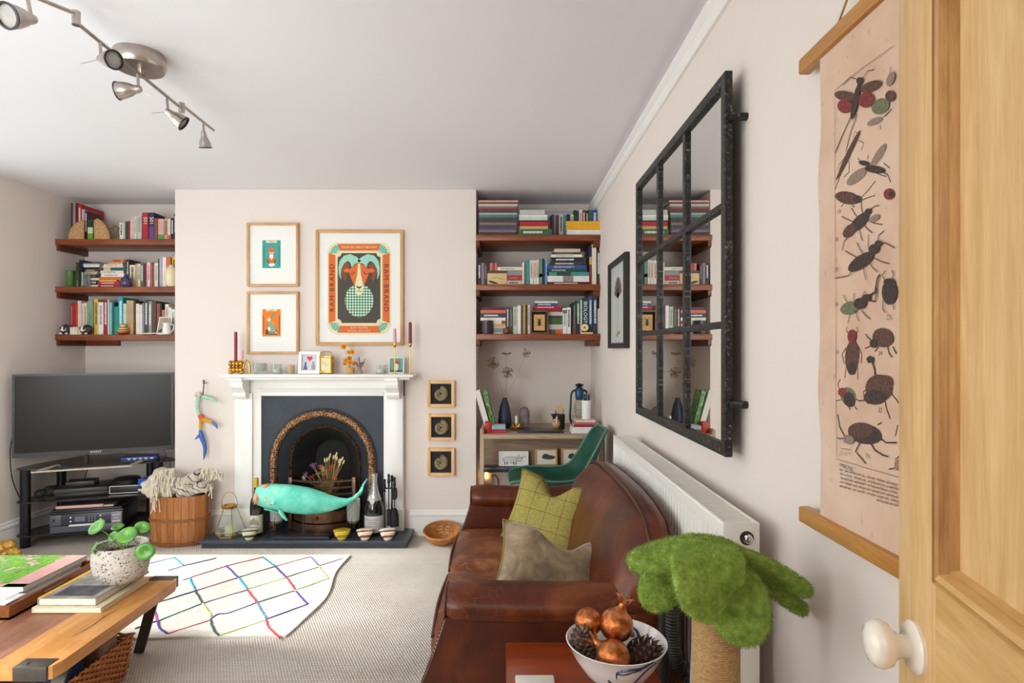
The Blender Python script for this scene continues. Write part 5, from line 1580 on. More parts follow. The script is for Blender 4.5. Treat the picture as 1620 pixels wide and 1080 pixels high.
# ---- right alcove, bottom shelf
g6 = 'books on the bottom shelf above the desk'
stack_h([(762, 800, 486, 490.6, 'maroon'), (760, 800, 490.6, 495.6, 'coral', {'d': 'coral red'}), (760, 800, 495.6, 502.6, 'charcoal', {'ink': 'w'}), (760, 800, 502.6, 507.4, 'white'), (774, 800, 507.4, 512.6, 'cream', {'b': [(0.75, 1, '#b02a2a')], 'd': 'red tipped cream'}), (764, 800, 512.6, 516, 'tan'), (764, 800, 516, 519.6, 'beige'), (764, 796, 519.6, 525.4, 'grey'), (764, 796, 525.4, 528.6, 'pale grey')], SZ[2], RY, 'of the stack behind the dark candle jar', g6)
vessel('dark_candle_jar', 'dark brown cylindrical candle jar on the bottom desk shelf', 'candle jar', 771, 507, SZ[2], RF + 0.035, [(8.8, 0), (9, 0.03), (9, 1), (8.2, 1), (8.2, 0.85), (0.1, 0.85)], M('dark_plum_glass', '#33222a', 0.35))
vessel('wooden_ball', 'small turned brown wooden ball beside the dark candle jar', 'ornament', 801, 518.5, SZ[2], RF + 0.030, [(2.5, 0), (4.6, 0.22), (5.2, 0.5), (4.4, 0.8), (2, 0.97), (0.1, 1)], M('turned_wood', '#6d4a30', 0.45, var=0.3, vscale=60))
row_v([(801, 805.4, 485, 'charcoal', {'ink': 'w'}), (805.8, 811, 485, 'brown', {'ink': 'd', 'd': 'dark brown'}), (811.6, 818, 485, 'pale green', {'ink': 'd', 'b': [(0, 1, '#b9c2ae')]}), (818.4, 824, 483, 'white', {'d': 'pinkish white'}), (824.2, 827.2, 483, 'brown'), (827.4, 831, 481, 'yellow', {'b': [(0, 1, '#b8952f')], 'd': 'mustard yellow'}), (831.3, 834.4, 482, 'charcoal'), (834.8, 838.6, 482, 'pale pink', {'ink': 'd', 'd': 'white and pink'})], SZ[2], RY, 'left of the beetle picture', g6)
stack_h([(846, 882, 476.6, 479.6, 'white'), (846, 881, 479.6, 484.2, 'blue', {'ink': 'w'}), (844, 888, 484.2, 488.4, 'red', {'ink': 'w', 'd': 'white lettered red'}), (846, 887, 488.4, 493.4, 'crimson'), (848, 890, 493.4, 499.6, 'pale grey'), (848, 889.6, 499.6, 503.4, 'charcoal'), (848, 889.6, 503.4, 513.4, 'green', {'b': [(0, 1, '#3f5a26')], 'd': 'thick moss green'}), (848, 889.6, 513.4, 521.4, 'pale grey', {'d': 'thick grey white'}), (848, 889.6, 521.4, 528.8, 'orange', {'b': [(0.5, 0.74, '#4a5a44')]})], SZ[2], RY + 0.02, 'of the stack behind the beetle picture', g6)
row_v([(890.4, 896.6, 487, 'white', {'ink': 'd', 'b': [(0.8, 0.92, '#5c3a34')]}), (897, 903, 486, 'white', {'ink': 'k', 'd': 'black marked white'}), (904, 906, 480, 'black'), (906.4, 911.4, 478, 'dark green', {'ink': 'd', 'b': [(0, 0.3, '#6b4438')]}), (912, 917.2, 475, 'green', {'ink': 'w', 'b': [(0, 0.5, '#20282c')], 'd': 'green and black'}), (917.8, 921, 474, 'pale grey'), (921.4, 930.6, 471, 'dark green', {'t': ('BIOLOGY', 0.036, 0.60), 'd': 'dark green biology'}), (931, 937.4, 469, 'blue', {'ink': 'w'}), (938, 945, 469, 'charcoal', {'ink': 'w', 'd': 'black teal'}), (945.4, 950, 488, 'pale grey', {'d': 'short white'})], SZ[2], RY - 0.01, 'right of the beetle picture', g6)
# beetle picture
Yq = RF + 0.03
bp = T('beetle_picture', 'small brown box frame with a black beetle on tan card', 'picture', (X_(853.5, Yq), Yq, SZ[2]))
x0, x1, z0, z1 = X_(839, Yq), X_(868, Yq), SZ[2], Z_(490.5, Yq)
FRB = WOOD('frame_walnut', '#4e2f1f', '#7a5138', 'z', 12, 0.4)
for a, b, c, d in ((x0, x0 + 0.012, z0, z1), (x1 - 0.012, x1, z0, z1), (x0 + 0.012, x1 - 0.012, z0, z0 + 0.012), (x0 + 0.012, x1 - 0.012, z1 - 0.012, z1)):
    MB().bx(a, b, Yq, Yq + 0.03, c, d).build('frame_bar', FRB, bp)
MB().bx(x0 + 0.012, x1 - 0.012, Yq + 0.022, Yq + 0.026, z0 + 0.012, z1 - 0.012).build('black_mount', M('black_card', '#161212', 0.8), bp)
MB().bx(x0 + 0.026, x1 - 0.026, Yq + 0.019, Yq + 0.0215, z0 + 0.026, z1 - 0.030).build('tan_card', M('tan_card', '#dcae6a', 0.8), bp)
bt = MB()
cxx, czz = (x0 + x1) / 2, (z0 + z1) / 2
bt.flat(ell(cxx, czz - 0.008, 0.011, 0.020), Yq + 0.0185).flat(ell(cxx, czz + 0.016, 0.008, 0.009), Yq + 0.0183)
for sg in (-1, 1):
    for k, (dz, ex, ez) in enumerate(((0.01, 0.026, 0.022), (-0.004, 0.028, -0.004), (-0.014, 0.024, -0.03), (0.022, 0.012, 0.036))):
        strip(bt, [(cxx + sg * 0.008, czz + dz), (cxx + sg * 0.019, czz + (dz + ez) / 2 + 0.006), (cxx + sg * ex, czz + ez)], 0.0028, Yq + 0.0184)
bt.build('beetle', M('beetle_black', '#1c1714', 0.5), bp)
Yd = RF + 0.02
d_ = T('wooden_disc_ornament', 'pale round wooden disc ornament before the biology book', 'ornament', (X_(925, Yd), Yd, SZ[2]))
dm = Matrix.Rotation(R(90), 4, 'X')
MB().lathe([(0.001, 0), (5.8 * Yd / F, 0), (5.8 * Yd / F, 0.008), (0.001, 0.008)], at(925, 518, Yd + 0.01), 22, M4=dm).build('disc', M('pale_maple', '#e6cf94', 0.5), d_, True)
MB().lathe([(0.001, 0), (0.006, 0), (0.006, 0.001), (0.001, 0.001)], at(925, 518, Yd + 0.0015), 12, M4=dm).build('disc_hole', M('black_card'), d_)
MB().lathe([(0.001, 0), (5.6 * Yd / F, 0), (5.6 * Yd / F, 0.008), (0.001, 0.008)], at(931, 520, Yd + 0.022), 22, M4=dm).build('dark_disc', M('ebony', '#221c1a', 0.4), d_, True)
MB().bx(X_(920, Yd), X_(938, Yd), Yd + 0.0, Yd + 0.03, SZ[2], SZ[2] + 0.012).build('stand', M('pale_maple'), d_)

# ================================================================== desk in the right alcove
DESKW = WOOD('pale_oak', '#a08468', '#c9b094', 'x', 8, 0.5, 9, 0.06)
DESKP = WOOD('grey_oak_panel', '#7d6552', '#a58a72', 'x', 9, 0.55, 8, 0.06)
DESKL = WOOD('pale_oak_leg', '#a08468', '#c9b094', 'z', 8, 0.5, 9, 0.06)
dY0, dY1, dz = 3.97, D2 - 0.02, 0.752
dx0, dx1 = X_(762, dY0), 0.645
desk = T('writing_desk', 'pale oak ladder desk with back panel in the right alcove', 'desk', ((dx0 + dx1) / 2, 4.3, 0))
MB().rb(dx0, dx1, dY0, dY1, dz - 0.030, dz - 0.0006, 0.006).build('desk_top', DESKW, desk, True)
for x in (dx0 - 0.012, dx1 - 0.012):
    MB().loft([[(x + u, yy + v, zz) for u, v in ((0, 0), (0.026, 0), (0.026, 0.05), (0, 0.05))] for yy, zz in ((dY0 - 0.03, 0), (dY0 + 0.01, dz - 0.03), (dY0 + 0.02, dz + 0.03))]).build('side_post', DESKL, desk)
    MB().rb(x + 0.002, x + 0.024, dY0 + 0.01, dY1, dz, dz + 0.035, 0.008).build('side_lip', DESKW, desk, True)
MB().bx(dx0, dx1, 4.28, 4.30, 0.44, dz - 0.030).build('back_panel', DESKP, desk)
bz = Z_(739, 4.18)
MB().rb(dx0, dx1, 4.18, 4.28, bz - 0.036, bz - 0.0006, 0.004).build('lower_shelf', M('black_lacquer', '#17161a', 0.35), desk, True)
# socket with glowing night light
so = T('wall_socket', 'white wall socket with a glowing night light under the desk', 'socket', at(770, 762, D2))
a, b = at(767, 763, D2), at(779, 747, D2)
MB().rb(a[0], b[0], D2 - 0.010, D2 - 0.001, a[2], b[2], 0.003).build('socket_plate', M('socket_white', '#efece6', 0.4), so, True)
c = at(769.5, 751, D2)
MB().rb(c[0] - 0.012, c[0] + 0.012, D2 - 0.04, D2 - 0.010, c[2] - 0.025, c[2] + 0.025, 0.008).build('night_light', M('night_light_glow', '#ffb45e', 0.4, emit=6.0), so, True)
MB().tube(bez([at(777, 753, D2 - 0.02), at(784, 752, D2 - 0.03), at(788, 763, D2 - 0.03), at(789, 800, D2 - 0.03)], 16), 0.004, 6).thing('power_cable', M('black_rubber', '#1b1a1a', 0.6), 'black power cable running down from the glowing socket', 'cable', smooth=True)

# ---- prints on the lower shelf
def lean_pic(name, label, px0, px1, py0, py1, Y, frame, paper, mark):
    x0, x1, z0, z1 = X_(px0, Y), X_(px1, Y), bz, bz + (py1 - py0) * Y / F
    t = T(name, label, 'picture', ((x0 + x1) / 2, Y, bz + 0.001), local=True)
    t.rotation_euler = (R(-6), 0, 0)
    w_, h_ = (x1 - x0) / 2, z1 - z0
    e = 0.0
    if frame:
        e = 0.012
        for a, b, c, d in ((-w_, -w_ + e, 0, h_), (w_ - e, w_, 0, h_), (-w_ + e, w_ - e, 0, e), (-w_ + e, w_ - e, h_ - e, h_)):
            MB().bx(a, b, -0.006, 0.008, c, d).build('frame_bar', frame, t)
    MB().bx(-w_ + e, w_ - e, 0, 0.004, e, h_ - e).build('print_paper', paper, t)
    mark(t, w_, h_)
INKD = M('drawing_ink', '#4a4644', 0.8)
INKM = M('drawing_grey', '#b8b2ad', 0.8)
def pig(t, w_, h_):
    m = MB().flat(ell(-w_ * 0.2, h_ * 0.42, w_ * 0.55, h_ * 0.22), -0.0006)
    m.flat(ell(w_ * 0.38, h_ * 0.46, w_ * 0.22, h_ * 0.17), -0.0007)
    m.build('drawn_body', M('drawing_pale', '#d3cec8', 0.8), t)
    m = MB()
    strip(m, [(x, z) for x, z in ell(-w_ * 0.2, h_ * 0.42, w_ * 0.55, h_ * 0.22, 22)], 0.0022, -0.0012)
    strip(m, [(x, z) for x, z in ell(w_ * 0.38, h_ * 0.46, w_ * 0.22, h_ * 0.17, 16)], 0.002, -0.0013)
    for x in (-0.6, -0.45, 0.0, 0.15):
        strip(m, [(w_ * x, h_ * 0.25), (w_ * x + 0.002, h_ * 0.08)], 0.007, -0.0011)
    strip(m, [(w_ * 0.5, h_ * 0.5), (w_ * 0.7, h_ * 0.66), (w_ * 0.85, h_ * 0.6)], 0.003, -0.0014)
    strip(m, [(w_ * 0.3, h_ * 0.62), (w_ * 0.34, h_ * 0.76), (w_ * 0.42, h_ * 0.62)], 0.003, -0.0014)
    m.build('drawn_outline', INKD, t)
def car(t, w_, h_):
    m = MB().flat(ell(w_ * 0.22, h_ * 0.5, w_ * 0.6, h_ * 0.13), -0.0008).flat(ell(-w_ * 0.02, h_ * 0.55, w_ * 0.3, h_ * 0.16), -0.0009)
    m.build('printed_shape', M('print_dark', '#4d4742', 0.8), t)
OAKF = WOOD('oak_frame', '#b07c48', '#d2a26c', 'z', 10, 0.4)
lean_pic('pig_drawing', 'white card with a pen drawing of a pig under the desk', 789, 836, 716, 739, 4.225, None, PAPER, pig)
lean_pic('small_framed_print', 'oak framed small print standing right of the pig drawing', 846, 882, 712, 739, 4.225, OAKF, M('ivory_paper', '#ebe0cf', 0.9), car)
lean_pic('small_framed_print', 'second oak framed print half hidden by the green chair', 888, 922, 711, 739, 4.225, OAKF, M('ivory_paper'), car)

# ---- things on the desk
def leaning_book(px0, px1, py0, Y, tilt, col, label, dep):
    x0, x1 = X_(px0, Y), X_(px1, Y)
    h_ = Z_(py0, Y) - dz
    t = T('book', label, 'book', (x0 + 0.012, Y, dz), local=True, group='books leaning on the desk')
    t.rotation_euler = (0, R(tilt), 0)
    w_ = x1 - x0
    MB().bx(0, w_, 0, 0.003, 0, h_).bx(0, 0.003, 0.003, dep, 0, h_).bx(w_ - 0.003, w_, 0.003, dep, 0, h_).build('cover', col, t)
    MB().bx(0.003, w_ - 0.003, 0.003, dep - 0.004, 0.003, h_ - 0.003).build('pages', PAGES, t)
    return t, w_, h_
def leafy():
    m, nt, b = _new('leafy_cover')
    v = _coord(nt)
    n = _noise(nt, v, 45, 5, 0.8)
    nt.links.new(_ramp(nt, n, [(0.40, '#0e260c'), (0.5, '#3f7a2c'), (0.62, '#9fd07a')]), b.inputs['Base Color'])
    b.inputs['Roughness'].default_value = 0.4
    return m
leaning_book(766, 774.5, 616, 4.14, -16, M('cover_dustwhite', '#ded5cc', 0.6), 'tall white book leaning against the alcove side on the desk', 0.15)
leaning_book(776.5, 783, 616, 4.14, -14, leafy(), 'tall leafy green book leaning beside the white one', 0.15)
Yk = 4.04
MB().rb(X_(766.5, Yk), X_(777, Yk), Yk, Yk + 0.07, dz, Z_(667.5, Yk), 0.003).thing('red_box', M('red_card', '#b3271f', 0.5), 'small red box on the left end of the desk', 'box', smooth=True)
_, z = book_h(777.5, 800, 672, 678, Yk, 'red', 'flat red book on the desk under the pale blue one', 'notebooks at the left of the desk', zb=dz, dep=0.12)
book_h(778, 799.5, 666.5, 672, Yk + 0.004, 'white', 'pale blue and white book lying on the red one', 'notebooks at the left of the desk', zb=z, dep=0.115, bands=[(0, 1, '#8fb4bb')])
# vase with dried alliums
Yv = 4.30
def vase_mat():
    m, nt, b = _new('navy_speckled_glaze')
    v = _coord(nt)
    nt.links.new(_ramp(nt, _noise(nt, v, 120, 4, 0.7), [(0.4, '#1c2233'), (0.6, '#2c3550'), (0.75, '#56607c')]), b.inputs['Base Color'])
    b.inputs['Roughness'].default_value = 0.5
    return m
xv = X_(798.5, Yv)
va = T('allium_vase', 'dark blue bottle vase holding dried allium heads', 'vase', (xv, Yv, dz))
hv = Z_(629, Yv) - dz
MB().lathe([(r * Yv / F, t * hv) for r, t in ((8.5, 0), (10.3, 0.08), (10.8, 0.25), (9.6, 0.5), (7, 0.75), (4.6, 0.9), (3.6, 0.96), (4, 1.0), (3, 1.0), (2.6, 0.9), (0.1, 0.85))], (xv, Yv, dz), 26).build('vase_body', vase_mat(), va, True)
STEMM, SEED = M('dry_stem', '#a58a5c', 0.8), M('dry_seedhead', '#7d5c34', 0.85)
ra = random.Random(11)
def allium(px, py, rpx, n, fan=0, thin=False):
    c = Vector(at(px, py, Yv + 0.01 * ra.uniform(-1, 1)))
    top = Vector((xv, Yv, dz + hv * 0.9))
    t = MB().tube(bez([top, top.lerp(c, 0.5) + Vector((0.004, 0, 0.0)), c], 10), 0.0016 if not thin else 0.0009, 6).build('stem', STEMM, va, True)
    m = MB()
    r = rpx * Yv / F
    for k in range(n):
        d = Vector((ra.gauss(0, 1), ra.gauss(0, 1), ra.gauss(0, 1) if not fan else abs(ra.gauss(0, 0.6)) * 0.7)).normalized()
        if fan: d = Vector((d.x, d.y, 0.35 + 0.25 * ra.random())).normalized()
        L = r * ra.uniform(0.8, 1.05)
        m.tube([c, c + d * L], 0.0006, 3)
        m.ball(c + d * L, 0.0032, 5, 4)
    m.build('seed_head', SEED, t, kind='stuff')
allium(780, 574, 9.6, 90)
allium(803.5, 589, 9.2, 90)
allium(801, 562, 8, 34, 1)
allium(833, 558, 7, 40, 0, True)
# candle in a gold saucer
Yc = 4.20
xc = X_(817, Yc)
ch = T('candle_saucer', 'gold pierced chamber candlestick with a short cream candle', 'candle holder', (xc, Yc, dz))
GOLD = M('brass_gold', '#c79a4e', 0.28, 1.0)
MB().lathe([(r * Yc / F, h_) for r, h_ in ((7, 0), (10, 0.012), (11.5, 0.02), (10.5, 0.02), (6, 0.006), (0.1, 0.006))], (xc, Yc, dz), 24).build('saucer', GOLD, ch, True)
cr = MB()
for k in range(9):
    a = 2 * PI * k / 9
    cr.tube([(xc + 0.034 * math.cos(a + 0.3 * math.sin(q_)), Yc + 0.034 * math.sin(a + 0.3 * math.sin(q_)), dz + 0.036 + 0.014 * math.cos(q_)) for q_ in [2 * PI * j / 8 for j in range(8)]], 0.003, 5, closed=True)
cr.build('pierced_ring', GOLD, ch, True)
MB().lathe([(0.010, 0.02), (0.010, 0.098), (0.002, 0.102)], (xc, Yc, dz), 14).build('candle', M('cream_wax', '#ece2cc', 0.5), ch, True)
# glass dome
Yg = 4.33
gd = T('glass_dome_ornament', 'tall smoky glass jellyfish dome behind the candle', 'ornament', (X_(829.5, Yg), Yg, dz))
MB().lathe([(r * Yg / F, t * 0.155) for r, t in ((8.0, 0), (8.4, 0.3), (8.6, 0.6), (8.0, 0.8), (6, 0.93), (3, 0.99), (0.1, 1.0))], (X_(829.5, Yg), Yg, dz), 24, caps=False).build('dome', GLASS('smoky_glass', '#d9cdd0', clear=0.8), gd, True)
MB().lathe([(r * Yg / F, t * 0.155) for r, t in ((7.6, 0.52), (7.8, 0.62), (7.2, 0.78), (5.4, 0.9), (2.6, 0.96), (0.1, 0.97))], (X_(829.5, Yg), Yg, dz), 20, caps=False).build('jellyfish_cap', M('jelly_mauve', '#80717a', 0.4), gd, True)
jt = MB()
for k in range(12):
    a = 2 * PI * k / 12
    x, y = X_(829.5, Yg) + 0.028 * math.cos(a), Yg + 0.028 * math.sin(a)
    jt.tube([(x, y, dz + 0.082), (x * 0.98 + X_(829.5, Yg) * 0.02, y, dz + 0.04), (x, y, dz + 0.012)], 0.0012, 4)
jt.build('tentacles', M('jelly_pale', '#cbbcb9', 0.5), gd)
MB().lathe([(8.6 * Yg / F, 0), (8.6 * Yg / F, 0.008), (0.001, 0.008)], (X_(829.5, Yg), Yg, dz), 24).build('base', M('pale_maple'), gd, True)
# laptop
lap = T('laptop', 'closed dark grey laptop on the desk', 'laptop', (X_(853, 4.1), 4.12, dz))
a0, a1 = on(818, 680, dz), on(888, 680, dz)
LAP = M('space_grey', '#4a4648', 0.35, 0.7)
MB().rb(a0[0], a1[0], 4.04, 4.25, dz, dz + 0.008, 0.003).build('base', LAP, lap, True)
MB().rb(a0[0], a1[0], 4.04, 4.25, dz + 0.0085, dz + 0.014, 0.003).build('lid', LAP, lap, True)
# animal pot with pencils
Yn = 4.28
s = Yn / F
xa = X_(882, Yn)
ap = T('animal_pencil_pot', 'black and tan donkey head pencil pot on the desk', 'pencil pot', (xa, Yn, dz))
MB().lathe([(9 * s, 0), (9.5 * s, 0.03), (9.8 * s, 0.105), (8.8 * s, 0.105), (8.6 * s, 0.02), (0.001, 0.02)], (xa + 2 * s, Yn, dz), 20).build('pot_body', M('animal_black', '#221b1a', 0.4), ap, True)
fc = MB().ball((xa - 3 * s, Yn - 0.035, dz + 0.042), (7 * s, 0.02, 8 * s), 14, 9).build('face', M('animal_tan', '#c39a6c', 0.5), ap, True)
MB().ball((xa - 2 * s, Yn - 0.045, dz + 0.06), (1.6 * s, 0.014, 8 * s), 8, 6).build('blaze', M('animal_white', '#e6dccb', 0.5), fc, True)
for sx in (-1, 1):
    MB().ball((xa - 3 * s + sx * 5 * s, Yn - 0.03, dz + 0.10), (3.5 * s, 0.008, 2.2 * s), 8, 6, M4=Matrix.Rotation(R(-25 * sx), 4, 'Y')).build('ear', M('animal_black'), ap, True)
    MB().ball((xa - 3 * s + sx * 2.6 * s, Yn - 0.053, dz + 0.058), 0.004, 8, 6).build('eye', M('animal_black'), fc, True)
for k, (px, c, h_) in enumerate(((883, '#d8a33a', 0.165), (886, '#e0b450', 0.175), (889, '#d8a33a', 0.15), (892, '#3a8f9c', 0.14), (879, '#2a2422', 0.13))):
    x = X_(px, Yn)
    MB().tube([(xa + 2 * s + (x - xa) * 0.3, Yn, dz + 0.022), (x, Yn + 0.01, dz + h_)], [0.003, 0.005], 6).thing('pencil', M('pencil_' + c[1:], c, 0.5), ['yellow marker leftmost in the donkey pot', 'tallest yellow marker in the donkey pot', 'short yellow marker in the donkey pot', 'teal marker in the donkey pot', 'black pen at the left of the donkey pot'][k], 'pen', 'pens in the donkey pot', smooth=True)
# hurricane lantern
Yh = 4.36
s = Yh / F
xl = X_(916.5, Yh)
hl = T('hurricane_lantern', 'blue metal hurricane lantern at the back of the desk', 'lantern', (xl, Yh, dz))
LB = M('lantern_blue', '#2c5270', 0.4, 0.4, var=0.25, vscale=30)
LD = M('lantern_dark', '#2f3a38', 0.45, 0.5)
z0 = dz
Hh = Z_(606, Yh) - z0
L = lambda pr_: MB().lathe([(r * s, t * Hh) for r, t in pr_], (xl, Yh, z0), 24)
L([(9, 0), (11.5, 0.02), (12, 0.1), (10, 0.16), (5, 0.19), (4, 0.22), (0.1, 0.22)]).build('fuel_tank', LD, hl, True)
L([(5.5, 0.22), (8.6, 0.36), (8.8, 0.45), (6.4, 0.58), (5.2, 0.64)]).build('glass_chimney', GLASS('lantern_glass', '#efe6d4', clear=0.82), hl, True)
L([(5.4, 0.62), (6.2, 0.66), (6.6, 0.7), (6.8, 0.86), (5, 0.9), (4, 0.92)]).build('cap', LB, hl, True)
L([(3.2, 0.92), (7.6, 0.955), (5, 0.985), (1, 1.0)]).build('vent_hat', LD, hl, True)
for sx in (-1, 1):
    MB().tube(bez([(xl + sx * 10.5 * s, Yh, z0 + 0.06 * Hh), (xl + sx * 14.5 * s, Yh, z0 + 0.2 * Hh), (xl + sx * 13.6 * s, Yh, z0 + 0.55 * Hh), (xl + sx * 12.5 * s, Yh, z0 + 0.76 * Hh), (xl + sx * 8 * s, Yh, z0 + 0.84 * Hh), (xl + sx * 6 * s, Yh, z0 + 0.82 * Hh)], 20), 0.0075, 8).build('side_tube', LD, hl, True)
MB().tube([(xl - 8.5 * s, Yh - 0.02, z0 + 0.36 * Hh), (xl + 8.5 * s, Yh - 0.02, z0 + 0.45 * Hh)], 0.0015, 5).build('guard_wire', LD, hl)
MB().tube([(xl + 8.5 * s, Yh - 0.021, z0 + 0.36 * Hh), (xl - 8.5 * s, Yh - 0.021, z0 + 0.45 * Hh)], 0.0015, 5).build('guard_wire', LD, hl)
# notebooks and pen cup at the right of the desk
zz = stack_h([(911, 942, 661, 664.6, 'pale pink', {'n': 'notebook', 'd': 'pink'}), (909, 944, 664.6, 668, 'rose', {'n': 'notebook'}), (908, 945, 668, 672, 'crimson', {'n': 'notebook', 'd': 'crimson edged'}), (905, 945, 672, 677, 'white', {'n': 'notebook'}), (904, 945, 677, 682, 'white', {'n': 'sketchbook', 'd': 'white'})], dz, 4.03, 'of the notebooks beside the lantern', 'notebooks at the right of the desk', 0.15)
Yu = 4.10
xu = X_(927.5, Yu)
MB().lathe([(0.028, 0), (0.031, 0.004), (0.0325, 0.13), (0.030, 0.13), (0.028, 0.01), (0.001, 0.01)], (xu, Yu, zz), 24).thing('pen_cup', M('white_plastic'), 'white pen cup standing on the notebooks', 'cup', smooth=True)
for k, (dx, h_, c) in enumerate(((-0.018, 0.19, '#3c6a74'), (-0.009, 0.175, '#2a2a2e'), (0.0, 0.18, '#31456a'), (0.008, 0.2, '#7b97a4'), (0.018, 0.17, '#23262c'), (0.022, 0.185, '#b98a72'))):
    MB().tube([(xu + dx * 0.5, Yu, zz + 0.012), (xu + dx * 1.2, Yu - 0.01 + 0.004 * k, zz + h_)], 0.0042, 7).thing('pen', M('pen_' + c[1:], c, 0.4), ['leftmost teal pen', 'black pen second from left', 'navy pen in the middle', 'tall pale blue pen', 'short black pen', 'rightmost pinkish pen'][k] + ' in the white pen cup', 'pen', 'pens in the white cup', smooth=True)

# ================================================================== green shell chair
def shell_leather():
    m, nt, b = _new('green_leatherette')
    v = _coord(nt)
    n = _noise(nt, v, 7, 4)
    nt.links.new(_ramp(nt, n, [(0.3, '#0d3b30'), (0.7, '#1d5b49')]), b.inputs['Base Color'])
    b.inputs['Roughness'].default_value = 0.38
    _bump(nt, b, _noise(nt, v, 200, 2), 0.15, 0.002)
    return m
GRN = shell_leather()
chair = T('shell_chair', 'dark green moulded shell chair at the desk', 'chair', (0.325, 3.67, 0), R(92))
# local: x across the seat, +y forward (towards the open side), z up. profile of the centre line (y, z)
cl = bez([(0.305, 0.522, 0), (0.27, 0.535, 0), (0.16, 0.528, 0), (0.02, 0.502, 0), (-0.09, 0.500, 0), (-0.165, 0.535, 0), (-0.205, 0.62, 0), (-0.24, 0.72, 0), (-0.272, 0.81, 0), (-0.285, 0.842, 0)], 30)
wd = [p.x for p in bez([(w_, 0, 0) for w_ in (0.12, 0.185, 0.22, 0.225, 0.225, 0.215, 0.205, 0.195, 0.165, 0.10)], 30)]
lift = [p.x for p in bez([(w_, 0, 0) for w_ in (0.0, 0.012, 0.03, 0.05, 0.065, 0.075, 0.06, 0.04, 0.02, 0.0)], 30)]
NS = 14
topg, botg = [], []
for i, p in enumerate(cl):
    a = cl[max(i - 1, 0)]; b = cl[min(i + 1, 30)]
    ty, tz = b.x - a.x, b.y - a.y
    l = math.hypot(ty, tz)
    ny, nz = tz / l, -ty / l      # normal to the inside of the shell
    if nz < 0 and ny < 0: ny, nz = -ny, -nz
    r1, r2 = [], []
    for j in range(NS + 1):
        u = -1 + 2 * j / NS
        k = lift[i] * abs(u) ** 2.5
        r1.append((u * wd[i], p.x + ny * k, p.y + nz * k))
        r2.append((u * wd[i] * 1.01, p.x + ny * (k - 0.014), p.y + nz * (k - 0.014)))
    topg.append(r1); botg.append(r2)
m = MB()
m.loft([r1 + r2[::-1] for r1, r2 in zip(topg, botg)])
sh = m.build('shell', GRN, chair, True, 60)
rim = [g[0] for g in topg] + topg[-1][1:] + [g[-1] for g in topg[::-1]][1:] + topg[0][::-1][1:-1]
MB().tube(rim, 0.007, 8, closed=True).build('rim_piping', M('green_piping', '#4c7a66', 0.4), sh, True)
LEGM = M('black_steel', '#1d1c1d', 0.4, 0.6)
for sx in (-1, 1):
    for sy in (-1, 1):
        MB().tube([(sx * 0.11, sy * 0.10 + 0.02, 0.485), (sx * 0.22, sy * 0.21 + 0.01, 0.0)], 0.010, 8).build('leg', LEGM, chair, True)
MB().rb(-0.13, 0.13, -0.11, 0.15, 0.466, 0.486, 0.005).build('seat_plate', LEGM, chair, True)

# ================================================================== pictures on the chimney breast
OAK = WOOD('picture_oak', '#b9854f', '#dbb07c', 'z', 9, 0.42, 10)
OAKH = WOOD('picture_oak_flat', '#b9854f', '#dbb07c', 'x', 9, 0.42, 10)
def framed(name, label, px0, px1, py0, py1, fwp, mount=PAPER, depth=0.025, wood=(OAK, OAKH)):
    Y = D1 - depth
    x0, x1, z0, z1 = X_(px0, Y), X_(px1, Y), Z_(py1, Y), Z_(py0, Y)
    e = fwp * Y / F
    t = T(name, label, 'picture', ((x0 + x1) / 2, D1, z0))
    MB().rb(x0, x0 + e, Y, D1 - 0.002, z0, z1, 0.002).build('frame_bar', wood[0], t, True)
    MB().rb(x1 - e, x1, Y, D1 - 0.002, z0, z1, 0.002).build('frame_bar', wood[0], t, True)
    MB().rb(x0 + e, x1 - e, Y, D1 - 0.002, z0, z0 + e, 0.002).build('frame_bar', wood[1], t, True)
    MB().rb(x0 + e, x1 - e, Y, D1 - 0.002, z1 - e, z1, 0.002).build('frame_bar', wood[1], t, True)
    MB().bx(x0 + e, x1 - e, D1 - 0.012, D1 - 0.003, z0 + e, z1 - e).build('mount', mount, t)
    return t
Yp = D1 - 0.0125
def pp(px, py): return (X_(px, Yp), Z_(py, Yp))
def shape(t, pts, mat, lay, name='printed_shape'):
    return MB().flat([pp(*p) for p in pts], Yp - 0.0004 * lay).build(name, mat, t)
def lines(t, segs, mat, lay, name='printed_line'):
    for pts, wd in segs:
        m = MB()
        strip(m, [pp(*p) for p in pts], wd * Yp / F, Yp - 0.0004 * lay)
        m.build(name, mat, t)
C_OR, C_CR, C_DK, C_TE, C_GR, C_BR = (M('ink_orange', '#e0692a', 0.7), M('ink_cream', '#e6dcae', 0.7), M('ink_brownblack', '#3a322e', 0.7), M('ink_teal', '#4fb3a0', 0.7), M('ink_green', '#2f6d56', 0.7), M('ink_brown', '#8a4a22', 0.7))
INK_W = M('ink_white', '#f3efe2', 0.7)
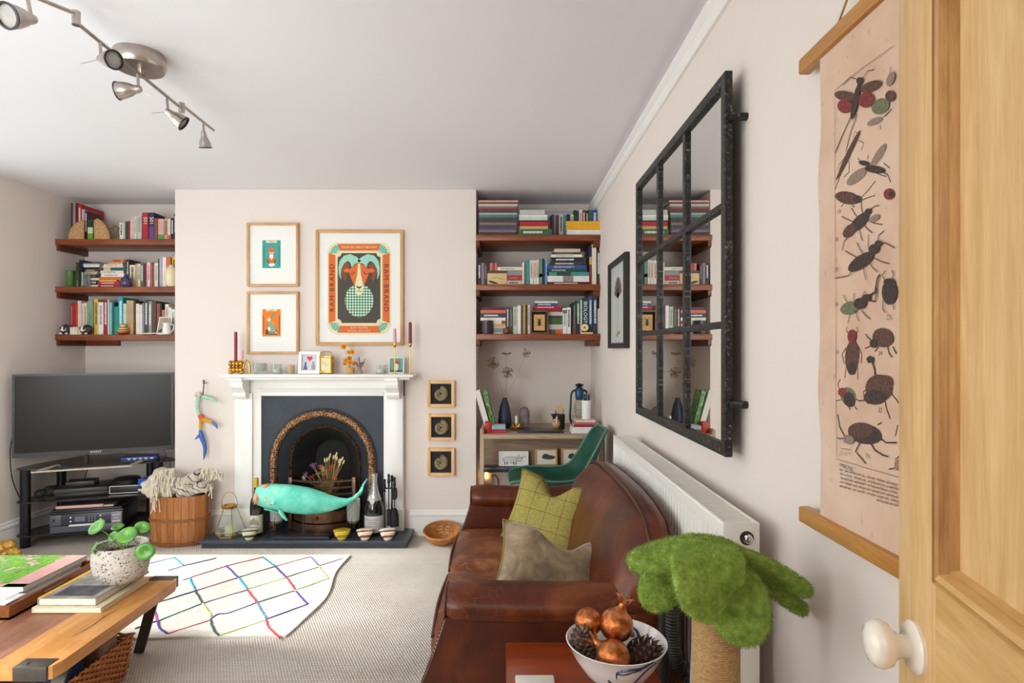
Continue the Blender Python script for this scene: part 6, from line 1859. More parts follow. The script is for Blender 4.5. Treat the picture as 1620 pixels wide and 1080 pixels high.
# fox
fx = framed('fox_print', 'upper small oak framed print of a seated fox on teal', 390, 472, 352, 453, 4)
shape(fx, [(415, 380), (444, 380), (444, 424), (415, 424)], M('ink_teal_ground', '#3f9f96', 0.7), 1, 'printed_ground')
shape(fx, [(421, 380.5), (438, 380.5), (438, 384), (421, 384)], C_CR, 2, 'printed_banner')
txt('FOX', 3.4 * Yp / F, C_GR, fx, (pp(429.5, 382.2)[0], Yp - 0.0014, pp(0, 382.2)[1]), FRONT)
F2 = lambda pts: [(429.5 + x, 404 + y) for x, y in pts]
shape(fx, F2([(-5, -10), (-4.5, -14.5), (-1.8, -11.5), (1.8, -11.5), (4.5, -14.5), (5, -10), (3, -5), (0, -2.5), (-3, -5)]), C_OR, 2, 'printed_head')
shape(fx, F2([(-4, -6), (0, -4), (4, -6), (2, -2.5), (0, -1.5), (-2, -2.5)]), INK_W, 3, 'printed_muzzle')
shape(fx, F2([(-4, -3), (4, -3), (5, 4), (3, 12), (-3, 12), (-5, 4)]), C_OR, 2, 'printed_body')
shape(fx, F2([(-2.6, -3), (2.6, -3), (3, 3), (0, 7), (-3, 3)]), INK_W, 3, 'printed_chest')
shape(fx, F2([(-8, 4), (-4, 9), (-3, 14), (-6.5, 11)]), C_BR, 3, 'printed_haunch')
shape(fx, F2([(8, 4), (4, 9), (3, 14), (6.5, 11)]), C_BR, 3, 'printed_haunch')
shape(fx, F2([(-4, 13), (4, 12), (6, 15), (1, 17.5), (-4, 16.5)]), INK_W, 4, 'printed_tail')
lines(fx, [([(417.5, 390), (417.5, 420)], 1.0), ([(441.5, 390), (441.5, 420)], 1.0)], C_GR, 2)
# hare
hr = framed('hare_print', 'lower small oak framed print of a hare on orange', 390, 472, 461, 560, 4)
shape(hr, [(415, 489), (444, 489), (444, 532), (415, 532)], M('ink_orange_ground', '#ee7c16', 0.7), 1, 'printed_ground')
shape(hr, [(421, 489), (438, 489), (438, 492), (421, 492)], C_CR, 2, 'printed_banner')
txt('HARE', 3.0 * Yp / F, C_DK, hr, (pp(429.5, 490.6)[0], Yp - 0.0014, pp(0, 490.6)[1]), FRONT)
F3 = lambda pts: [(429.5 + x, 512 + y) for x, y in pts]
shape(hr, F3([(-9, 9), (9, 9), (9, 17), (-9, 17)]), C_DK, 2, 'printed_ground_line')
shape(hr, F3([(-7, -7), (-3, -10), (-1, -7), (-2, -3), (-6, -4)]), C_CR, 3, 'printed_head')
shape(hr, F3([(-3, -9), (1, -15), (5.5, -17), (5, -13), (0, -8)]), M('ink_sage', '#7c8f78', 0.7), 3, 'printed_ear')
shape(hr, F3([(-6, -3), (0, -3), (5, 3), (8, 11), (6, 16), (-5, 16), (-6, 6)]), M('ink_sage'), 3, 'printed_body')
lines(hr, [(F3([(-5, y), (4 + y * 0.25, y)]), 0.7) for y in (-1, 2, 5, 8, 11)], C_CR, 4)
shape(hr, ell(426, 520, 2, 3), INK_W, 5, 'printed_paw')
shape(hr, ell(437, 526, 1.2, 1.2), INK_W, 5, 'printed_tail')
lines(hr, [([(417, 499), (417, 528)], 1.0), ([(442, 499), (442, 528)], 1.0)], C_DK, 2)
# ram
rm = framed('ram_poster', 'large oak framed ram poster in orange, brown and teal', 499, 638, 363, 546, 5)
sx_, sy_ = 280 / 1315.0, 230 / 1080.0
K = lambda pts: [(380 + x * sx_, 340 + y * sy_) for x, y in pts]
shape(rm, [(380 + x * sx_, 340 + y * sy_) for x, y in rrect(648, 1120, 205, 886, 78)], C_CR, 1, 'printed_ground')
shape(rm, K([(722, 215), (1047, 215), (1030, 265), (740, 265)]), C_OR, 2, 'printed_panel')
shape(rm, K([(740, 823), (1030, 823), (1047, 874), (722, 874)]), C_OR, 2, 'printed_panel')
shape(rm, K([(658, 280), (708, 298), (708, 785), (658, 803)]), C_OR, 2, 'printed_panel')
shape(rm, K([(1110, 280), (1058, 298), (1058, 785), (1110, 803)]), C_OR, 2, 'printed_panel')
def plaid():
    m, nt, b = _new('ink_plaid')
    tc = _n(nt, 'ShaderNodeTexCoord')
    ck = _n(nt, 'ShaderNodeTexChecker')
    ck.inputs['Scale'].default_value = 150
    ck.inputs['Color1'].default_value = lin('#41362f')
    ck.inputs['Color2'].default_value = lin('#564a42')
    nt.links.new(tc.outputs['Object'], ck.inputs['Vector'])
    nt.links.new(ck.outputs['Color'], b.inputs['Base Color'])
    b.inputs['Roughness'].default_value = 0.7
    return m
shape(rm, K([(755, 283), (1012, 283), (1020, 305), (1042, 313), (1042, 770), (1020, 780), (1012, 802), (755, 802), (746, 780), (724, 770), (724, 313), (746, 305)]), plaid(), 2, 'printed_field')
for cx_, cy_, a0, a1 in ((735, 285, 180, 270), (1030, 285, 270, 360), (735, 800, 90, 180), (1030, 800, 0, 90)):
    m = MB()
    for k in range(5):
        t0 = R(a0 + (a1 - a0) * (k + 0.12) / 5)
        t1 = R(a0 + (a1 - a0) * (k + 0.88) / 5)
        m.flat([pp(*p) for p in K([(cx_ + 22 * math.cos(t0), cy_ + 22 * math.sin(t0)), (cx_ + 66 * math.cos(t0), cy_ + 66 * math.sin(t0)), (cx_ + 66 * math.cos(t1), cy_ + 66 * math.sin(t1)), (cx_ + 22 * math.cos(t1), cy_ + 22 * math.sin(t1))])], Yp - 0.0012)
    m.build('printed_fan', C_TE, rm)
    lines(rm, [(K([(cx_ + 16 * math.cos(R(a)), cy_ + 16 * math.sin(R(a))) for a in (a0, (a0 + a1) / 2, a1)]), 1.0)], C_TE, 3)
def check():
    m, nt, b = _new('ink_green_check')
    tc = _n(nt, 'ShaderNodeTexCoord')
    mp = _n(nt, 'ShaderNodeMapping')
    mp.inputs['Rotation'].default_value = (0, R(45), 0)
    mp.inputs['Scale'].default_value = (1, 0.0, 1.0)
    mp.inputs['Location'].default_value = (0, 0.004, 0)
    nt.links.new(tc.outputs['Object'], mp.inputs['Vector'])
    ck = _n(nt, 'ShaderNodeTexChecker')
    ck.inputs['Scale'].default_value = 72
    ck.inputs['Color1'].default_value = lin('#cfe6c6')
    ck.inputs['Color2'].default_value = lin('#2c6e5a')
    nt.links.new(mp.outputs['Vector'], ck.inputs['Vector'])
    nt.links.new(ck.outputs['Color'], b.inputs['Base Color'])
    b.inputs['Roughness'].default_value = 0.7
    return m
shape(rm, K([(x, y) for x, y in ell(884, 635, 106, 124, 36)]), check(), 3, 'printed_fleece')
for sg in (-1, 1):
    X2 = lambda pts: K([(884 + sg * (x - 884), y) for x, y in pts])
    m = MB()
    cpts = [(905, 365), (925, 335), (955, 318), (985, 322), (1012, 350), (1026, 395), (1027, 440), (1018, 478)]
    strip(m, [pp(*p) for p in X2(cpts)], [18 * Yp / F, 14 * Yp / F, 12 * Yp / F, 10 * Yp / F, 8 * Yp / F, 5 * Yp / F, 3 * Yp / F, 0.6 * Yp / F], Yp - 0.0020)
    m.build('printed_horn', M('ink_pale_teal', '#9ed3bd', 0.7), rm)
    shape(rm, X2([(950, 380), (985, 345), (1010, 385), (1012, 450), (985, 500), (975, 460), (992, 420)]), C_BR, 4, 'printed_horn_shade')
    shape(rm, X2([(935, 405), (975, 395), (1005, 410), (985, 428), (945, 428)]), C_OR, 6, 'printed_ear')
    shape(rm, X2([(884, 355), (910, 360), (945, 395), (955, 440), (930, 500), (912, 530), (884, 535)]), C_OR, 5, 'printed_face')
    lines(rm, [(X2([(915, 420), (928, 436), (945, 440)]), 1.1)], C_DK, 7)
shape(rm, K([(876, 360), (892, 360), (897, 440), (915, 520), (910, 580), (898, 592), (870, 592), (858, 580), (853, 520), (871, 440)]), C_CR, 7, 'printed_muzzle')
shape(rm, K([(862, 525), (884, 535), (906, 525), (900, 540), (884, 546), (868, 540)]), C_DK, 8, 'printed_nose')
lines(rm, [(K([(884, 546), (884, 566)]), 0.7), (K([(866, 570), (884, 563), (902, 570)]), 0.7)], C_DK, 8)
q2 = lambda x, y: pp(380 + x * sx_, 340 + y * sy_)
def ptxt(s, x, y, size, mat, plane=FRONT, sp=1.0, sx=1.0):
    u, v = q2(x, y)
    txt(s, size * Yp / F, mat, rm, (u, Yp - 0.0016, v), plane, spacing=sp, sx=sx)
ptxt('MADE IN GREAT BRITAIN', 884, 240, 4.9, C_CR)
ptxt('BUY HOME', 884, 838, 4.6, C_CR, sp=1.25)
ptxt('MADE GOODS', 884, 860, 4.6, C_CR, sp=1.25)
ptxt('RAM\u00b7BRAND', 684, 541, 11.2, C_DK, UP, 1.28)
ptxt('RAM\u00b7BRAND', 1084, 541, 11.2, C_DK, DOWN, 1.28)
# three ammonites
AMM = M('ammonite', '#8a7658', 0.5, var=0.35, vscale=40, bump=0.5, bscale=80)
BLKC = M('black_mount', '#26262a', 0.85)
LOAK = (WOOD('pale_box_frame', '#d69f63', '#efc58f', 'z', 9, 0.42, 10), WOOD('pale_box_frame_flat', '#d69f63', '#efc58f', 'x', 9, 0.42, 10))
for (a, b, c, d, lb) in ((676, 719, 602, 644, 'top'), (677, 719, 654.5, 697, 'middle'), (676, 719, 709, 753, 'bottom')):
    t = framed('ammonite_frame', f'{lb} of three pale box frames holding an ammonite fossil', a, b, c, d, 5, BLKC, 0.035, LOAK)
    t['group'] = 'ammonite frames'
    cx_, cz_ = X_((a + b) / 2, D1), Z_((c + d) / 2, D1)
    sp = MB()
    pts, rr = [], []
    g_ = 1.5
    for k in range(60):
        th = k / 59 * 4.2 * PI
        r = g_ * (0.003 + 0.025 * (k / 59) ** 1.1)
        pts.append((cx_ - 0.002 + r * math.cos(th + 0.9), D1 - 0.018 - 0.006 * (1 - k / 59), cz_ + r * math.sin(th + 0.9)))
        rr.append(g_ * (0.002 + 0.0115 * (k / 59)) * (1 + (0.12 if k % 2 else 0)))
    sp.tube(pts, rr, 8)
    sp.build('ammonite', AMM, t, True)

# ------------------------------------------------------------------ painted antler hung at the left of the surround
an = T('painted_antler', 'painted forked branch in mint, orange and blue hanging on the wall', 'wall ornament', at(320, 726, D1 - 0.04))
Ya = D1 - 0.045
def limb(pts, rads, col, name='painted_limb'):
    MB().tube(bez([at(x, y, Ya + dy) for x, y, dy in pts], 12), [r.x * Ya / F for r in bez([(r_, 0, 0) for r_ in rads], 12)], 10).build(name, M('antler_' + col[1:], col, 0.55, var=0.12, vscale=50), an, True)
limb([(309, 626, 0), (313, 623, 0), (318, 624, 0.0)], [2.0, 3.6, 3.4], '#d8bfa6')
limb([(318, 624, 0), (313, 634, 0), (313, 646, 0), (316, 657, 0)], [3.4, 3.2, 3.0, 3.2], '#a4c9ae')
limb([(321, 627, 0), (330, 629, -0.02), (340, 633, -0.04), (345, 636, -0.05)], [3.2, 3.0, 1.8, 0.5], '#a4c9ae')
limb([(316, 656, 0), (319, 660, 0), (322, 664, 0)], [3.6, 4.4, 3.8], '#d4552f')
limb([(321, 663, 0), (328, 665, -0.01), (336, 668, -0.02)], [3.8, 3.2, 2.2], '#d39a26')
limb([(319, 662, 0), (318, 670, 0), (317, 680, 0)], [4.0, 3.0, 2.0], '#d39a26')
limb([(336, 668, -0.02), (341, 672, -0.03), (344, 678, -0.035)], [2.4, 2.6, 0.5], '#5378b8')
limb([(317, 680, 0), (319, 690, 0), (324, 705, 0), (324, 716, 0), (322, 727, -0.01)], [2.4, 4.0, 3.0, 2.4, 0.6], '#3f68b0')
limb([(319, 684, 0), (314, 690, -0.01), (308, 695, -0.02)], [2.8, 2.0, 0.5], '#3f68b0')
MB().tube(bez([at(x, y, Ya - 0.01) for x, y in ((321, 601), (322.5, 606), (321.5, 620), (320, 626), (311, 631))], 14), 0.0035, 6).build('leather_cord', M('dark_leather_cord', '#4a2c1c', 0.6), an, True)
MB().tube([at(324, 601, Ya - 0.01), at(322.5, 606, Ya - 0.01)], 0.0035, 6).build('leather_cord', M('dark_leather_cord'), an, True)
MB().tube([(at(322, 606, Ya)[0], Ya - 0.01, at(322, 606, Ya)[2]), (at(322, 606, Ya)[0], D1, at(322, 606, Ya)[2])], 0.003, 6).build('nail', M('black_steel'), an, True)

# ================================================================== on the mantel shelf
mz = 1.158
Ym = 4.085
u_ = Ym / F
def mx(px): return X_(px, Ym)
def mh(py): return Z_(py, Ym)
WAXR, WAXP = M('wine_wax', '#8a2638', 0.45), M('pink_wax', '#e7a3b0', 0.5)
GOLDP = M('polished_gold', '#d2a142', 0.2, 1.0)
# balloon-like gold candle holder
el = T('gold_candle_holder', 'lumpy gold animal shaped holder at the left of the mantel', 'candle holder', (mx(381), Ym, mz))
bd = MB()
for k in range(4):
    x = mx(365.5 + k * 5.6)
    for zz in (0.28, 0.72):
        bd.ball((x, Ym, mz + 0.10 * zz), (3.8 * u_, 0.026, 5.2 * u_), 12, 8)
for sx_2 in (0, 1):
    bd.ball((mx(366 + 17 * sx_2), Ym, mz + 0.012), (4.2 * u_, 0.022, 0.012), 10, 6)
bd.build('quilted_body', GOLDP, el, True, 80)
MB().tube(bez([(mx(385), Ym, mz + 0.004), (mx(385.5), Ym, mz + 0.06), (mx(390), Ym, mz + 0.092), (mx(394.5), Ym, mz + 0.06), (mx(394.8), Ym, mz + 0.004)], 20), 0.007, 10).build('arched_handle', GOLDP, el, True)
MB().lathe([(0.0105, 0), (0.0105, 0.198), (0.004, 0.203)], (mx(373), Ym, mz + 0.09), 14).thing('candle', WAXR, 'tall wine red candle in the gold animal holder', 'candle', smooth=True)
MB().lathe([(0.010, 0), (0.0085, 0.05), (0.003, 0.066)], (mx(383), Ym, mz + 0.10), 14).thing('candle', WAXP, 'short pink candle in the gold animal holder', 'candle', smooth=True)
def gl(px, wpx, py, label, name='glass_tealight_holder', cat='candle holder', mat=CLR, candle=None):
    h_ = mh(py) - mz
    r = wpx / 2 * u_
    t = T(name, label, cat, (mx(px), Ym, mz))
    MB().lathe([(r * 0.92, 0), (r, 0.004), (r, h_), (r * 0.9, h_), (r * 0.9, 0.01), (0.001, 0.01)], (mx(px), Ym, mz), 24).build('glass_cup', mat, t, True)
    if candle:
        MB().lathe([(r * 0.72, 0.011), (r * 0.72, 0.011 + candle), (0.001, 0.011 + candle)], (mx(px), Ym, mz), 18).build('tealight', M('tealight_wax', '#ece9e2', 0.5), t, True)
    return t
t = T('dotted_glass_bowl', 'clear glass tealight bowl with dark dots beside the gold holder', 'candle holder', (mx(412), Ym, mz))
h_ = mh(574) - mz
MB().lathe([(r * u_, t_ * h_) for r, t_ in ((7, 0), (9.5, 0.2), (11.5, 0.6), (10, 0.95), (9, 1.0), (9.4, 0.9), (10.6, 0.6), (8.6, 0.25), (0.1, 0.1))], (mx(412), Ym, mz), 24, caps=False).build('glass_bowl', CLR, t, True)
m = MB()
for k in range(34):
    a = ra.uniform(PI, 2 * PI)
    zf = ra.uniform(0.3, 0.95)
    r = (11.6 - abs(zf - 0.6) * 5) * u_
    m.ball((mx(412) + r * math.cos(a), Ym + r * math.sin(a), mz + h_ * zf), 0.0022, 6, 4)
m.build('dots', M('dot_brown', '#6b4a34', 0.5), t)
gl(438.5, 15, 576, 'small clear glass tealight holder left on the mantel', candle=0.02)
gl(460.5, 11, 577, 'small ivory glass votive beside the heart picture', mat=GLASS('ivory_glass', '#f0e3c8', clear=0.7), candle=0.012)
gl(603, 16, 577, 'clear square-sided glass tealight holder right on the mantel', candle=0.02)
# heart picture
hp = T('heart_picture', 'white box frame with a red heart above two figures', 'picture', (mx(489), Ym, mz), local=True)
hp.rotation_euler = (R(-7), 0, 0)
wp, hpz = 33.5 * u_ / 2, mh(556) - mz
WFR = M('white_frame', '#f2efec', 0.4)
for a, b, c, d in ((-wp, -wp + 0.02, 0, hpz), (wp - 0.02, wp, 0, hpz), (-wp + 0.02, wp - 0.02, 0, 0.022), (-wp + 0.02, wp - 0.02, hpz - 0.02, hpz)):
    MB().bx(a, b, -0.012, 0.012, c, d).build('frame_bar', WFR, hp)
MB().bx(-wp + 0.02, wp - 0.02, 0.004, 0.010, 0.022, hpz - 0.02).build('mount', M('lilac_mount', '#d9d4dc', 0.8), hp)
ht = []
for k in range(28):
    a = 2 * PI * k / 28
    ht.append((0.0012 * 16 * math.sin(a) ** 3, hpz * 0.70 + 0.0012 * (13 * math.cos(a) - 5 * math.cos(2 * a) - 2 * math.cos(3 * a) - math.cos(4 * a))))
MB().prism(ht, 0.001, 0.004).build('paper_heart', M('heart_red', '#d8323c', 0.6), hp)
MB().prism([(-0.044, 0.03), (-0.014, 0.03), (-0.024, 0.062), (-0.022, 0.07), (-0.034, 0.07), (-0.034, 0.062)], 0.001, 0.004).build('figure', M('figure_blue', '#5a5f9e', 0.6), hp)
MB().prism(ell(-0.028, 0.076, 0.006, 0.008, 12), 0.001, 0.004).build('figure_head', M('figure_blue'), hp)
MB().prism([(0.014, 0.03), (0.036, 0.03), (0.038, 0.06), (0.025, 0.074), (0.012, 0.06)], 0.001, 0.004).build('figure', M('figure_grey', '#a09aa6', 0.6), hp)
MB().prism(ell(0.025, 0.078, 0.006, 0.008, 12), 0.001, 0.004).build('figure_head', M('figure_grey'), hp)
# carriage clock
ck = T('carriage_clock', 'small gold carriage clock with handle on the mantel', 'clock', (mx(516.5), Ym, mz))
cw, c0, c1 = 10.0 * u_, mz, mh(562.5)
xx = mx(516.5)
MB().rb(xx - cw, xx + cw, Ym - 0.032, Ym + 0.032, c0 + 0.006, c0 + 0.02, 0.003).build('base', GOLDP, ck, True)
MB().rb(xx - cw, xx + cw, Ym - 0.032, Ym + 0.032, c1 - 0.012, c1, 0.003).build('top', GOLDP, ck, True)
for a in (-1, 1):
    for b in (-1, 1):
        MB().lathe([(0.0045, 0), (0.0045, c1 - c0 - 0.03)], (xx + a * (cw - 0.006), Ym + b * 0.026, c0 + 0.018), 8).build('column', GOLDP, ck, True)
        MB().ball((xx + a * (cw - 0.006), Ym + b * 0.026, c0 + 0.004), 0.005, 8, 6).build('foot', GOLDP, ck, True)
MB().bx(xx - cw + 0.009, xx + cw - 0.009, Ym - 0.022, Ym + 0.022, c0 + 0.02, c1 - 0.012).build('dial_plate', M('clock_face', '#e6d9a4', 0.4), ck)
dl = MB()
zc2 = (c0 + c1) / 2 + 0.012
for k in range(12):
    a = 2 * PI * k / 12
    strip(dl, [(xx + 0.018 * math.sin(a), zc2 + 0.018 * math.cos(a)), (xx + 0.022 * math.sin(a), zc2 + 0.022 * math.cos(a))], 0.0016, Ym - 0.0225)
strip(dl, [(xx, zc2), (xx - 0.013, zc2 + 0.005)], 0.002, Ym - 0.0226)
strip(dl, [(xx, zc2), (xx + 0.003, zc2 - 0.016)], 0.0014, Ym - 0.0226)
dl.build('hands_and_marks', M('clock_black', '#2a2420', 0.5), ck)
MB().tube(bez([(xx - 0.034, Ym, c1), (xx - 0.034, Ym, c1 + 0.018), (xx - 0.02, Ym, c1 + 0.027), (xx + 0.02, Ym, c1 + 0.027), (xx + 0.034, Ym, c1 + 0.018), (xx + 0.034, Ym, c1)], 20), 0.003, 8).build('handle', GOLDP, ck, True)
# yellow flowers in a small wooden pot
fl = T('flower_pot', 'small tan pot of dried yellow everlasting flowers', 'flower pot', (mx(554), Ym, mz))
MB().lathe([(6.3 * u_, 0), (6.8 * u_, 0.004), (6.8 * u_, 0.044), (5.8 * u_, 0.044), (5.8 * u_, 0.036), (0.001, 0.036)], (mx(554), Ym, mz), 20).build('pot', M('tan_pot', '#cf9d58', 0.55), fl, True)
YEL, YELD = M('flower_yellow', '#e8a41a', 0.7), M('flower_gold', '#b96f12', 0.7)
for px, py, r, dy in ((545, 548, 5.6, -0.01), (552, 557, 4.2, 0.01), (558.5, 556.5, 5.4, -0.012), (549, 570, 5.4, -0.02), (556, 573, 5.2, -0.025), (561, 575, 4.2, 0.0), (546, 575, 4.0, 0.0), (553, 566, 4.4, 0.012)):
    c = Vector((mx(px), Ym + dy, mh(py)))
    st = MB().tube(bez([(mx(554), Ym, mz + 0.036), Vector((mx(554), Ym, mz + 0.036)).lerp(c, 0.55), c], 8), 0.0014, 5).build('stem', STEMM, fl, True)
    pt = MB()
    for rg in range(3):
        n_ = 12 - rg * 2
        for k in range(n_):
            a = 2 * PI * k / n_ + rg * 0.3
            d = Vector((math.cos(a), -0.5 - 0.35 * rg, math.sin(a))).normalized()
            rr = r * u_ * (1 - 0.22 * rg)
            tn = Vector((-math.sin(a), 0, math.cos(a)))
            pt.add([c + d * rr * 0.15 - tn * rr * 0.1, c + d * rr * 0.15 + tn * rr * 0.1, c + d * rr * 0.75 + tn * rr * 0.22, c + d * rr * 1.02, c + d * rr * 0.75 - tn * rr * 0.22], [(0, 1, 2, 3, 4)])
    pt.build('petals', YEL, st)
    MB().ball(c - Vector((0, r * u_ * 0.25, 0)), r * u_ * 0.42, 8, 6).build('flower_centre', YELD, st, True)
bv = T('bud_vase', 'tiny glass bud vase with a dark dried sprig', 'vase', (mx(569), Ym, mz))
MB().lathe([(4.6 * u_, 0), (4.8 * u_, 0.015), (2.6 * u_, 0.036), (2.4 * u_, 0.044), (1.8 * u_, 0.044), (1.8 * u_, 0.03), (0.001, 0.004)], (mx(569), Ym, mz), 18).build('glass_body', GLASS('pinkish_glass', '#eadccf', clear=0.75), bv, True)
sp = MB()
for k in range(9):
    e = Vector((mx(563 + 1.9 * k), Ym + ra.uniform(-.015, .015), mh(566 + ra.uniform(-2, 8))))
    b0 = Vector((mx(569), Ym, mz + 0.02))
    sp.tube(bez([b0, b0.lerp(e, 0.5), e], 6), 0.0009, 4)
    for j in range(6):
        p = b0.lerp(e, 0.55 + 0.08 * j)
        sp.ball(p + Vector((ra.uniform(-.004, .004), 0, ra.uniform(-.003, .003))), (0.003, 0.003, 0.004), 5, 4)
sp.build('dried_sprig', M('sprig_purple', '#6d4a48', 0.8), bv)
# candlesticks
for px, pc0, pt, wx, lb in ((624.5, 545, 519, WAXP, 'pink'), (649, 545, 509, WAXR, 'wine red')):
    yy = Ym - 0.03 if px < 630 else Ym
    x = X_(px, yy)
    t = T('candlestick', f'slim brass candlestick for the {lb} taper at the mantel end', 'candlestick', (x, yy, mz), group='brass candlesticks')
    hz = Z_(pc0, yy)
    MB().lathe([(0.024, 0), (0.024, 0.003), (0.004, 0.006), (0.0034, 0.01), (0.0034, hz - mz - 0.02), (0.009, hz - mz - 0.014), (0.0115, hz - mz - 0.002), (0.0115, hz - mz + 0.008), (0.009, hz - mz + 0.008), (0.001, hz - mz)], (x, yy, mz), 18).build('stick', GOLDP, t, True)
    zt_ = Z_(pt, yy)
    MB().lathe([(0.0095, 0), (0.0125, 0.02), (0.011, zt_ - hz - 0.01), (0.004, zt_ - hz)], (x, yy, hz), 14).thing('taper_candle', wx, f'{lb} taper candle in a slim brass candlestick', 'candle', 'tapers on the mantel', smooth=True)
# little teal picture
Yt = Ym + 0.03
tp = T('teal_picture', 'small white framed teal picture with a red crest behind the candlestick', 'picture', (X_(627, Yt), Yt, mz), local=True)
tp.rotation_euler = (R(-6), 0, 0)
wq_, hq = 24 * Yt / F / 2, Z_(565, Yt) - mz
for a, b, c, d in ((-wq_, -wq_ + 0.006, 0, hq), (wq_ - 0.006, wq_, 0, hq), (-wq_ + 0.006, wq_ - 0.006, 0, 0.008), (-wq_ + 0.006, wq_ - 0.006, hq - 0.006, hq)):
    MB().bx(a, b, -0.006, 0.008, c, d).build('frame_bar', WFR, tp)
MB().bx(-wq_ + 0.006, wq_ - 0.006, 0, 0.006, 0.008, hq - 0.006).build('print_ground', M('pic_teal', '#6fa39c', 0.7), tp)
rd = MB()
for k in range(7):
    a = R(20 + 140 * k / 6)
    rd.flat(ell(0.002 + 0.016 * math.cos(a), hq * 0.60 + 0.014 * math.sin(a), 0.009, 0.007, 10, a), -0.0005 - 0.0001 * k)
rd.build('printed_crest', M('pic_red', '#cc4438', 0.7), tp)
MB().flat(ell(0.0, hq * 0.40, 0.014, 0.024), -0.0014).build('printed_figure', M('pic_white', '#ece4d4', 0.7), tp)
strp = MB()
strip(strp, [(-wq_ + 0.01, 0.02), (wq_ - 0.01, 0.02)], 0.012, -0.0007)
strp.build('printed_ground_line', M('pic_olive', '#57694a', 0.7), tp)

# ================================================================== on the hearth
hz0 = 0.052
# whale
def verdigris():
    m, nt, b = _new('verdigris')
    v = _coord(nt)
    n1 = _noise(nt, v, 9, 5, 0.65)
    c = _ramp(nt, n1, [(0.3, '#3fae97'), (0.5, '#62cbb2'), (0.7, '#8fdcc6')])
    n2 = _noise(nt, v, 55, 3, 0.6)
    patch = _ramp(nt, _noise(nt, v, 5.0, 5, 0.7), [(0.61, '#000000'), (0.66, '#ffffff')])
    bw2 = _n(nt, 'ShaderNodeRGBToBW')
    nt.links.new(patch, bw2.inputs[0])
    nt.links.new(_mix(nt, bw2.outputs[0], c, '#c8977a'), b.inputs['Base Color'])
    _set(b, Roughness=0.55)
    _bump(nt, b, n2, 0.25, 0.006)
    return m
VERD = verdigris()
VPALE = M('bare_patch', '#d0906c', 0.6, var=0.2, vscale=40)
Yw = 3.985
wh = T('whale_sculpture', 'turquoise painted sperm whale sculpture on a black stand', 'sculpture', (X_(476, Yw), Yw, hz0))
secs = [(405.5, 776, 790, 0.02), (407, 770, 796, 0.045), (411, 767, 799, 0.06), (420, 765.5, 802, 0.07), (435, 765.5, 805, 0.078), (452, 766.5, 808.5, 0.085), (470, 768.5, 811.5, 0.088), (488, 772, 812.5, 0.085), (505, 777, 811.5, 0.075), (520, 782.5, 809, 0.062), (535, 787, 804.5, 0.047), (548, 788.5, 799, 0.034), (557, 786, 794, 0.024), (564, 780, 789, 0.018), (570, 775, 783, 0.016), (573, 772, 780, 0.014)]
rings = []
for px, y0, y1, hd in secs:
    x = X_(px, Yw)
    z1, z0 = Z_(y0, Yw), Z_(y1, Yw)
    zc_, rz = (z0 + z1) / 2, (z1 - z0) / 2
    ring = []
    for k in range(24):
        a = 2 * PI * k / 24
        ca, sa = math.cos(a), math.sin(a)
        ring.append((x, Yw + hd * math.copysign(abs(ca) ** 0.85, ca), zc_ + rz * math.copysign(abs(sa) ** 0.9, sa)))
    rings.append(ring)
MB().loft(rings).build('body', VERD, wh, True, 70)
MB().ball((X_(411.5, Yw), Yw - 0.028, Z_(785, Yw)), (0.031, 0.046, 0.044), 14, 10).build('snout_patch', VPALE, wh, True)
MB().ball((X_(423, Yw), Yw - 0.01, Z_(769, Yw)), (0.036, 0.04, 0.019), 14, 10).build('brow_patch', VPALE, wh, True)
MB().ball((X_(440, Yw), Yw - 0.070, Z_(791, Yw)), (0.020, 0.018, 0.015), 12, 8).build('eye_bulge', VERD, wh, True)
MB().ball((X_(436, Yw), Yw - 0.082, Z_(793, Yw)), (0.005, 0.006, 0.004), 8, 6).build('eye', M('whale_eye', '#8d6a52', 0.4), wh, True)
MB().loft([[(X_(px, Yw), Yw - 0.045 * s, Z_(py, Yw)), (X_(px, Yw), Yw + 0.045 * s, Z_(py, Yw)), (X_(px, Yw), Yw + 0.03 * s, Z_(py + 3.2, Yw)), (X_(px, Yw), Yw - 0.03 * s, Z_(py + 3.2, Yw))] for px, py, s in ((419, 803, 0.3), (426, 803, 0.6), (436, 805, 0.9), (448, 808, 1.0))]).build('lower_jaw', VERD, wh, True)
fpt = bez([(X_(450, Yw), Yw - 0.075, Z_(801, Yw)), (X_(456, Yw), Yw - 0.10, Z_(808, Yw)), (X_(463, Yw), Yw - 0.115, Z_(815, Yw))], 10)
MB().loft([[tuple(p + Vector((w_ * math.cos(2 * PI * k / 10), 0.010 * math.sin(2 * PI * k / 10), -w_ * 0.5 * math.cos(2 * PI * k / 10)))) for k in range(10)] for p, w_ in zip(fpt, (0.012, 0.015, 0.018, 0.020, 0.022, 0.023, 0.023, 0.021, 0.018, 0.013, 0.005))]).build('flipper', VERD, wh, True)
for sg, tip in ((-1, (578, 770.5)), (1, (576.5, 762))):
    b0 = Vector((X_(569, Yw), Yw, Z_(779, Yw)))
    e = Vector((X_(tip[0], Yw), Yw + sg * 0.085, Z_(tip[1], Yw)))
    P = bez([b0, b0.lerp(e, 0.55) + Vector((-0.004, 0, 0.004)), e], 10)
    MB().loft([[tuple(p + Vector((-w_ * 0.6, 0, -w_ * 0.8))), tuple(p + Vector((0.005, 0, -0.004))), tuple(p + Vector((w_ * 0.5, 0, w_ * 0.7))), tuple(p + Vector((-0.005, 0, 0.004)))] for p, w_ in zip(P, (0.018, 0.028, 0.036, 0.040, 0.041, 0.039, 0.034, 0.028, 0.021, 0.012, 0.003))]).build('tail_fluke', VERD, wh, True, 60)
BSTD = M('black_stand', '#23242a', 0.35)
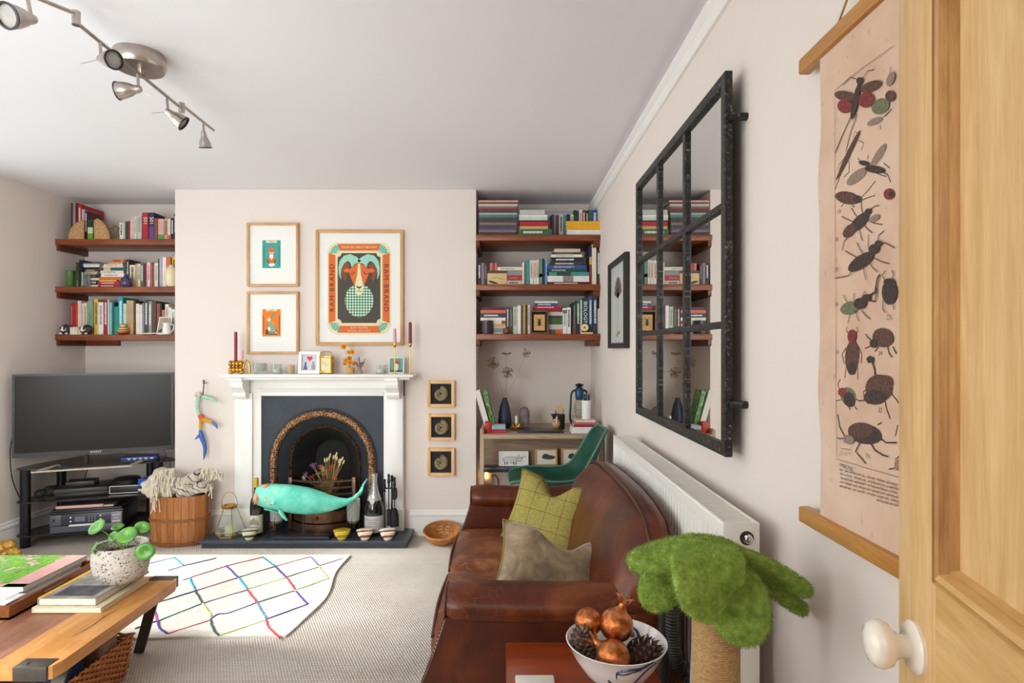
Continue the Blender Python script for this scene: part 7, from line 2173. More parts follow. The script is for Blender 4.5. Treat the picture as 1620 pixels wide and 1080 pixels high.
MB().tube([(X_(480, Yw), Yw, hz0 + 0.02), (X_(480, Yw), Yw, Z_(808, Yw))], 0.006, 10).build('stand_rod', BSTD, wh, True)
bx0, bx1 = on(431, 853, hz0 + 0.02), on(521, 853, hz0 + 0.02)
MB().rb(X_(432, 3.94), X_(521, 3.94), 3.935, 4.035, hz0, hz0 + 0.02, 0.003).build('stand_base', BSTD, wh, True)
# bottles
def bottle(name, label, px, py0, Y, prof, glassm, parts):
    x = X_(px, Y)
    hh = Z_(py0, Y) - hz0
    t = T(name, label, 'bottle', (x, Y, hz0))
    u = Y / F
    MB().lathe([(r * u, f * hh) for r, f in prof], (x, Y, hz0), 28).build('glass_body', glassm, t, True, 50)
    for nm, f0, f1, rr, mt in parts:
        pr_ = [(r * u, f * hh) for r, f in rr]
        MB().lathe(pr_, (x, Y, hz0), 28, caps=nm in ('capsule', 'foil')).build(nm, mt, t, True, 50)
    return t, x, hh, u
DGL = M('dark_bottle_glass', '#15120f', 0.08, coat=0.5)
prof_w = [(8.8, 0), (9.6, 0.02), (9.7, 0.5), (8.6, 0.6), (5, 0.7), (3.4, 0.78), (3.1, 0.98), (3.1, 1.0), (0.1, 1.0)]
t, x, hh, u = bottle('wine_bottle', 'dark wine bottle with yellow capsule at the left of the hearth', 405.5, 756, 4.06, prof_w, DGL,
    [('capsule', 0, 0, [(3.6, 0.84), (3.6, 1.003), (0.1, 1.004)], M('yellow_foil', '#e0a818', 0.35)), ('paper_label', 0, 0, [(9.85, 0.04), (9.85, 0.36)], M('cream_label', '#ddd5bf', 0.8))])
lm = MB()
for k in range(5):
    z = hz0 + hh * (0.07 + 0.022 * k)
    lm.bx(x - 0.024, x + 0.024 - 0.006 * (k % 2), 4.06 - 10.1 * u, 4.06 - 10.0 * u, z, z + 0.0024)
lm.build('label_print', INKS['d'], t)
MB().flat([(x - 0.03, hz0 + hh * 0.2), (x + 0.03, hz0 + hh * 0.2), (x + 0.03, hz0 + hh * 0.26), (x + 0.012, hz0 + hh * 0.29), (x, hz0 + hh * 0.33), (x - 0.012, hz0 + hh * 0.29), (x - 0.03, hz0 + hh * 0.26)], 4.06 - 10.1 * u).build('label_engraving', M('engraving', '#9a9384', 0.8), t)
prof_c = [(13, 0), (14.6, 0.02), (15, 0.35), (14.6, 0.44), (11, 0.56), (6.5, 0.7), (4.4, 0.82), (4.2, 0.94), (4.8, 0.95), (4.6, 1.0), (0.1, 1.0)]
t, x, hh, u = bottle('champagne_bottle', 'large champagne bottle with silver foil neck on the hearth', 592, 749, 4.072, prof_c, M('champagne_glass', '#16181d', 0.06, coat=0.6),
    [('foil', 0, 0, [(11.3, 0.57), (6.9, 0.7), (4.7, 0.82), (4.5, 0.94), (5.1, 0.95), (4.9, 1.003), (0.1, 1.004)], M('silver_foil', '#c9c7c4', 0.3, 0.7, bump=0.4, bscale=90)), ('paper_label', 0, 0, [(15.2, 0.06), (15.25, 0.2), (15.25, 0.33)], M('grey_label', '#c7c2be', 0.5))])
MB().lathe([(0.001, 0), (0.016, 0), (0.016, 0.003), (0.001, 0.003)], (x - 0.002, 4.072 - 11.6 * u, hz0 + hh * 0.56), 18, M4=Matrix.Rotation(R(62), 4, 'X')).build('neck_seal', M('seal_white', '#dcd6d0', 0.5), t, True)
lm = MB()
for z0_, wd_ in ((0.27, 0.045), (0.23, 0.03), (0.2, 0.036), (0.16, 0.05), (0.10, 0.05)):
    lm.bx(x - wd_, x + wd_, 4.072 - 15.45 * u, 4.072 - 15.3 * u, hz0 + hh * z0_, hz0 + hh * z0_ + 0.004)
lm.build('label_print', INKS['d'], t)
# ribbed glass candle holders on wire legs
for px, y0, y1, Y, lb in ((438, 803, 826, 4.075, 'left'), (559, 789, 826, 4.08, 'right')):
    x = X_(px, Y)
    u = Y / F
    t = T('glass_votive_stand', f'ribbed glass votive on thin black legs, {lb} of the grate', 'candle holder', (x, Y, hz0), group='votives on wire legs')
    zb, zt2 = Z_(826, Y), Z_(y0 if lb == 'left' else 789, Y)
    rg = []
    rs = []
    for (r, z) in ((7, zb), (9.2, zb + 0.012), (9.6, (zb + zt2) / 2), (9.8, zt2)):
        rs.append([(x + r * u * (1 + 0.04 * (k % 2)) * math.cos(2 * PI * k / 36), Y + r * u * (1 + 0.04 * (k % 2)) * math.sin(2 * PI * k / 36), z) for k in range(36)])
    MB().loft(rs, False).build('glass_cup', GLASS('ribbed_glass', '#dfe2dd', clear=0.66), t, False)
    MB().lathe([(6 * u, zb + 0.004), (6 * u, zb + 0.03), (0.001, zb + 0.03)], (x, Y, 0), 16).build('candle', M('tealight_wax'), t, True)
    ring = MB().tube([(x + 9.8 * u * math.cos(2 * PI * k / 20), Y + 9.8 * u * math.sin(2 * PI * k / 20), zb + 0.014) for k in range(20)], 0.002, 6, closed=True)
    ring.build('wire_ring', LEGM, t, True)
    for k in range(3):
        a = 2 * PI * k / 3 + PI / 2 + PI / 3
        MB().tube([(x + 9.8 * u * math.cos(a), Y + 9.8 * u * math.sin(a), zb + 0.04), (x + 9.8 * u * math.cos(a), Y + 9.8 * u * math.sin(a), hz0)], 0.002, 6).build('leg', LEGM, t, True)
# little bowls
def stripes(name, a, b_):
    m, nt, b = _new(name)
    v = _coord(nt, rot=(0.35, 0.15, 0))
    sp = _n(nt, 'ShaderNodeSeparateXYZ')
    nt.links.new(v, sp.inputs[0])
    f = _math(nt, 'FRACT', _math(nt, 'ADD', _math(nt, 'MULTIPLY', sp.outputs[2], 1 / 0.034), _math(nt, 'MULTIPLY', _noise(nt, v, 14, 2), 0.5)))
    nt.links.new(_ramp(nt, f, [(0.0, a), (0.5, a), (0.54, b_), (0.88, b_), (0.92, a)], 'CONSTANT'), b.inputs['Base Color'])
    _set(b, Roughness=0.2)
    return m
for px, w_, ma, ins_, lb in ((395, 26, stripes('bowl_olive', '#e3dcbc', '#3a3a2a'), '#7c7a34', 'olive and black striped little bowl at the hearth left'), (541, 27, stripes('bowl_yellow', '#e2b82c', '#8a8a3c'), '#cfd2c4', 'yellow patterned little bowl right of the whale stand'), (577.5, 27, stripes('bowl_brown', '#ece2cf', '#8a3f1c'), '#a3461a', 'cream bowl with brown stripe and rust inside'), (613.5, 27, stripes('bowl_plum', '#ece6da', '#8a4a30'), '#6b3430', 'cream bowl with plum inside at the hearth right')):
    Y = 3.95
    u = Y / F
    x = X_(px, Y)
    r = w_ / 2 * u
    t = T('glazed_bowl', lb, 'bowl', (x, Y, hz0), group='little glazed bowls on the hearth')
    MB().lathe([(r * 0.42, 0), (r * 0.45, 0.004), (r * 0.75, 0.025), (r, 0.062), (r * 0.96, 0.063)], (x, Y, hz0), 28).build('outside', ma, t, True)
    MB().lathe([(r * 0.965, 0.063), (r * 0.7, 0.03), (r * 0.4, 0.014), (0.001, 0.012)], (x, Y, hz0), 28, caps=False).build('inside', M('glaze_' + ins_[1:], ins_, 0.18), t, True)
# companion set
Yt = 4.065
u = Yt / F
cs = T('fireside_tool_stand', 'black iron stand for fireside tools at the hearth right', 'tool stand', (X_(618, Yt), Yt, hz0))
BI = M('wrought_iron', '#1e1d1f', 0.5, 0.5, var=0.2, vscale=30)
xs_ = X_(620, Yt)
MB().lathe([(0.042, 0), (0.042, 0.006), (0.012, 0.014), (0.006, 0.02), (0.006, 0.36), (0.012, 0.37), (0.008, 0.385), (0.013, 0.395), (0.001, 0.41)], (xs_, Yt, hz0), 16).build('stand_post', BI, cs, True)
MB().tube([(X_(608, Yt), Yt, Z_(772, Yt)), (X_(627, Yt), Yt, Z_(772, Yt))], 0.005, 8).build('hanging_bar', BI, cs, True)
for px, top, end, nm, lb in ((608.5, 757, 836, 'poker', 'black iron poker, leftmost of the fireside tools'), (624, 754, 802, 'hearth_shovel', 'black iron shovel, rightmost of the fireside tools'), (615, 749, 806, 'hearth_brush', 'black hearth brush hanging in the middle of the fireside tools')):
    yy = Yt - 0.028
    x = X_(px, yy)
    zt2, ze = Z_(top, yy), Z_(end, yy)
    t = T(nm, lb, 'fire tool', (x, yy, max(ze, hz0)), group='fireside tools')
    pr_ = [(0.001, 0), (0.007, -0.006), (0.010, -0.014), (0.006, -0.024), (0.009, -0.04), (0.010, -0.06), (0.006, -0.075), (0.009, -0.085), (0.004, -0.095), (0.004, -(zt2 - ze) + 0.0)]
    MB().lathe([(r, z) for r, z in pr_[::-1]], (x, yy, zt2), 12).build('handle', BI, t, True)
    if nm == 'hearth_shovel':
        MB().prism([(x - 0.018, Z_(772, yy)), (x + 0.018, Z_(772, yy)), (x + 0.022, Z_(784, yy)), (x + 0.012, Z_(790, yy)), (x - 0.012, Z_(790, yy)), (x - 0.022, Z_(784, yy))], yy - 0.006, yy - 0.002).build('shovel_yoke', BI, t)
        MB().loft([[(x + r * math.cos(a_), yy - 0.004 + 0.012 * math.sin(a_), z) for a_ in [PI * k / 8 + PI for k in range(9)]] for r, z in ((0.006, Z_(802, yy)), (0.022, Z_(806, yy)), (0.03, Z_(815, yy)), (0.032, Z_(832, yy)))], False, False).build('shovel_blade', BI, t, True)
    if nm == 'hearth_brush':
        MB().lathe([(0.012, -0.02), (0.018, 0), (0.018, -0.06), (0.020, -0.105)][1:], (x + 0.004, yy, ze), 14).build('brush_head', M('bristle_black', '#262220', 0.9, bump=0.6, bscale=200), t, True)
# dried flowers in the grate
dr = T('dried_bouquet', 'bouquet of dried grasses and flowers standing in the grate', 'bouquet', (FX + 0.02, 4.16, zg - 0.10))
b0 = Vector((FX + 0.045, 4.15, zg - 0.095))
rd_ = random.Random(5)
STRW, BUN = M('straw', '#c9a46a', 0.85), M('bunny_tail', '#e3c99a', 0.9)
for px, py, kind in ([(514 + k * 3.1 + rd_.uniform(-1, 1), 722 + abs(k - 3) * 2.0 + rd_.uniform(-3, 3), 'ear') for k in range(9)] + [(541, 727, 'ear'), (543, 732, 'ear'), (537, 735, 'ear'), (532, 720, 'ear')] + [(497, 735, 'purple'), (483, 750, 'purple'), (494, 737, 'purple'), (481, 757, 'cream'), (494, 754, 'red'), (507, 738, 'orange'), (511, 741, 'cream'), (526, 737, 'orange'), (521, 743, 'orange'), (503, 748, 'straw'), (515, 750, 'straw'), (530, 754, 'orange'), (521, 758, 'rustleaf'), (512, 747, 'straw')]):
    Y = 4.13 + rd_.uniform(-0.03, 0.03)
    e = Vector(at(px, py, Y))
    st = MB().tube(bez([b0 + Vector((rd_.uniform(-.02, .02), 0, 0)), b0.lerp(e, 0.5) + Vector((rd_.uniform(-.01, .01), 0, 0)), e], 8), 0.0012, 5).build('stem', STRW, dr, True)
    if kind == 'ear':
        d = (e - b0).normalized()
        MB().ball(e + d * 0.008, (0.006, 0.006, 0.017), 8, 7, M4=d.to_track_quat('Z', 'Y').to_matrix().to_4x4()).build('grass_ear', BUN, st, True)
    else:
        col = {'purple': '#7a5a86', 'cream': '#e0c49a', 'red': '#a8331f', 'orange': '#c4662c', 'straw': '#b8935a', 'rustleaf': '#a0521f'}[kind]
        m = MB()
        for k in range(26):
            d = Vector((rd_.gauss(0, 1), rd_.gauss(0, 1), rd_.gauss(0, 1))).normalized()
            s_ = Vector((rd_.gauss(0, 1), rd_.gauss(0, 1), rd_.gauss(0, 1))).normalized() * 0.0035
            m.add([e - s_, e + s_, e + d * 0.020 + s_ * 0.6, e + d * 0.022 - s_ * 0.6], [(0, 1, 2, 3)])
        m.build('dry_petals', M('dry_' + kind, col, 0.85), st)
lv = MB()
for k in range(160):
    p = b0 + Vector((rd_.gauss(0, 0.035), rd_.gauss(-0.01, 0.012), abs(rd_.gauss(0.05, 0.04))))
    d = Vector((rd_.gauss(0, 0.6), rd_.gauss(0, 0.4), 1)).normalized() * rd_.uniform(0.02, 0.04)
    s_ = Vector((rd_.gauss(0, 1), 0, rd_.gauss(0, 0.3))).normalized() * 0.003
    lv.add([p, p + d * 0.5 + s_, p + d, p + d * 0.5 - s_], [(0, 1, 2, 3)])
lv.build('dry_leaves', M('dry_leaf', '#8a6a38', 0.9, var=0.3, vscale=30), dr, kind='stuff')
# geometric gold lantern
Yl = 4.02
u = Yl / F
lx = X_(363, Yl)
ln_ = T('geometric_lantern', 'geometric brass and glass lantern with candle at the hearth left', 'lantern', (lx, Yl, hz0))
BR_ = M('brushed_brass', '#c7a057', 0.3, 1.0)
z_b, z_m, z_t = hz0, Z_(838, Yl), Z_(803, Yl)
ringp = lambda r, z, n=5, o=0.35: [Vector((lx + r * u * math.cos(2 * PI * k / n + o), Yl + r * u * math.sin(2 * PI * k / n + o), z)) for k in range(n)]
B_, M_, T_ = ringp(16, z_b + 0.004), ringp(23, z_m), ringp(10.5, z_t)
for k in range(5):
    j = (k + 1) % 5
    for a, b in ((B_[k], B_[j]), (M_[k], M_[j]), (T_[k], T_[j]), (B_[k], M_[k]), (M_[k], T_[k])):
        MB().tube([a, b], 0.0028, 6).build('brass_edge', BR_, ln_, True)
    MB().add([B_[k], B_[j], M_[j], M_[k]], [(0, 1, 2, 3)]).build('pane', CLR, ln_)
    MB().add([M_[k], M_[j], T_[j], T_[k]], [(0, 1, 2, 3)]).build('pane', CLR, ln_)
MB().lathe([(10.5 * u, 0), (12 * u, 0.012), (12.5 * u, 0.014), (12.5 * u, 0.02), (10 * u, 0.02), (10 * u, 0.0)], (lx, Yl, z_t), 5, caps=False).build('brass_collar', BR_, ln_)
MB().tube(bez([(lx - 11.5 * u, Yl, z_t + 0.012), (lx - 12 * u, Yl, z_t + 0.05), (lx - 7 * u, Yl, z_t + 0.095), (lx, Yl, z_t + 0.108), (lx + 7 * u, Yl, z_t + 0.095), (lx + 12 * u, Yl, z_t + 0.05), (lx + 11.5 * u, Yl, z_t + 0.012)], 30), 0.0024, 6).build('handle', BR_, ln_, True)
MB().lathe([(8.6 * u, 0), (8.6 * u, 0.066), (0.001, 0.068)], (lx + 0.008, Yl, z_b + 0.006), 20).build('candle', M('green_wax', '#d3d7a2', 0.5), ln_, True)

# ================================================================== television corner
SCREEN = M('tv_screen', '#2c2725', 0.25, spec=0.16)
TVB = M('tv_bezel', '#2b2627', 0.35)
p0, p1 = Vector((-3.262, 3.885, 0)), Vector((-2.392, 4.232, 0))
W_ = (p1 - p0).length
az = math.atan2(p1.y - p0.y, p1.x - p0.x)
tv = T('television', 'large flat black television standing across the corner', 'television', (p0.x, p0.y, 0.53), az)
# local: x along the screen, -y towards the room
z0, z1 = 0.078, 0.632
MB().bx(0.014, W_ - 0.014, -0.001, 0.002, z0 + 0.03, z1 - 0.012).build('screen', SCREEN, tv)
MB().rb(0, W_, 0.001, 0.035, z0, z1, 0.004).build('back_housing', M('tv_back', '#1c1a1b', 0.5), tv, True)
for a, b, c, d in ((0, 0.014, z0, z1), (W_ - 0.014, W_, z0, z1), (0.014, W_ - 0.014, z0, z0 + 0.03), (0.014, W_ - 0.014, z1 - 0.012, z1)):
    MB().bx(a, b, -0.004, 0.002, c, d).build('bezel', TVB, tv)
txt('SONY', 0.020, M('logo_silver', '#d8d6d2', 0.4), tv, (W_ * 0.5, -0.0046, z0 + 0.014), FRONT, 'maker_logo', sx=1.25)
MB().tube([(W_ / 2 - 0.06, 0.02, 0.01), (W_ / 2 - 0.06, 0.018, z0 + 0.05)], 0.012, 8).build('neck', TVB, tv, True)
SILV = M('brushed_silver', '#9c9690', 0.35, 0.6)
ft = MB()
for a, b in (((0.17, -0.17), (0.70, -0.16)), ((0.70, -0.16), (0.745, 0.05)), ((0.17, -0.17), (0.235, 0.04))):
    pa, pb = Vector((*a, 0)), Vector((*b, 0))
    d = (pb - pa).normalized()
    n_ = Vector((-d.y, d.x, 0)) * 0.012
    ft.add([(*(pa - n_ - d * .012).xy, 0.003), (*(pb - n_ + d * .012).xy, 0.003), (*(pb + n_ + d * .012).xy, 0.003), (*(pa + n_ - d * .012).xy, 0.003), (*(pa - n_ - d * .012).xy, 0.012), (*(pb - n_ + d * .012).xy, 0.012), (*(pb + n_ + d * .012).xy, 0.012), (*(pa + n_ - d * .012).xy, 0.012)], [(0, 1, 2, 3), (7, 6, 5, 4), (0, 4, 5, 1), (1, 5, 6, 2), (2, 6, 7, 3), (3, 7, 4, 0)])
ft.build('stand_foot', M('stand_pale', '#bfae9c', 0.4), tv)

# ------------------------------------------------------------------ glass corner stand
SMK = GLASS('smoked_glass', '#4a4644', rough=0.05, clear=0.42)
SMKE = M('glass_edge', '#4c4f4c', 0.2)
std = T('tv_stand', 'three tier smoked glass corner stand with black tube legs', 'tv stand', (-2.85, 4.1, 0))
# plan: front edge bowed towards the room, narrowing to the back corner
plan = [(-3.268, 3.925)]
for k in range(13):
    t_ = k / 12
    plan.append((-3.225 + (2.375 - 3.225) * -t_ if False else -3.235 + 0.83 * t_, 3.90 + 0.335 * t_ - 0.085 * math.sin(PI * t_) * 0.6))
plan += [(-2.385, 4.26), (-2.40, 4.30), (-2.72, 4.50), (-2.95, 4.52), (-3.17, 4.42), (-3.285, 4.10), (-3.288, 3.97)]
def shrink(pl_, s):
    cx_ = sum(p[0] for p in pl_) / len(pl_); cy_ = sum(p[1] for p in pl_) / len(pl_)
    return [(cx_ + (x - cx_) * s, cy_ + (y - cy_) * s) for x, y in pl_]
for zz in (0.523, 0.302, 0.078):
    MB().prism(plan, zz, zz + 0.007, 'xy').build('glass_shelf', SMK, std)
TUBE = M('black_tube', '#26272c', 0.3, 0.5)
legs = [(X_(40, 3.945), 3.945), (X_(97.5, 4.28), 4.28), (X_(239, 4.34), 4.34), (X_(250.5, 4.20), 4.20)]
for (x, y) in legs:
    lg = MB()
    for za, zb in ((0.0, 0.078), (0.085, 0.302), (0.309, 0.523)):
        lg.lathe([(0.030, za), (0.030, zb)], (x, y, 0), 20)
    lg.build('leg', TUBE, std, True)
# cable at the left of the television
MB().tube(bez([at(20, 690, 3.92), at(16, 715, 3.90), at(19, 755, 3.90), at(30, 785, 3.98), at(33, 792, 4.05)], 24), 0.0035, 6).thing('tv_cable', M('black_rubber'), 'thin black cable looping at the left of the television', 'cable', smooth=True)
MB().tube(bez([at(259, 712, 4.2), at(263, 720, 4.18), at(256, 728, 4.18), at(266, 724, 4.19), at(269, 737, 4.2), at(268, 765, 4.2)], 24), 0.003, 6).thing('tv_cable', M('black_rubber'), 'thin black cable curling at the right end of the stand', 'cable', smooth=True)
# ------------------------------------------------------------------ boxes on the stand, each turned with it
def gadget(name, label, cat, px, z, Y, w_, d_, h_, rot=21.7, **kw):
    t = T(name, label, cat, (X_(px, Y), Y, z), R(rot))
    return t
TOPZ, MIDZ, LOWZ = 0.530, 0.309, 0.085
DVD = M('dvd_blue', '#233a80', 0.35)
t = gadget('disc_case', 'flat blue disc case on the top glass shelf', 'disc case', 196, TOPZ, 4.13, 0, 0, 0)
MB().rb(-0.02, 0.20, 0.0, 0.12, 0.013, 0.035, 0.003).build('case', DVD, t, True)
mk = MB()
for k in range(5): mk.flat(ell(0.03 + 0.035 * k, 0.024, 0.011, 0.007, 12), -0.0006)
mk.build('case_marks', M('case_print', '#a9b2cf', 0.5), t)
MB().rb(-0.02, 0.205, -0.002, 0.13, 0.0, 0.0125, 0.003).build('lower_case', M('case_dark', '#1d1a20', 0.4), t, True)
t = gadget('set_top_box', 'small black box with aerial on the middle glass shelf', 'set top box', 130, MIDZ + 0.067, 4.13, 0, 0, 0)
BX = M('black_plastic', '#201d1e', 0.4)
BXS = M('gloss_black', '#151316', 0.15)
MB().rb(-0.085, 0.085, -0.05, 0.07, 0, 0.035, 0.004).build('case', BX, t, True)
MB().tube([(0.01, 0.02, 0.035), (0.025, 0.02, 0.10)], 0.004, 6).build('aerial', BX, t, True)
MB().ball((0.026, 0.02, 0.104), 0.008, 8, 6).build('aerial_tip', BX, t, True)
t = gadget('games_console', 'black two-layer games console on the middle glass shelf', 'games console', 130, MIDZ, 4.07, 0, 0, 0)
MB().rb(-0.155, 0.155, -0.01, 0.22, 0.004, 0.030, 0.002).build('lower_slab', BX, t, True)
MB().rb(-0.155, 0.155, -0.03, 0.22, 0.036, 0.064, 0.002).build('upper_slab', M('console_grey', '#37332f', 0.4), t, True)
MB().bx(-0.15, 0.15, -0.008, 0.21, 0.030, 0.036).build('light_slot', BXS, t)
t = gadget('disc_player', 'compact black player with silver edged front on the middle shelf', 'disc player', 200, MIDZ, 4.165, 0, 0, 0, 14)
MB().rb(-0.10, 0.10, -0.02, 0.11, 0.004, 0.062, 0.004).build('case', BX, t, True)
for a, b, c, d in ((-0.10, -0.094, 0.006, 0.06), (0.094, 0.10, 0.006, 0.06), (-0.094, 0.094, 0.006, 0.011), (-0.094, 0.094, 0.055, 0.06)):
    MB().bx(a, b, -0.024, -0.019, c, d).build('silver_edge', M('bright_silver', '#d8d8d8', 0.3, 0.4), t)
t2 = T('disc_spindle', 'round black pack of discs on top of the disc player', 'disc pack', (X_(201, 4.21), 4.21, MIDZ + 0.063))
MB().lathe([(0.075, 0), (0.083, 0.004), (0.088, 0.03), (0.075, 0.042), (0.001, 0.046)], (X_(201, 4.21), 4.21, MIDZ + 0.063), 24).build('body', BX, t2, True)
bb = T('blue_game_cases', 'translucent blue game cases stacked at the right of the stand', 'game case', (X_(234, 4.17), 4.17, MIDZ))
for k, c in enumerate(('#3a3340', '#c9c4c0', '#3a3340', '#1f4fb0', '#2a5cc4', '#1f4fb0')):
    MB().rb(X_(220, 4.17), X_(238, 4.17), 4.155, 4.27, MIDZ + 0.017 * k, MIDZ + 0.017 * k + 0.0165, 0.002).build('case', M('game_' + c[1:], c, 0.3), bb, True)
t = gadget('camera_bag', 'small black crumpled bag at the left of the middle shelf', 'bag', 74, MIDZ, 4.03, 0, 0, 0)
m = MB()
rr_ = random.Random(4)
for k in range(9): m.ball((rr_.uniform(-.045, .045), rr_.uniform(-.03, .03), 0.027 + rr_.uniform(0, 0.035)), (0.034, 0.034, 0.026), 10, 7)
m.build('bag_body', M('black_nylon', '#1b1918', 0.7, bump=0.4, bscale=60), t, True, 60)
# printer
pr = gadget('printer', 'grey and black inkjet printer on the lowest glass shelf', 'printer', 139, LOWZ, 4.02, 0, 0, 0, 16)
PG = M('printer_grey', '#55565f', 0.4)
MB().rb(-0.215, 0.215, -0.01, 0.30, 0.004, 0.145, 0.008).build('case', BX, pr, True)
MB().rb(-0.212, 0.212, -0.022, -0.008, 0.006, 0.052, 0.003).build('paper_tray', PG, pr, True)
MB().rb(-0.212, 0.212, -0.030, -0.008, 0.058, 0.130, 0.004).build('front_panel', M('printer_panel', '#3a3c46', 0.35), pr, True)
MB().rb(-0.212, -0.145, -0.032, -0.008, 0.056, 0.130, 0.003).build('card_slot_panel', PG, pr, True)
MB().bx(-0.188, -0.182, -0.0335, -0.031, 0.085, 0.105).build('card_slot', BXS, pr)
MB().rb(0.148, 0.212, -0.032, -0.008, 0.034, 0.130, 0.003).build('brand_panel', M('brand_grey', '#7d7c84', 0.4), pr, True)
LW = M('label_white', '#eeeeee', 0.5)
txt('EPSON', 0.0135, LW, pr, (0.18, -0.0328, 0.108), FRONT, 'maker_logo', sx=1.2)
m = MB()
m.bx(0.163, 0.195, -0.0332, -0.0322, 0.085, 0.09).bx(0.155, 0.205, -0.0332, -0.0322, 0.062, 0.072)
m.build('panel_print', M('label_grey', '#c9bcbc', 0.5), pr)
MB().bx(-0.065, -0.005, -0.0325, -0.030, 0.078, 0.112).build('display', M('lcd', '#6d7486', 0.25), pr)
m = MB()
for a in range(3):
    for b in range(3):
        m.ball((0.018 + 0.018 * a, -0.031, 0.078 + 0.015 * b), (0.003, 0.001, 0.002), 6, 4)
for x, z in ((-0.09, 0.108), (-0.09, 0.082), (0.085, 0.110), (0.085, 0.086)): m.ball((x, -0.031, z), (0.006, 0.001, 0.005), 8, 4)
m.build('buttons', LW, pr)
MB().rb(-0.10, 0.08, -0.034, -0.02, 0.048, 0.060, 0.003).build('output_slot', M('slot_light', '#e6e2de', 0.4), pr, True)
MB().rb(-0.21, 0.21, -0.02, 0.28, 0.145, 0.160, 0.004).build('lid', BX, pr, True)
t = T('magazine', 'rolled pinkish magazine lying on the printer lid', 'magazine', (X_(140, 4.05), 4.05, LOWZ + 0.1612), R(16))
MB().rb(-0.18, 0.16, -0.03, 0.20, 0.0, 0.010, 0.002).build('pages', PAGES, t, True)
MB().rb(-0.185, 0.165, -0.032, 0.20, 0.010, 0.014, 0.001).build('cover', M('dark_cover', '#5c4a4a', 0.4), t, True)
MB().tube([(-0.175, -0.035, 0.012), (0.10, -0.035, 0.010)], 0.011, 8).build('rolled_edge', M('pink_paper', '#d8a9a4', 0.6), t, True)
# ------------------------------------------------------------------ golden shape at the frame edge
go = T('gold_figure', 'golden rough textured ornament lying on the carpet by the stand', 'ornament', (*on(8, 882, 0)[:2], 0))
m = MB()
for px, py, r in ((2, 866, 13), (14, 862, 11), (20, 872, 10), (27, 873, 7), (8, 874, 9), (-8, 868, 12)):
    Y = 3.62
    m.ball((X_(px, Y), Y, max(Z_(py, Y), r * 0.8 * Y / F)), (r * Y / F, r * 0.8 * Y / F, r * 0.8 * Y / F), 14, 9)
m.build('body', M('gold_leaf', '#d0a04a', 0.4, 0.5, var=0.3, vscale=50, bump=0.9, bscale=90), go, True, 60)

# ------------------------------------------------------------------ wooden bucket with throws
Yb0, Yb1 = 3.935, 4.175
byc, bry = (Yb0 + Yb1) / 2, (Yb1 - Yb0) / 2
bxc, brx = -2.247, 0.198
BH = 0.335
bk = T('wooden_bucket', 'old oval wooden stave bucket beside the hearth', 'bucket', (bxc, byc, 0))
ST_ = [WOOD('bucket_stave_a', '#935525', '#c28046', 'z', 9, 0.55, 8), WOOD('bucket_stave_b', '#82481e', '#b26e38', 'z', 11, 0.55, 8)]
NSV = 26
for k in range(NSV):
    a0, a1 = 2 * PI * k / NSV + 0.006, 2 * PI * (k + 1) / NSV - 0.006
    rings = []
    for z, s in ((0.0, 0.955), (BH * 0.5, 0.985), (BH, 1.0)):
        rings.append([(bxc + brx * s * f * math.cos(a), byc + bry * s * f * math.sin(a), z) for f, a in ((1, a0), (1, (a0 + a1) / 2), (1, a1), (0.93, a1), (0.93, a0))])
    MB().loft(rings).build('stave', ST_[k % 2 if k % 3 else 0], bk)
for z, s in ((0.165, 0.992), (0.010, 0.965)):
    rings = []
    pts = [(bxc + brx * s * 1.005 * math.cos(2 * PI * k / 48), byc + bry * s * 1.005 * math.sin(2 * PI * k / 48)) for k in range(49)]
    for x, y in pts:
        d = Vector((x - bxc, y - byc, 0)).normalized() * 0.006
        rings.append([(x, y, z), (x + d.x, y + d.y, z), (x + d.x, y + d.y, z + 0.018), (x, y, z + 0.018)])
    MB().loft(rings, False).build('hoop', M('bucket_hoop', '#8a5630', 0.6, var=0.2, vscale=60, bump=0.5, bscale=120), bk)
MB().lathe([(0.001, 0.01), (1.0, 0.01)], (bxc, byc, 0), 32, sx=brx * 0.9, sy=bry * 0.9, caps=False).build('bottom_board', ST_[1], bk)
def throw_mat(name, a, b_, sc, rot):
    m, nt, b = _new(name)
    v = _coord(nt, rot=rot)
    sp = _n(nt, 'ShaderNodeSeparateXYZ')
    nt.links.new(v, sp.inputs[0])
    f = _math(nt, 'FRACT', _math(nt, 'MULTIPLY', sp.outputs[0], sc))
    nt.links.new(_ramp(nt, f, [(0.0, a), (0.62, b_), (0.8, a)], 'CONSTANT'), b.inputs['Base Color'])
    b.inputs['Roughness'].default_value = 0.95
    _bump(nt, b, _noise(nt, v, 260, 2), 0.4, 0.003)
    return m
TASS = M('cotton_tassel', '#d9cebb', 0.95)
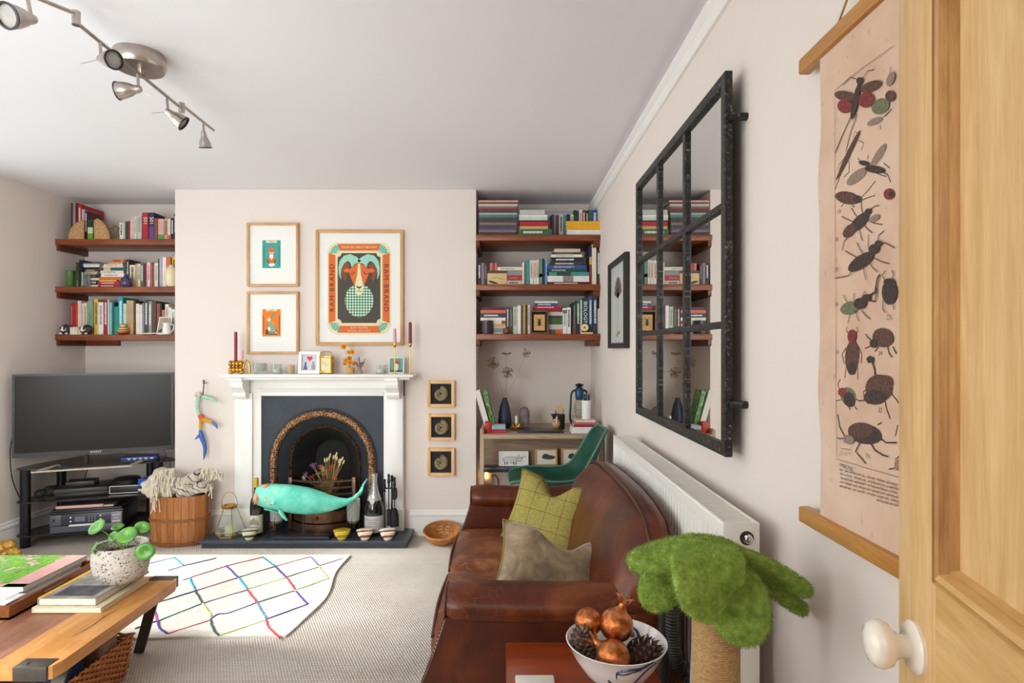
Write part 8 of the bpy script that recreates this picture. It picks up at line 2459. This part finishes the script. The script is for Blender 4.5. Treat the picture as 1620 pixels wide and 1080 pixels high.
def throw(name, label, c, r, lumps, mat, seed, tass):
    rt = random.Random(seed)
    t = T(name, label, 'throw blanket', (c[0], c[1], c[2] - r[2]), group='fringed throws in the bucket')
    bm = bmesh.new()
    bmesh.ops.create_icosphere(bm, subdivisions=4, radius=1)
    ph = [rt.uniform(0, 6) for _ in range(6)]
    for p in bm.verts:
        d = p.co.normalized()
        f = 1 + 0.16 * math.sin(4.2 * d.x + ph[0] + 2.2 * math.sin(3 * d.z + ph[1])) + 0.10 * math.sin(9 * d.x + 4 * d.z + ph[2]) + 0.07 * math.sin(12 * d.z - 7 * d.x + ph[3])
        p.co = Vector((c[0] + d.x * r[0] * f, c[1] + d.y * r[1] * f, c[2] + d.z * r[2] * f))
    MB().bm(bm).build('cloth', mat, t, True, 80)
    fr_ = MB()
    for (px0, py0, px1, py1, n, ln, Y) in tass:
        for k in range(n):
            u_2 = (k + rt.random()) / n
            x, y = px0 + (px1 - px0) * u_2, py0 + (py1 - py0) * u_2
            a = Vector(at(x, y, Y + rt.uniform(-.01, .01)))
            L = ln * rt.uniform(0.7, 1.2)
            dx = rt.uniform(-0.35, 0.35)
            q_ = [a, a + Vector((dx * L * 0.6, -0.010, -L * 0.35)), a + Vector((dx * L + rt.uniform(-.01, .01), -0.012, -L))]
            fr_.tube(bez(q_, 6), [0.0034, 0.003, 0.0028, 0.0028, 0.0026, 0.003, 0.0042], 5)
    fr_.build('tassels', TASS, t, True, kind='stuff')
throw('throw_blanket', 'cream fringed throw spilling over the left side of the bucket', (bxc - 0.10, byc - 0.02, 0.405), (0.115, 0.115, 0.10), 3, throw_mat('throw_cream', '#d3c6b2', '#b9aa95', 26, (0, 0, 0.4)), 2,
      [(243, 752, 258, 742, 12, 0.07, 3.93), (241, 770, 250, 760, 10, 0.09, 3.90), (255, 745, 278, 740, 16, 0.05, 3.93), (262, 752, 300, 758, 16, 0.06, 3.90), (250, 765, 268, 770, 8, 0.06, 3.90), (240, 785, 252, 790, 7, 0.08, 3.915)])
throw('throw_blanket', 'grey striped fringed throw at the right side of the bucket', (bxc + 0.095, byc - 0.01, 0.40), (0.11, 0.105, 0.085), 3, throw_mat('throw_striped', '#cfc3b3', '#4a4a50', 34, (0, 0.9, 0.2)), 9,
      [(318, 742, 356, 750, 34, 0.05, 3.95), (322, 740, 350, 742, 20, 0.035, 3.93), (330, 765, 338, 772, 4, 0.06, 3.93)])

# ================================================================== coffee table
TW = WOOD('table_elm', '#b3702f', '#d89a56', 'y', 6, 0.42, 8, 0.08, spots=0.25)
TW2 = WOOD('table_dark_board', '#7c4a35', '#a97457', 'y', 6, 0.5, 8, 0.08, spots=0.4)
STEEL = M('raw_steel', '#5a534c', 0.45, 0.8, var=0.2, vscale=20)
tz = 0.322
ctb = T('coffee_table', 'low reclaimed wood coffee table with steel corners and legs', 'coffee table', (-1.95, 2.24, 0))
tx1, ty0, ty1, tx0 = -1.435, 1.86, 2.61, -2.62
brd = [(tx1, -1.64), (-1.643, -1.86), (-1.863, -2.1), (-2.103, -2.36), (-2.363, tx0)]
for k, (b, a) in enumerate(brd):
    if k == 0:
        poly = [(a, ty0), (b - 0.03, ty0), (b - 0.008, ty0 + 0.012), (b, ty0 + 0.05), (b, ty1 - 0.06), (b - 0.015, ty1 - 0.02), (b - 0.05, ty1), (a, ty1)]
    else:
        poly = [(a, ty0), (b, ty0), (b, ty1), (a, ty1)]
    MB().prism(poly, tz - 0.042, tz - (0.0 if k == 0 else 0.003), 'xy').build('board', TW if k in (0, 2) else TW2, ctb)
for y0, y1 in ((ty0 - 0.002, ty0 + 0.055), (ty1 - 0.05, ty1 + 0.002)):
    MB().rb(-1.56, tx1 - 0.018, y0, y1, tz - 0.0445, tz + 0.002, 0.002).build('corner_cap', STEEL, ctb, True)
MB().ball((-1.53, ty0 + 0.02, tz + 0.002), (0.008, 0.008, 0.003), 8, 5).build('rivet', STEEL, ctb, True)
cr_ = MB()
strip(cr_, [(-1.50, 2.30), (-1.512, 2.22), (-1.507, 2.14), (-1.52, 2.06)], [0.001, 0.003, 0.0035, 0.001], tz + 0.0006, 'xy')
cr_.build('crack', M('crack_dark', '#3a2210', 0.9), ctb)
for x, sx in ((-1.47, 1), (-2.57, -1)):
    for y, sy in ((ty1 - 0.16, 1), (ty0 + 0.09, -1)):
        a = Vector((x, y, tz - 0.042))
        b = Vector((x - sx * (0.14 if sy > 0 else 0.0), y + sy * 0.13, 0.0))
        wv_ = Vector((0.022, 0.0, 0))
        MB().loft([[tuple(p + Vector(o)) for o in ((-0.022, -0.004, 0), (0.022, -0.004, 0), (0.022, 0.004, 0), (-0.022, 0.004, 0))] for p in (a, b)]).build('leg', STEEL, ctb)
# tray with magazines
TRW = WOOD('tray_wood', '#6e3a18', '#9a5a2a', 'y', 9, 0.4, 9)
tr = T('serving_tray', 'dark wooden tray on the coffee table', 'tray', (-2.1, 2.43, tz))
a0, a1, b0_, b1_ = -2.42, -1.85, 2.19, 2.67
th_ = 0.05
MB().bx(a0, a1, b0_, b1_, tz, tz + 0.008).build('tray_base', TRW, tr)
MB().bx(a0, a1, b0_, b0_ + 0.014, tz, tz + th_).build('tray_side', TRW, tr)
MB().bx(a0, a1, b1_ - 0.014, b1_, tz, tz + th_).build('tray_side', TRW, tr)
for x in (a0, a1 - 0.014):
    m = MB()
    m.bx(x, x + 0.014, b0_ + 0.014, 2.36, tz, tz + th_).bx(x, x + 0.014, 2.50, b1_ - 0.014, tz, tz + th_).bx(x, x + 0.014, 2.36, 2.50, tz, tz + 0.016).bx(x, x + 0.014, 2.36, 2.50, tz + 0.038, tz + th_)
    m.build('tray_side', TRW, tr)
def garden():
    m, nt, b = _new('garden_cover')
    v = _coord(nt)
    n = _noise(nt, v, 16, 6, 0.7, 0.6)
    c = _ramp(nt, n, [(0.30, '#e9e3dc'), (0.42, '#d6a7a0'), (0.48, '#4f9a34'), (0.58, '#8cc63f'), (0.66, '#2d6a2a'), (0.74, '#e6e8e2')])
    nt.links.new(c, b.inputs['Base Color'])
    b.inputs['Roughness'].default_value = 0.3
    return m
zz = tz + 0.008
gm = M('glossy_white', '#ebe7e6', 0.3)
sp_ = [('lowest', 0.028, -2.40, -1.892, 2.225, 2.62, gm), ('middle', 0.022, -2.39, -1.90, 2.23, 2.64, gm), ('topmost', 0.020, -2.38, -1.888, 2.30, 2.655, None)]
for nm, hgt, x0, x1, y0, y1, cm in sp_:
    t = T('magazine', f'{nm} glossy magazine of the pile in the wooden tray' + (', garden on its cover' if nm == 'topmost' else ''), 'magazine', ((x0 + x1) / 2, (y0 + y1) / 2, zz), group='magazines in the tray')
    MB().bx(x0 + 0.002, x1 - 0.002, y0 + 0.002, y1 - 0.002, zz, zz + hgt - 0.0015).build('pages', M('magazine_pages', '#cfc9c4', 0.7, var=0.12, vscale=120), t)
    MB().bx(x0, x1, y0, y1, zz + hgt - 0.0015, zz + hgt).build('cover', garden() if cm is None else cm, t)
    if cm is None:
        MB().bx(x1 - 0.085, x1 - 0.001, y0 + 0.001, y1 - 0.001, zz + hgt, zz + hgt + 0.0004).build('cover_margin', M('cover_pink', '#e6d3d8', 0.3), t)
        MB().bx(x0, x1 - 0.001, y0 + 0.001, y0 + 0.03, zz + hgt, zz + hgt + 0.0004).build('cover_margin', M('cover_pink'), t)
    zz += hgt
co = T('drink_coaster', 'white coaster with a blue drawing at the tray front', 'coaster', (-1.94, 2.235, tz + 0.052))
co_z = tz + 0.0365
MB().rb(-2.05, -1.87, 2.195, 2.295, tz + th_, tz + th_ + 0.006, 0.003).build('tile', M('white_tile', '#f0eeee', 0.25), co, True)
m = MB()
m.flat(ell(-1.955, 2.255, 0.03, 0.014, 16, 0.2), tz + th_ + 0.0065, 'xy')
strip(m, [(-1.98, 2.235), (-1.99, 2.215)], 0.006, tz + th_ + 0.0065, 'xy')
strip(m, [(-1.93, 2.25), (-1.915, 2.225)], 0.005, tz + th_ + 0.0066, 'xy')
m.build('drawing', M('drawing_blue', '#6f9cc0', 0.4), co)
# books under the plant
def flat_book(label, x0, x1, y0, y1, z, hgt, cov, pg=PAGES):
    t = T('book', label, 'book', ((x0 + x1) / 2, (y0 + y1) / 2, z), group='books under the plant')
    MB().bx(x0, x1, y0, y1, z, z + 0.003).build('cover', cov, t)
    top = MB().bx(x0, x1, y0, y1, z + hgt - 0.003, z + hgt).build('cover', cov, t)
    MB().bx(x0, x0 + 0.004, y0, y1, z + 0.003, z + hgt - 0.003).build('spine', cov, t)
    MB().bx(x0 + 0.004, x1 - 0.004, y0 + 0.003, y1 - 0.003, z + 0.003, z + hgt - 0.003).build('pages', pg, t)
    return t
flat_book('pale cream hardback lying under the grey photo book', -1.81, -1.545, 2.245, 2.553, tz + 0.001, 0.020, M('cover_palecream', '#e2cfa6', 0.5))
fb = flat_book('grey photo book lying directly under the plant pot', -1.80, -1.575, 2.26, 2.60, tz + 0.021, 0.030, M('cover_photo', '#9a948e', 0.35, var=0.5, vscale=18))
MB().bx(-1.76, -1.60, 2.28, 2.38, tz + 0.051, tz + 0.0514).build('cover_photo', M('photo_dark_grey', '#57545a', 0.35, var=0.5, vscale=30), fb)
MB().bx(-1.80, -1.785, 2.26, 2.60, tz + 0.051, tz + 0.0515).build('cover_spine_strip', M('cover_gold', '#d9b565', 0.4), fb)
# plant
def terrazzo():
    m, nt, b = _new('terrazzo')
    v = _coord(nt)
    vo = _n(nt, 'ShaderNodeTexVoronoi')
    vo.inputs['Scale'].default_value = 120
    nt.links.new(v, vo.inputs['Vector'])
    base = _ramp(nt, _noise(nt, v, 12, 4), [(0.3, '#b7ada0'), (0.7, '#cfc8bd')])
    sep = _n(nt, 'ShaderNodeSeparateColor')
    nt.links.new(vo.outputs['Color'], sep.inputs[0])
    pick = _math(nt, 'GREATER_THAN', sep.outputs[0], 0.42)
    near = _math(nt, 'LESS_THAN', vo.outputs['Distance'], 0.42)
    chip = _ramp(nt, sep.outputs[1], [(0.3, '#57483e'), (0.6, '#857260'), (0.9, '#e6e0d6')])
    nt.links.new(_mix(nt, _math(nt, 'MULTIPLY', pick, near), base, chip), b.inputs['Base Color'])
    b.inputs['Roughness'].default_value = 0.75
    _bump(nt, b, _noise(nt, v, 90, 3), 0.2, 0.003)
    return m
pz = tz + 0.0515
Ypl = 2.44
xp = X_(187, 2.42)
pot = T('potted_pilea', 'pilea plant with round green leaves in a speckled stone pot', 'potted plant', (xp, Ypl, pz))
MB().lathe([(0.060, 0), (0.078, 0.008), (0.099, 0.045), (0.1065, 0.085), (0.104, 0.125), (0.098, 0.150), (0.090, 0.150), (0.095, 0.12), (0.09, 0.105)], (xp, Ypl, pz), 40, caps=False).build('pot', terrazzo(), pot, True, 60)
MB().lathe([(0.093, 0.112), (0.001, 0.116)], (xp, Ypl, pz), 24, caps=False).build('soil', M('soil', '#3a2c22', 0.95, bump=0.9, bscale=120), pot, True)
def leaf_mat():
    m, nt, b = _new('pilea_leaf')
    v = _coord(nt)
    nt.links.new(_ramp(nt, _noise(nt, v, 14, 3), [(0.3, '#3f7a26'), (0.7, '#6aa83c')]), b.inputs['Base Color'])
    b.inputs['Roughness'].default_value = 0.32
    b.inputs['Subsurface Weight'].default_value = 0.15
    b.inputs['Subsurface Radius'].default_value = (0.01, 0.02, 0.005)
    return m
LEAF = leaf_mat()
root = Vector((xp + 0.01, Ypl, pz + 0.115))
def pleaf(px, py, Y, rx, ry, nrm, spin=0.0):
    c = Vector(at(px, py, Y))
    q_ = Vector(nrm).normalized().to_track_quat('Z', 'Y').to_matrix().to_4x4() @ Matrix.Rotation(R(spin), 4, 'Z')
    r = [Vector((0, 0, 0.004))]
    s = Y / F
    rings = []
    for f, h in ((0.02, -0.003), (0.25, -0.001), (0.55, 0.002), (0.85, 0.003), (1.0, 0.0), (1.0, -0.0012), (0.85, 0.0015), (0.5, 0.0005), (0.02, -0.0045)):
        rings.append([tuple(q_ @ Vector((rx * s * f * math.cos(2 * PI * k / 26), ry * s * f * math.sin(2 * PI * k / 26), h)) + c) for k in range(26)])
    lf = MB().loft(rings).build('leaf', LEAF, pot, True, 70)
    MB().tube(bez([root, root.lerp(c, 0.5) + Vector((0, 0, 0.012)), c - Vector(nrm).normalized() * 0.003], 10), 0.0022, 6).build('petiole', M('petiole', '#7f9a4a', 0.5), lf, True)
    MB().ball(c + Vector(nrm).normalized() * 0.0003, 0.0022, 8, 6).build('leaf_eye', M('leaf_eye', '#c3d68a', 0.5), lf, True)
pleaf(152.5, 833, 2.36, 15.5, 12, (-0.35, -0.75, 0.6), 30)
pleaf(149.5, 866, 2.34, 15, 9, (-0.8, -0.5, 0.45), 40)
pleaf(179.5, 848.5, 2.42, 9.5, 9, (-0.2, -0.8, 0.5))
pleaf(201, 846, 2.38, 15.5, 13, (0.05, -0.85, 0.55), 20)
pleaf(186, 833, 2.46, 9, 9, (0.0, -0.3, 1.0))
pleaf(225.5, 833.5, 2.42, 12, 9.5, (0.3, -0.7, 0.6), -25)
pleaf(229.5, 872, 2.36, 14.5, 13.5, (0.3, -0.95, 0.15))
# wicker basket under the table
WK = M('willow', '#b5713a', 0.6, var=0.3, vscale=60)
bt = T('wicker_basket', 'orange brown wicker basket under the coffee table', 'basket', (-1.86, 2.1, 0))
wx0, wx1, wy0, wy1, wz1 = -2.18, -1.545, 1.90, 2.385, 0.168
path = []
def wall_pts(z, off):
    fl_ = 0.022 * (z / wz1)
    x0, x1, y0, y1 = wx0 - fl_, wx1 + fl_, wy0 - fl_, wy1 + fl_
    out = []
    nx_, ny_ = 20, 20
    for k in range(nx_): out.append((x0 + (x1 - x0) * k / nx_, y0, 0, -1))
    for k in range(ny_): out.append((x1, y0 + (y1 - y0) * k / ny_, 1, 0))
    for k in range(nx_): out.append((x1 - (x1 - x0) * k / nx_, y1, 0, 1))
    for k in range(ny_): out.append((x0, y1 - (y1 - y0) * k / ny_, -1, 0))
    return [(x + nx2 * 0.006 * (1 if (i + off) % 2 else -1), y + ny2 * 0.006 * (1 if (i + off) % 2 else -1), z) for i, (x, y, nx2, ny2) in enumerate(out)]
kk = 0
z = 0.006
while z < wz1:
    MB().tube(wall_pts(z, kk), 0.0052, 5, closed=True).build('woven_rod', WK, bt, True)
    z += 0.0105
    kk += 1
up_ = MB()
for i, p in enumerate(wall_pts(0.0, 0)):
    if i % 2 == 0:
        q_ = wall_pts(wz1, 0)[i]
        up_.tube([p, q_], 0.004, 5)
up_.build('upright_rods', WK, bt, True, kind='stuff')
MB().bx(wx0, wx1, wy0, wy1, 0.0, 0.006).build('basket_floor', WK, bt)
# things kept in the basket
def inbox(nm, label, x0, x1, y0, y1, z0, z1, col, cat, tilt=0):
    t = T(nm, label, cat, ((x0 + x1) / 2, (y0 + y1) / 2, z0), group='things in the wicker basket')
    MB().rb(x0, x1, y0, y1, z0, z1, 0.003).build('body', M('box_' + col[1:], col, 0.45, var=0.1), t, True)
    return t
inbox('board_game_box', 'dark game box lying in the middle of the wicker basket', -2.10, -1.60, 2.0, 2.18, 0.02, 0.235, '#2a2624', 'game box')
inbox('board_game_box', 'red game box lying at the near end of the wicker basket', -2.10, -1.62, 1.91, 1.995, 0.02, 0.20, '#b23a24', 'game box')
b_ = inbox('board_game_box', 'blue and red patterned box standing in the wicker basket', -1.60, -1.575, 2.03, 2.20, 0.03, 0.245, '#2a3c74', 'game box')
MB().bx(-1.576, -1.5745, 2.15, 2.185, 0.19, 0.235).build('box_mark', M('box_red', '#c43a34', 0.5), b_)
b_ = inbox('greeting_card_box', 'greyish card box with a small red flower, beside the steel leg', -1.66, -1.568, 2.29, 2.375, 0.02, 0.272, '#b49a8c', 'box')
MB().lathe([(0.001, 0), (0.012, 0), (0.012, 0.001), (0.001, 0.001)], (-1.5675, 2.345, 0.235), 12, M4=Matrix.Rotation(R(90), 4, 'Y')).build('printed_flower', M('flower_red', '#b8343c', 0.6), b_)
inbox('board_game_box', 'brown game box standing behind the card box', -2.0, -1.62, 2.21, 2.27, 0.02, 0.255, '#4a3226', 'game box')

# ================================================================== rug
def rug_mat():
    m, nt, b = _new('wool_rug')
    v = _coord(nt)
    n = _noise(nt, v, 30, 5, 0.7)
    nt.links.new(_ramp(nt, n, [(0.3, '#dcd5c8'), (0.7, '#ece7de')]), b.inputs['Base Color'])
    b.inputs['Roughness'].default_value = 0.97
    b.inputs['Specular IOR Level'].default_value = 0.05
    _bump(nt, b, _math(nt, 'ADD', n, _noise(nt, v, 180, 2)), 0.5, 0.008)
    return m
rz = 0.011
rug = T('berber_rug', 'white wool rug with a crooked grid of coloured yarn lines', 'rug', (-1.7, 3.2, 0))
er = random.Random(8)
N1, N2 = 40, 34
grid = []
for j in range(N2 + 1):
    v = j / N2
    y = 2.70 + (3.775 - 2.70) * v
    row = []
    xr = -0.985 + 0.022 * math.sin(v * 5.0) - 0.01 * math.sin(v * 11) - (0.03 * (1 - v) ** 8)
    xl = -2.36
    for i in range(N1 + 1):
        u = i / N1
        e = (0.008 * math.sin(u * 9) + 0.006 * math.sin(u * 21)) if j in (0,) else 0
        row.append((xl + (xr - xl) * u, y + e, rz + 0.0015 * math.sin(u * 23) * math.sin(v * 19)))
    grid.append(row)
m = MB()
m.loft(grid, False, False)
low = [[(x, y, 0.001) for x, y, z in row] for row in grid]
ring = lambda g: [g[0][i] for i in range(N1 + 1)] + [g[j][N1] for j in range(1, N2 + 1)] + [g[N2][i] for i in range(N1 - 1, -1, -1)] + [g[j][0] for j in range(N2 - 1, 0, -1)]
m.loft([ring(low), ring(grid)], False)
m.build('pile', rug_mat(), rug, True)
YARN = {'teal': '#1f8aa0', 'pink': '#d87aa8', 'navy': '#34406a', 'red': '#e0405a', 'purple': '#5a3a96', 'magenta': '#c050a8', 'dark': '#3f4a50', 'lime': '#c9e08a', 'green': '#3f5a50', 'crimson': '#d8365c', 'blue': '#6a8ac8', 'cyan': '#2aa4b8'}
def yarn(pts, col, thick):
    q_ = []
    for x, y in pts:
        p = on(230 + x / 3.6, 850 + y / 3.6, rz)
        q_.append((p[0], p[1], rz + 0.001))
    n_ = 10 * (len(q_) - 1)
    P = bez(q_, n_)
    P = [p + Vector((er.uniform(-.002, .002), er.uniform(-.002, .002), 0.001)) for p in P]
    MB().tube(P, 0.0048 if thick else 0.0027, 6).build('yarn_line', M('yarn_' + col, YARN[col], 0.95), rug, True)
for pts, c in (([(-120, 185), (0, 155), (165, 115)], 'blue'), ([(130, 190), (218, 162)], 'pink'), ([(218, 162), (405, 118)], 'navy'), ([(215, 243), (460, 163)], 'pink'), ([(460, 163), (670, 112)], 'red'), ([(-60, 412), (50, 378), (285, 305)], 'purple'), ([(285, 305), (525, 230)], 'magenta'), ([(525, 230), (740, 165)], 'dark'), ([(740, 165), (935, 112)], 'pink'), ([(-60, 520), (15, 492), (75, 475)], 'green'), ([(75, 475), (320, 378)], 'teal'), ([(320, 378), (580, 300)], 'purple'), ([(580, 295), (800, 230)], 'lime'), ([(800, 228), (985, 170)], 'green'), ([(985, 163), (1125, 120)], 'pink'), ([(125, 550), (365, 475)], 'red'), ([(365, 470), (415, 438), (480, 430), (635, 372)], 'purple'), ([(635, 372), (850, 305)], 'green'), ([(855, 300), (1040, 235)], 'lime'), ([(420, 560), (690, 470)], 'lime'), ([(690, 466), (920, 382)], 'purple')):
    yarn(pts, c, False)
for pts, c in (([(165, 115), (218, 162)], 'cyan'), ([(45, 400), (70, 478)], 'magenta'), ([(70, 478), (80, 515), (125, 550)], 'purple'), ([(252, 232), (285, 305)], 'cyan'), ([(285, 305), (325, 378)], 'dark'), ([(325, 378), (375, 450)], 'lime'), ([(370, 470), (385, 520), (418, 560)], 'green'), ([(460, 163), (530, 230)], 'purple'), ([(530, 230), (582, 295)], 'cyan'), ([(582, 300), (635, 372)], 'red'), ([(635, 372), (688, 465)], 'blue'), ([(688, 470), (705, 515), (765, 572)], 'red'), ([(668, 112), (740, 165)], 'teal'), ([(740, 165), (800, 228)], 'purple'), ([(805, 230), (855, 298)], 'crimson'), ([(858, 308), (922, 380)], 'purple'), ([(940, 112), (985, 160)], 'blue'), ([(985, 165), (1040, 235)], 'lime')):
    yarn(pts, c, True)
# ------------------------------------------------------------------ coiled basket bowl right of the hearth
Yc = 4.04
xc = X_(699, Yc)
cb = T('coiled_basket', 'shallow coiled straw basket with pierced pattern on the carpet', 'basket', (xc, Yc, 0))
def coil_mat():
    m, nt, b = _new('coiled_straw')
    v = _coord(nt)
    n = _noise(nt, v, 60, 4)
    nt.links.new(_ramp(nt, n, [(0.3, '#9a5a28'), (0.6, '#c07f42'), (0.8, '#d89c5c')]), b.inputs['Base Color'])
    b.inputs['Roughness'].default_value = 0.7
    _bump(nt, b, n, 0.4, 0.004)
    return m
CM = coil_mat()
for k in range(13):
    t_ = k / 12
    r = 0.062 + (0.124 - 0.062) * t_ ** 0.8
    z = 0.008 + 0.078 * t_ ** 1.3
    tilt = 0.24
    MB().tube([(xc + r * math.cos(2 * PI * j / 36), Yc - 0.005 + r * 0.92 * math.sin(2 * PI * j / 36), z + (r * math.sin(2 * PI * j / 36)) * tilt * t_) for j in range(36)], 0.0062, 6, closed=True).build('coil', CM, cb, True)
MB().lathe([(0.064, 0.004), (0.001, 0.005)], (xc, Yc, 0), 24, caps=False).build('coil_base', CM, cb)
pw = MB()
for a in (70, 100):
    for i in range(3):
        for j in range(3):
            th, t_ = R(a + (i - 1) * 6 + (j % 2) * 3), 0.45 + 0.16 * j
            r = 0.062 + 0.062 * t_ ** 0.8 - 0.006
            pw.ball((xc + r * math.cos(th), Yc - 0.005 + r * 0.92 * math.sin(th), 0.010 + 0.078 * t_ ** 1.3 + r * math.sin(th) * 0.24 * t_), (0.004, 0.003, 0.004), 6, 4)
pw.build('woven_pattern', M('pale_straw', '#e8d2a8', 0.7), cb)

# ================================================================== ceiling spotlight bar
NIC = M('brushed_nickel', '#b9aea6', 0.3, 1.0, var=0.1, vscale=30)
NICD = M('lamp_rim', '#1d1b1b', 0.4)
BULB = M('bulb_glass', '#a39c94', 0.4, bump=0.3, bscale=90)
LXc, LZ = -1.405, 2.385
sl = T('ceiling_spotlight', 'brushed nickel ceiling light with jointed bar and spot heads', 'ceiling light', (LXc, 2.26, H))
MB().lathe([(0.088, 0), (0.092, -0.012), (0.093, -0.045), (0.086, -0.058), (0.001, -0.060)][::-1], (LXc - 0.01, 2.27, H), 36).build('ceiling_rose', NIC, sl, True)
MB().lathe([(0.012, LZ), (0.012, H - 0.058)], (LXc, 2.27, 0), 12).build('centre_stem', NIC, sl, True)
def lp(px, py, X=None):
    X = LXc if X is None else X
    Y = X * F / (px - VX)
    return (X, Y, Z_(py, Y))
bars = [((125, 39), (288, 172)), ((289, 167), (338, 206)), ((120, 22), (62, -2))]
for a, b in bars:
    A, B = Vector(lp(*a)), Vector(lp(*b))
    MB().tube([A, B], 0.0065, 10).build('bar', NIC, sl, True)
A, B = Vector(lp(62, -2)), None
MB().tube([A, A + (A - Vector(lp(120, 22))) * 0.8], 0.0065, 10).build('bar', NIC, sl, True)
for px, y0, y1 in ((120.5, 18, 40), (287.5, 163, 178)):
    a, b = Vector(lp(px, y0)), Vector(lp(px, y1))
    MB().tube([a, b], 0.0125, 12).build('bar_joint', NIC, sl, True)
def spot(bpx, bpy_, hpx, hpy, d, scale=1.0, wire=None):
    """drop from the bar, then a bell-shaped head looking along d"""
    b = Vector(lp(bpx, bpy_))
    c = Vector(at(hpx, hpy, b.y))
    MB().tube([b, c], 0.0055, 8).build('drop_arm', NIC, sl, True)
    q_ = Vector(d).normalized().to_track_quat('Z', 'Y').to_matrix().to_4x4()
    k = scale
    hd = MB().lathe([(0.001, -0.012), (0.012 * k, -0.010), (0.016 * k, 0.0), (0.018 * k, 0.015), (0.026 * k, 0.028), (0.033 * k, 0.055 * k), (0.036 * k, 0.082 * k), (0.0375 * k, 0.084 * k), (0.035 * k, 0.084 * k), (0.032 * k, 0.06 * k)], c, 28, M4=q_, caps=False).build('spot_head', NIC, sl, True, 50)
    MB().lathe([(0.0378 * k, 0.081 * k), (0.0385 * k, 0.086 * k), (0.032 * k, 0.087 * k), (0.032 * k, 0.080 * k)], c, 28, M4=q_, caps=False).build('rim', NICD, hd, True)
    MB().lathe([(0.033 * k, 0.078 * k), (0.02 * k, 0.080 * k), (0.001, 0.081 * k)], c, 24, M4=q_, caps=False).build('bulb', BULB, hd, True)
    if wire:
        MB().tube([c, Vector(at(*wire, b.y))], 0.0012, 5).build('tilt_handle', NIC, sl)
    return hd
spot(158, 67, 160, 93, (0.93, -0.42, -0.26), 0.85, (128, 101))
spot(218, 117, 219, 141, (-0.95, -0.05, -0.10), 0.9, (250, 157))
spot(264, 156, 266, 177, (0.72, 0.25, -0.55), 0.85, (240, 179))
spot(322, 195, 322, 211, (0.0, 0.3, -1), 0.75)
spot(42, -10, 50, 30, (-0.12, -0.8, -0.35), 0.95)
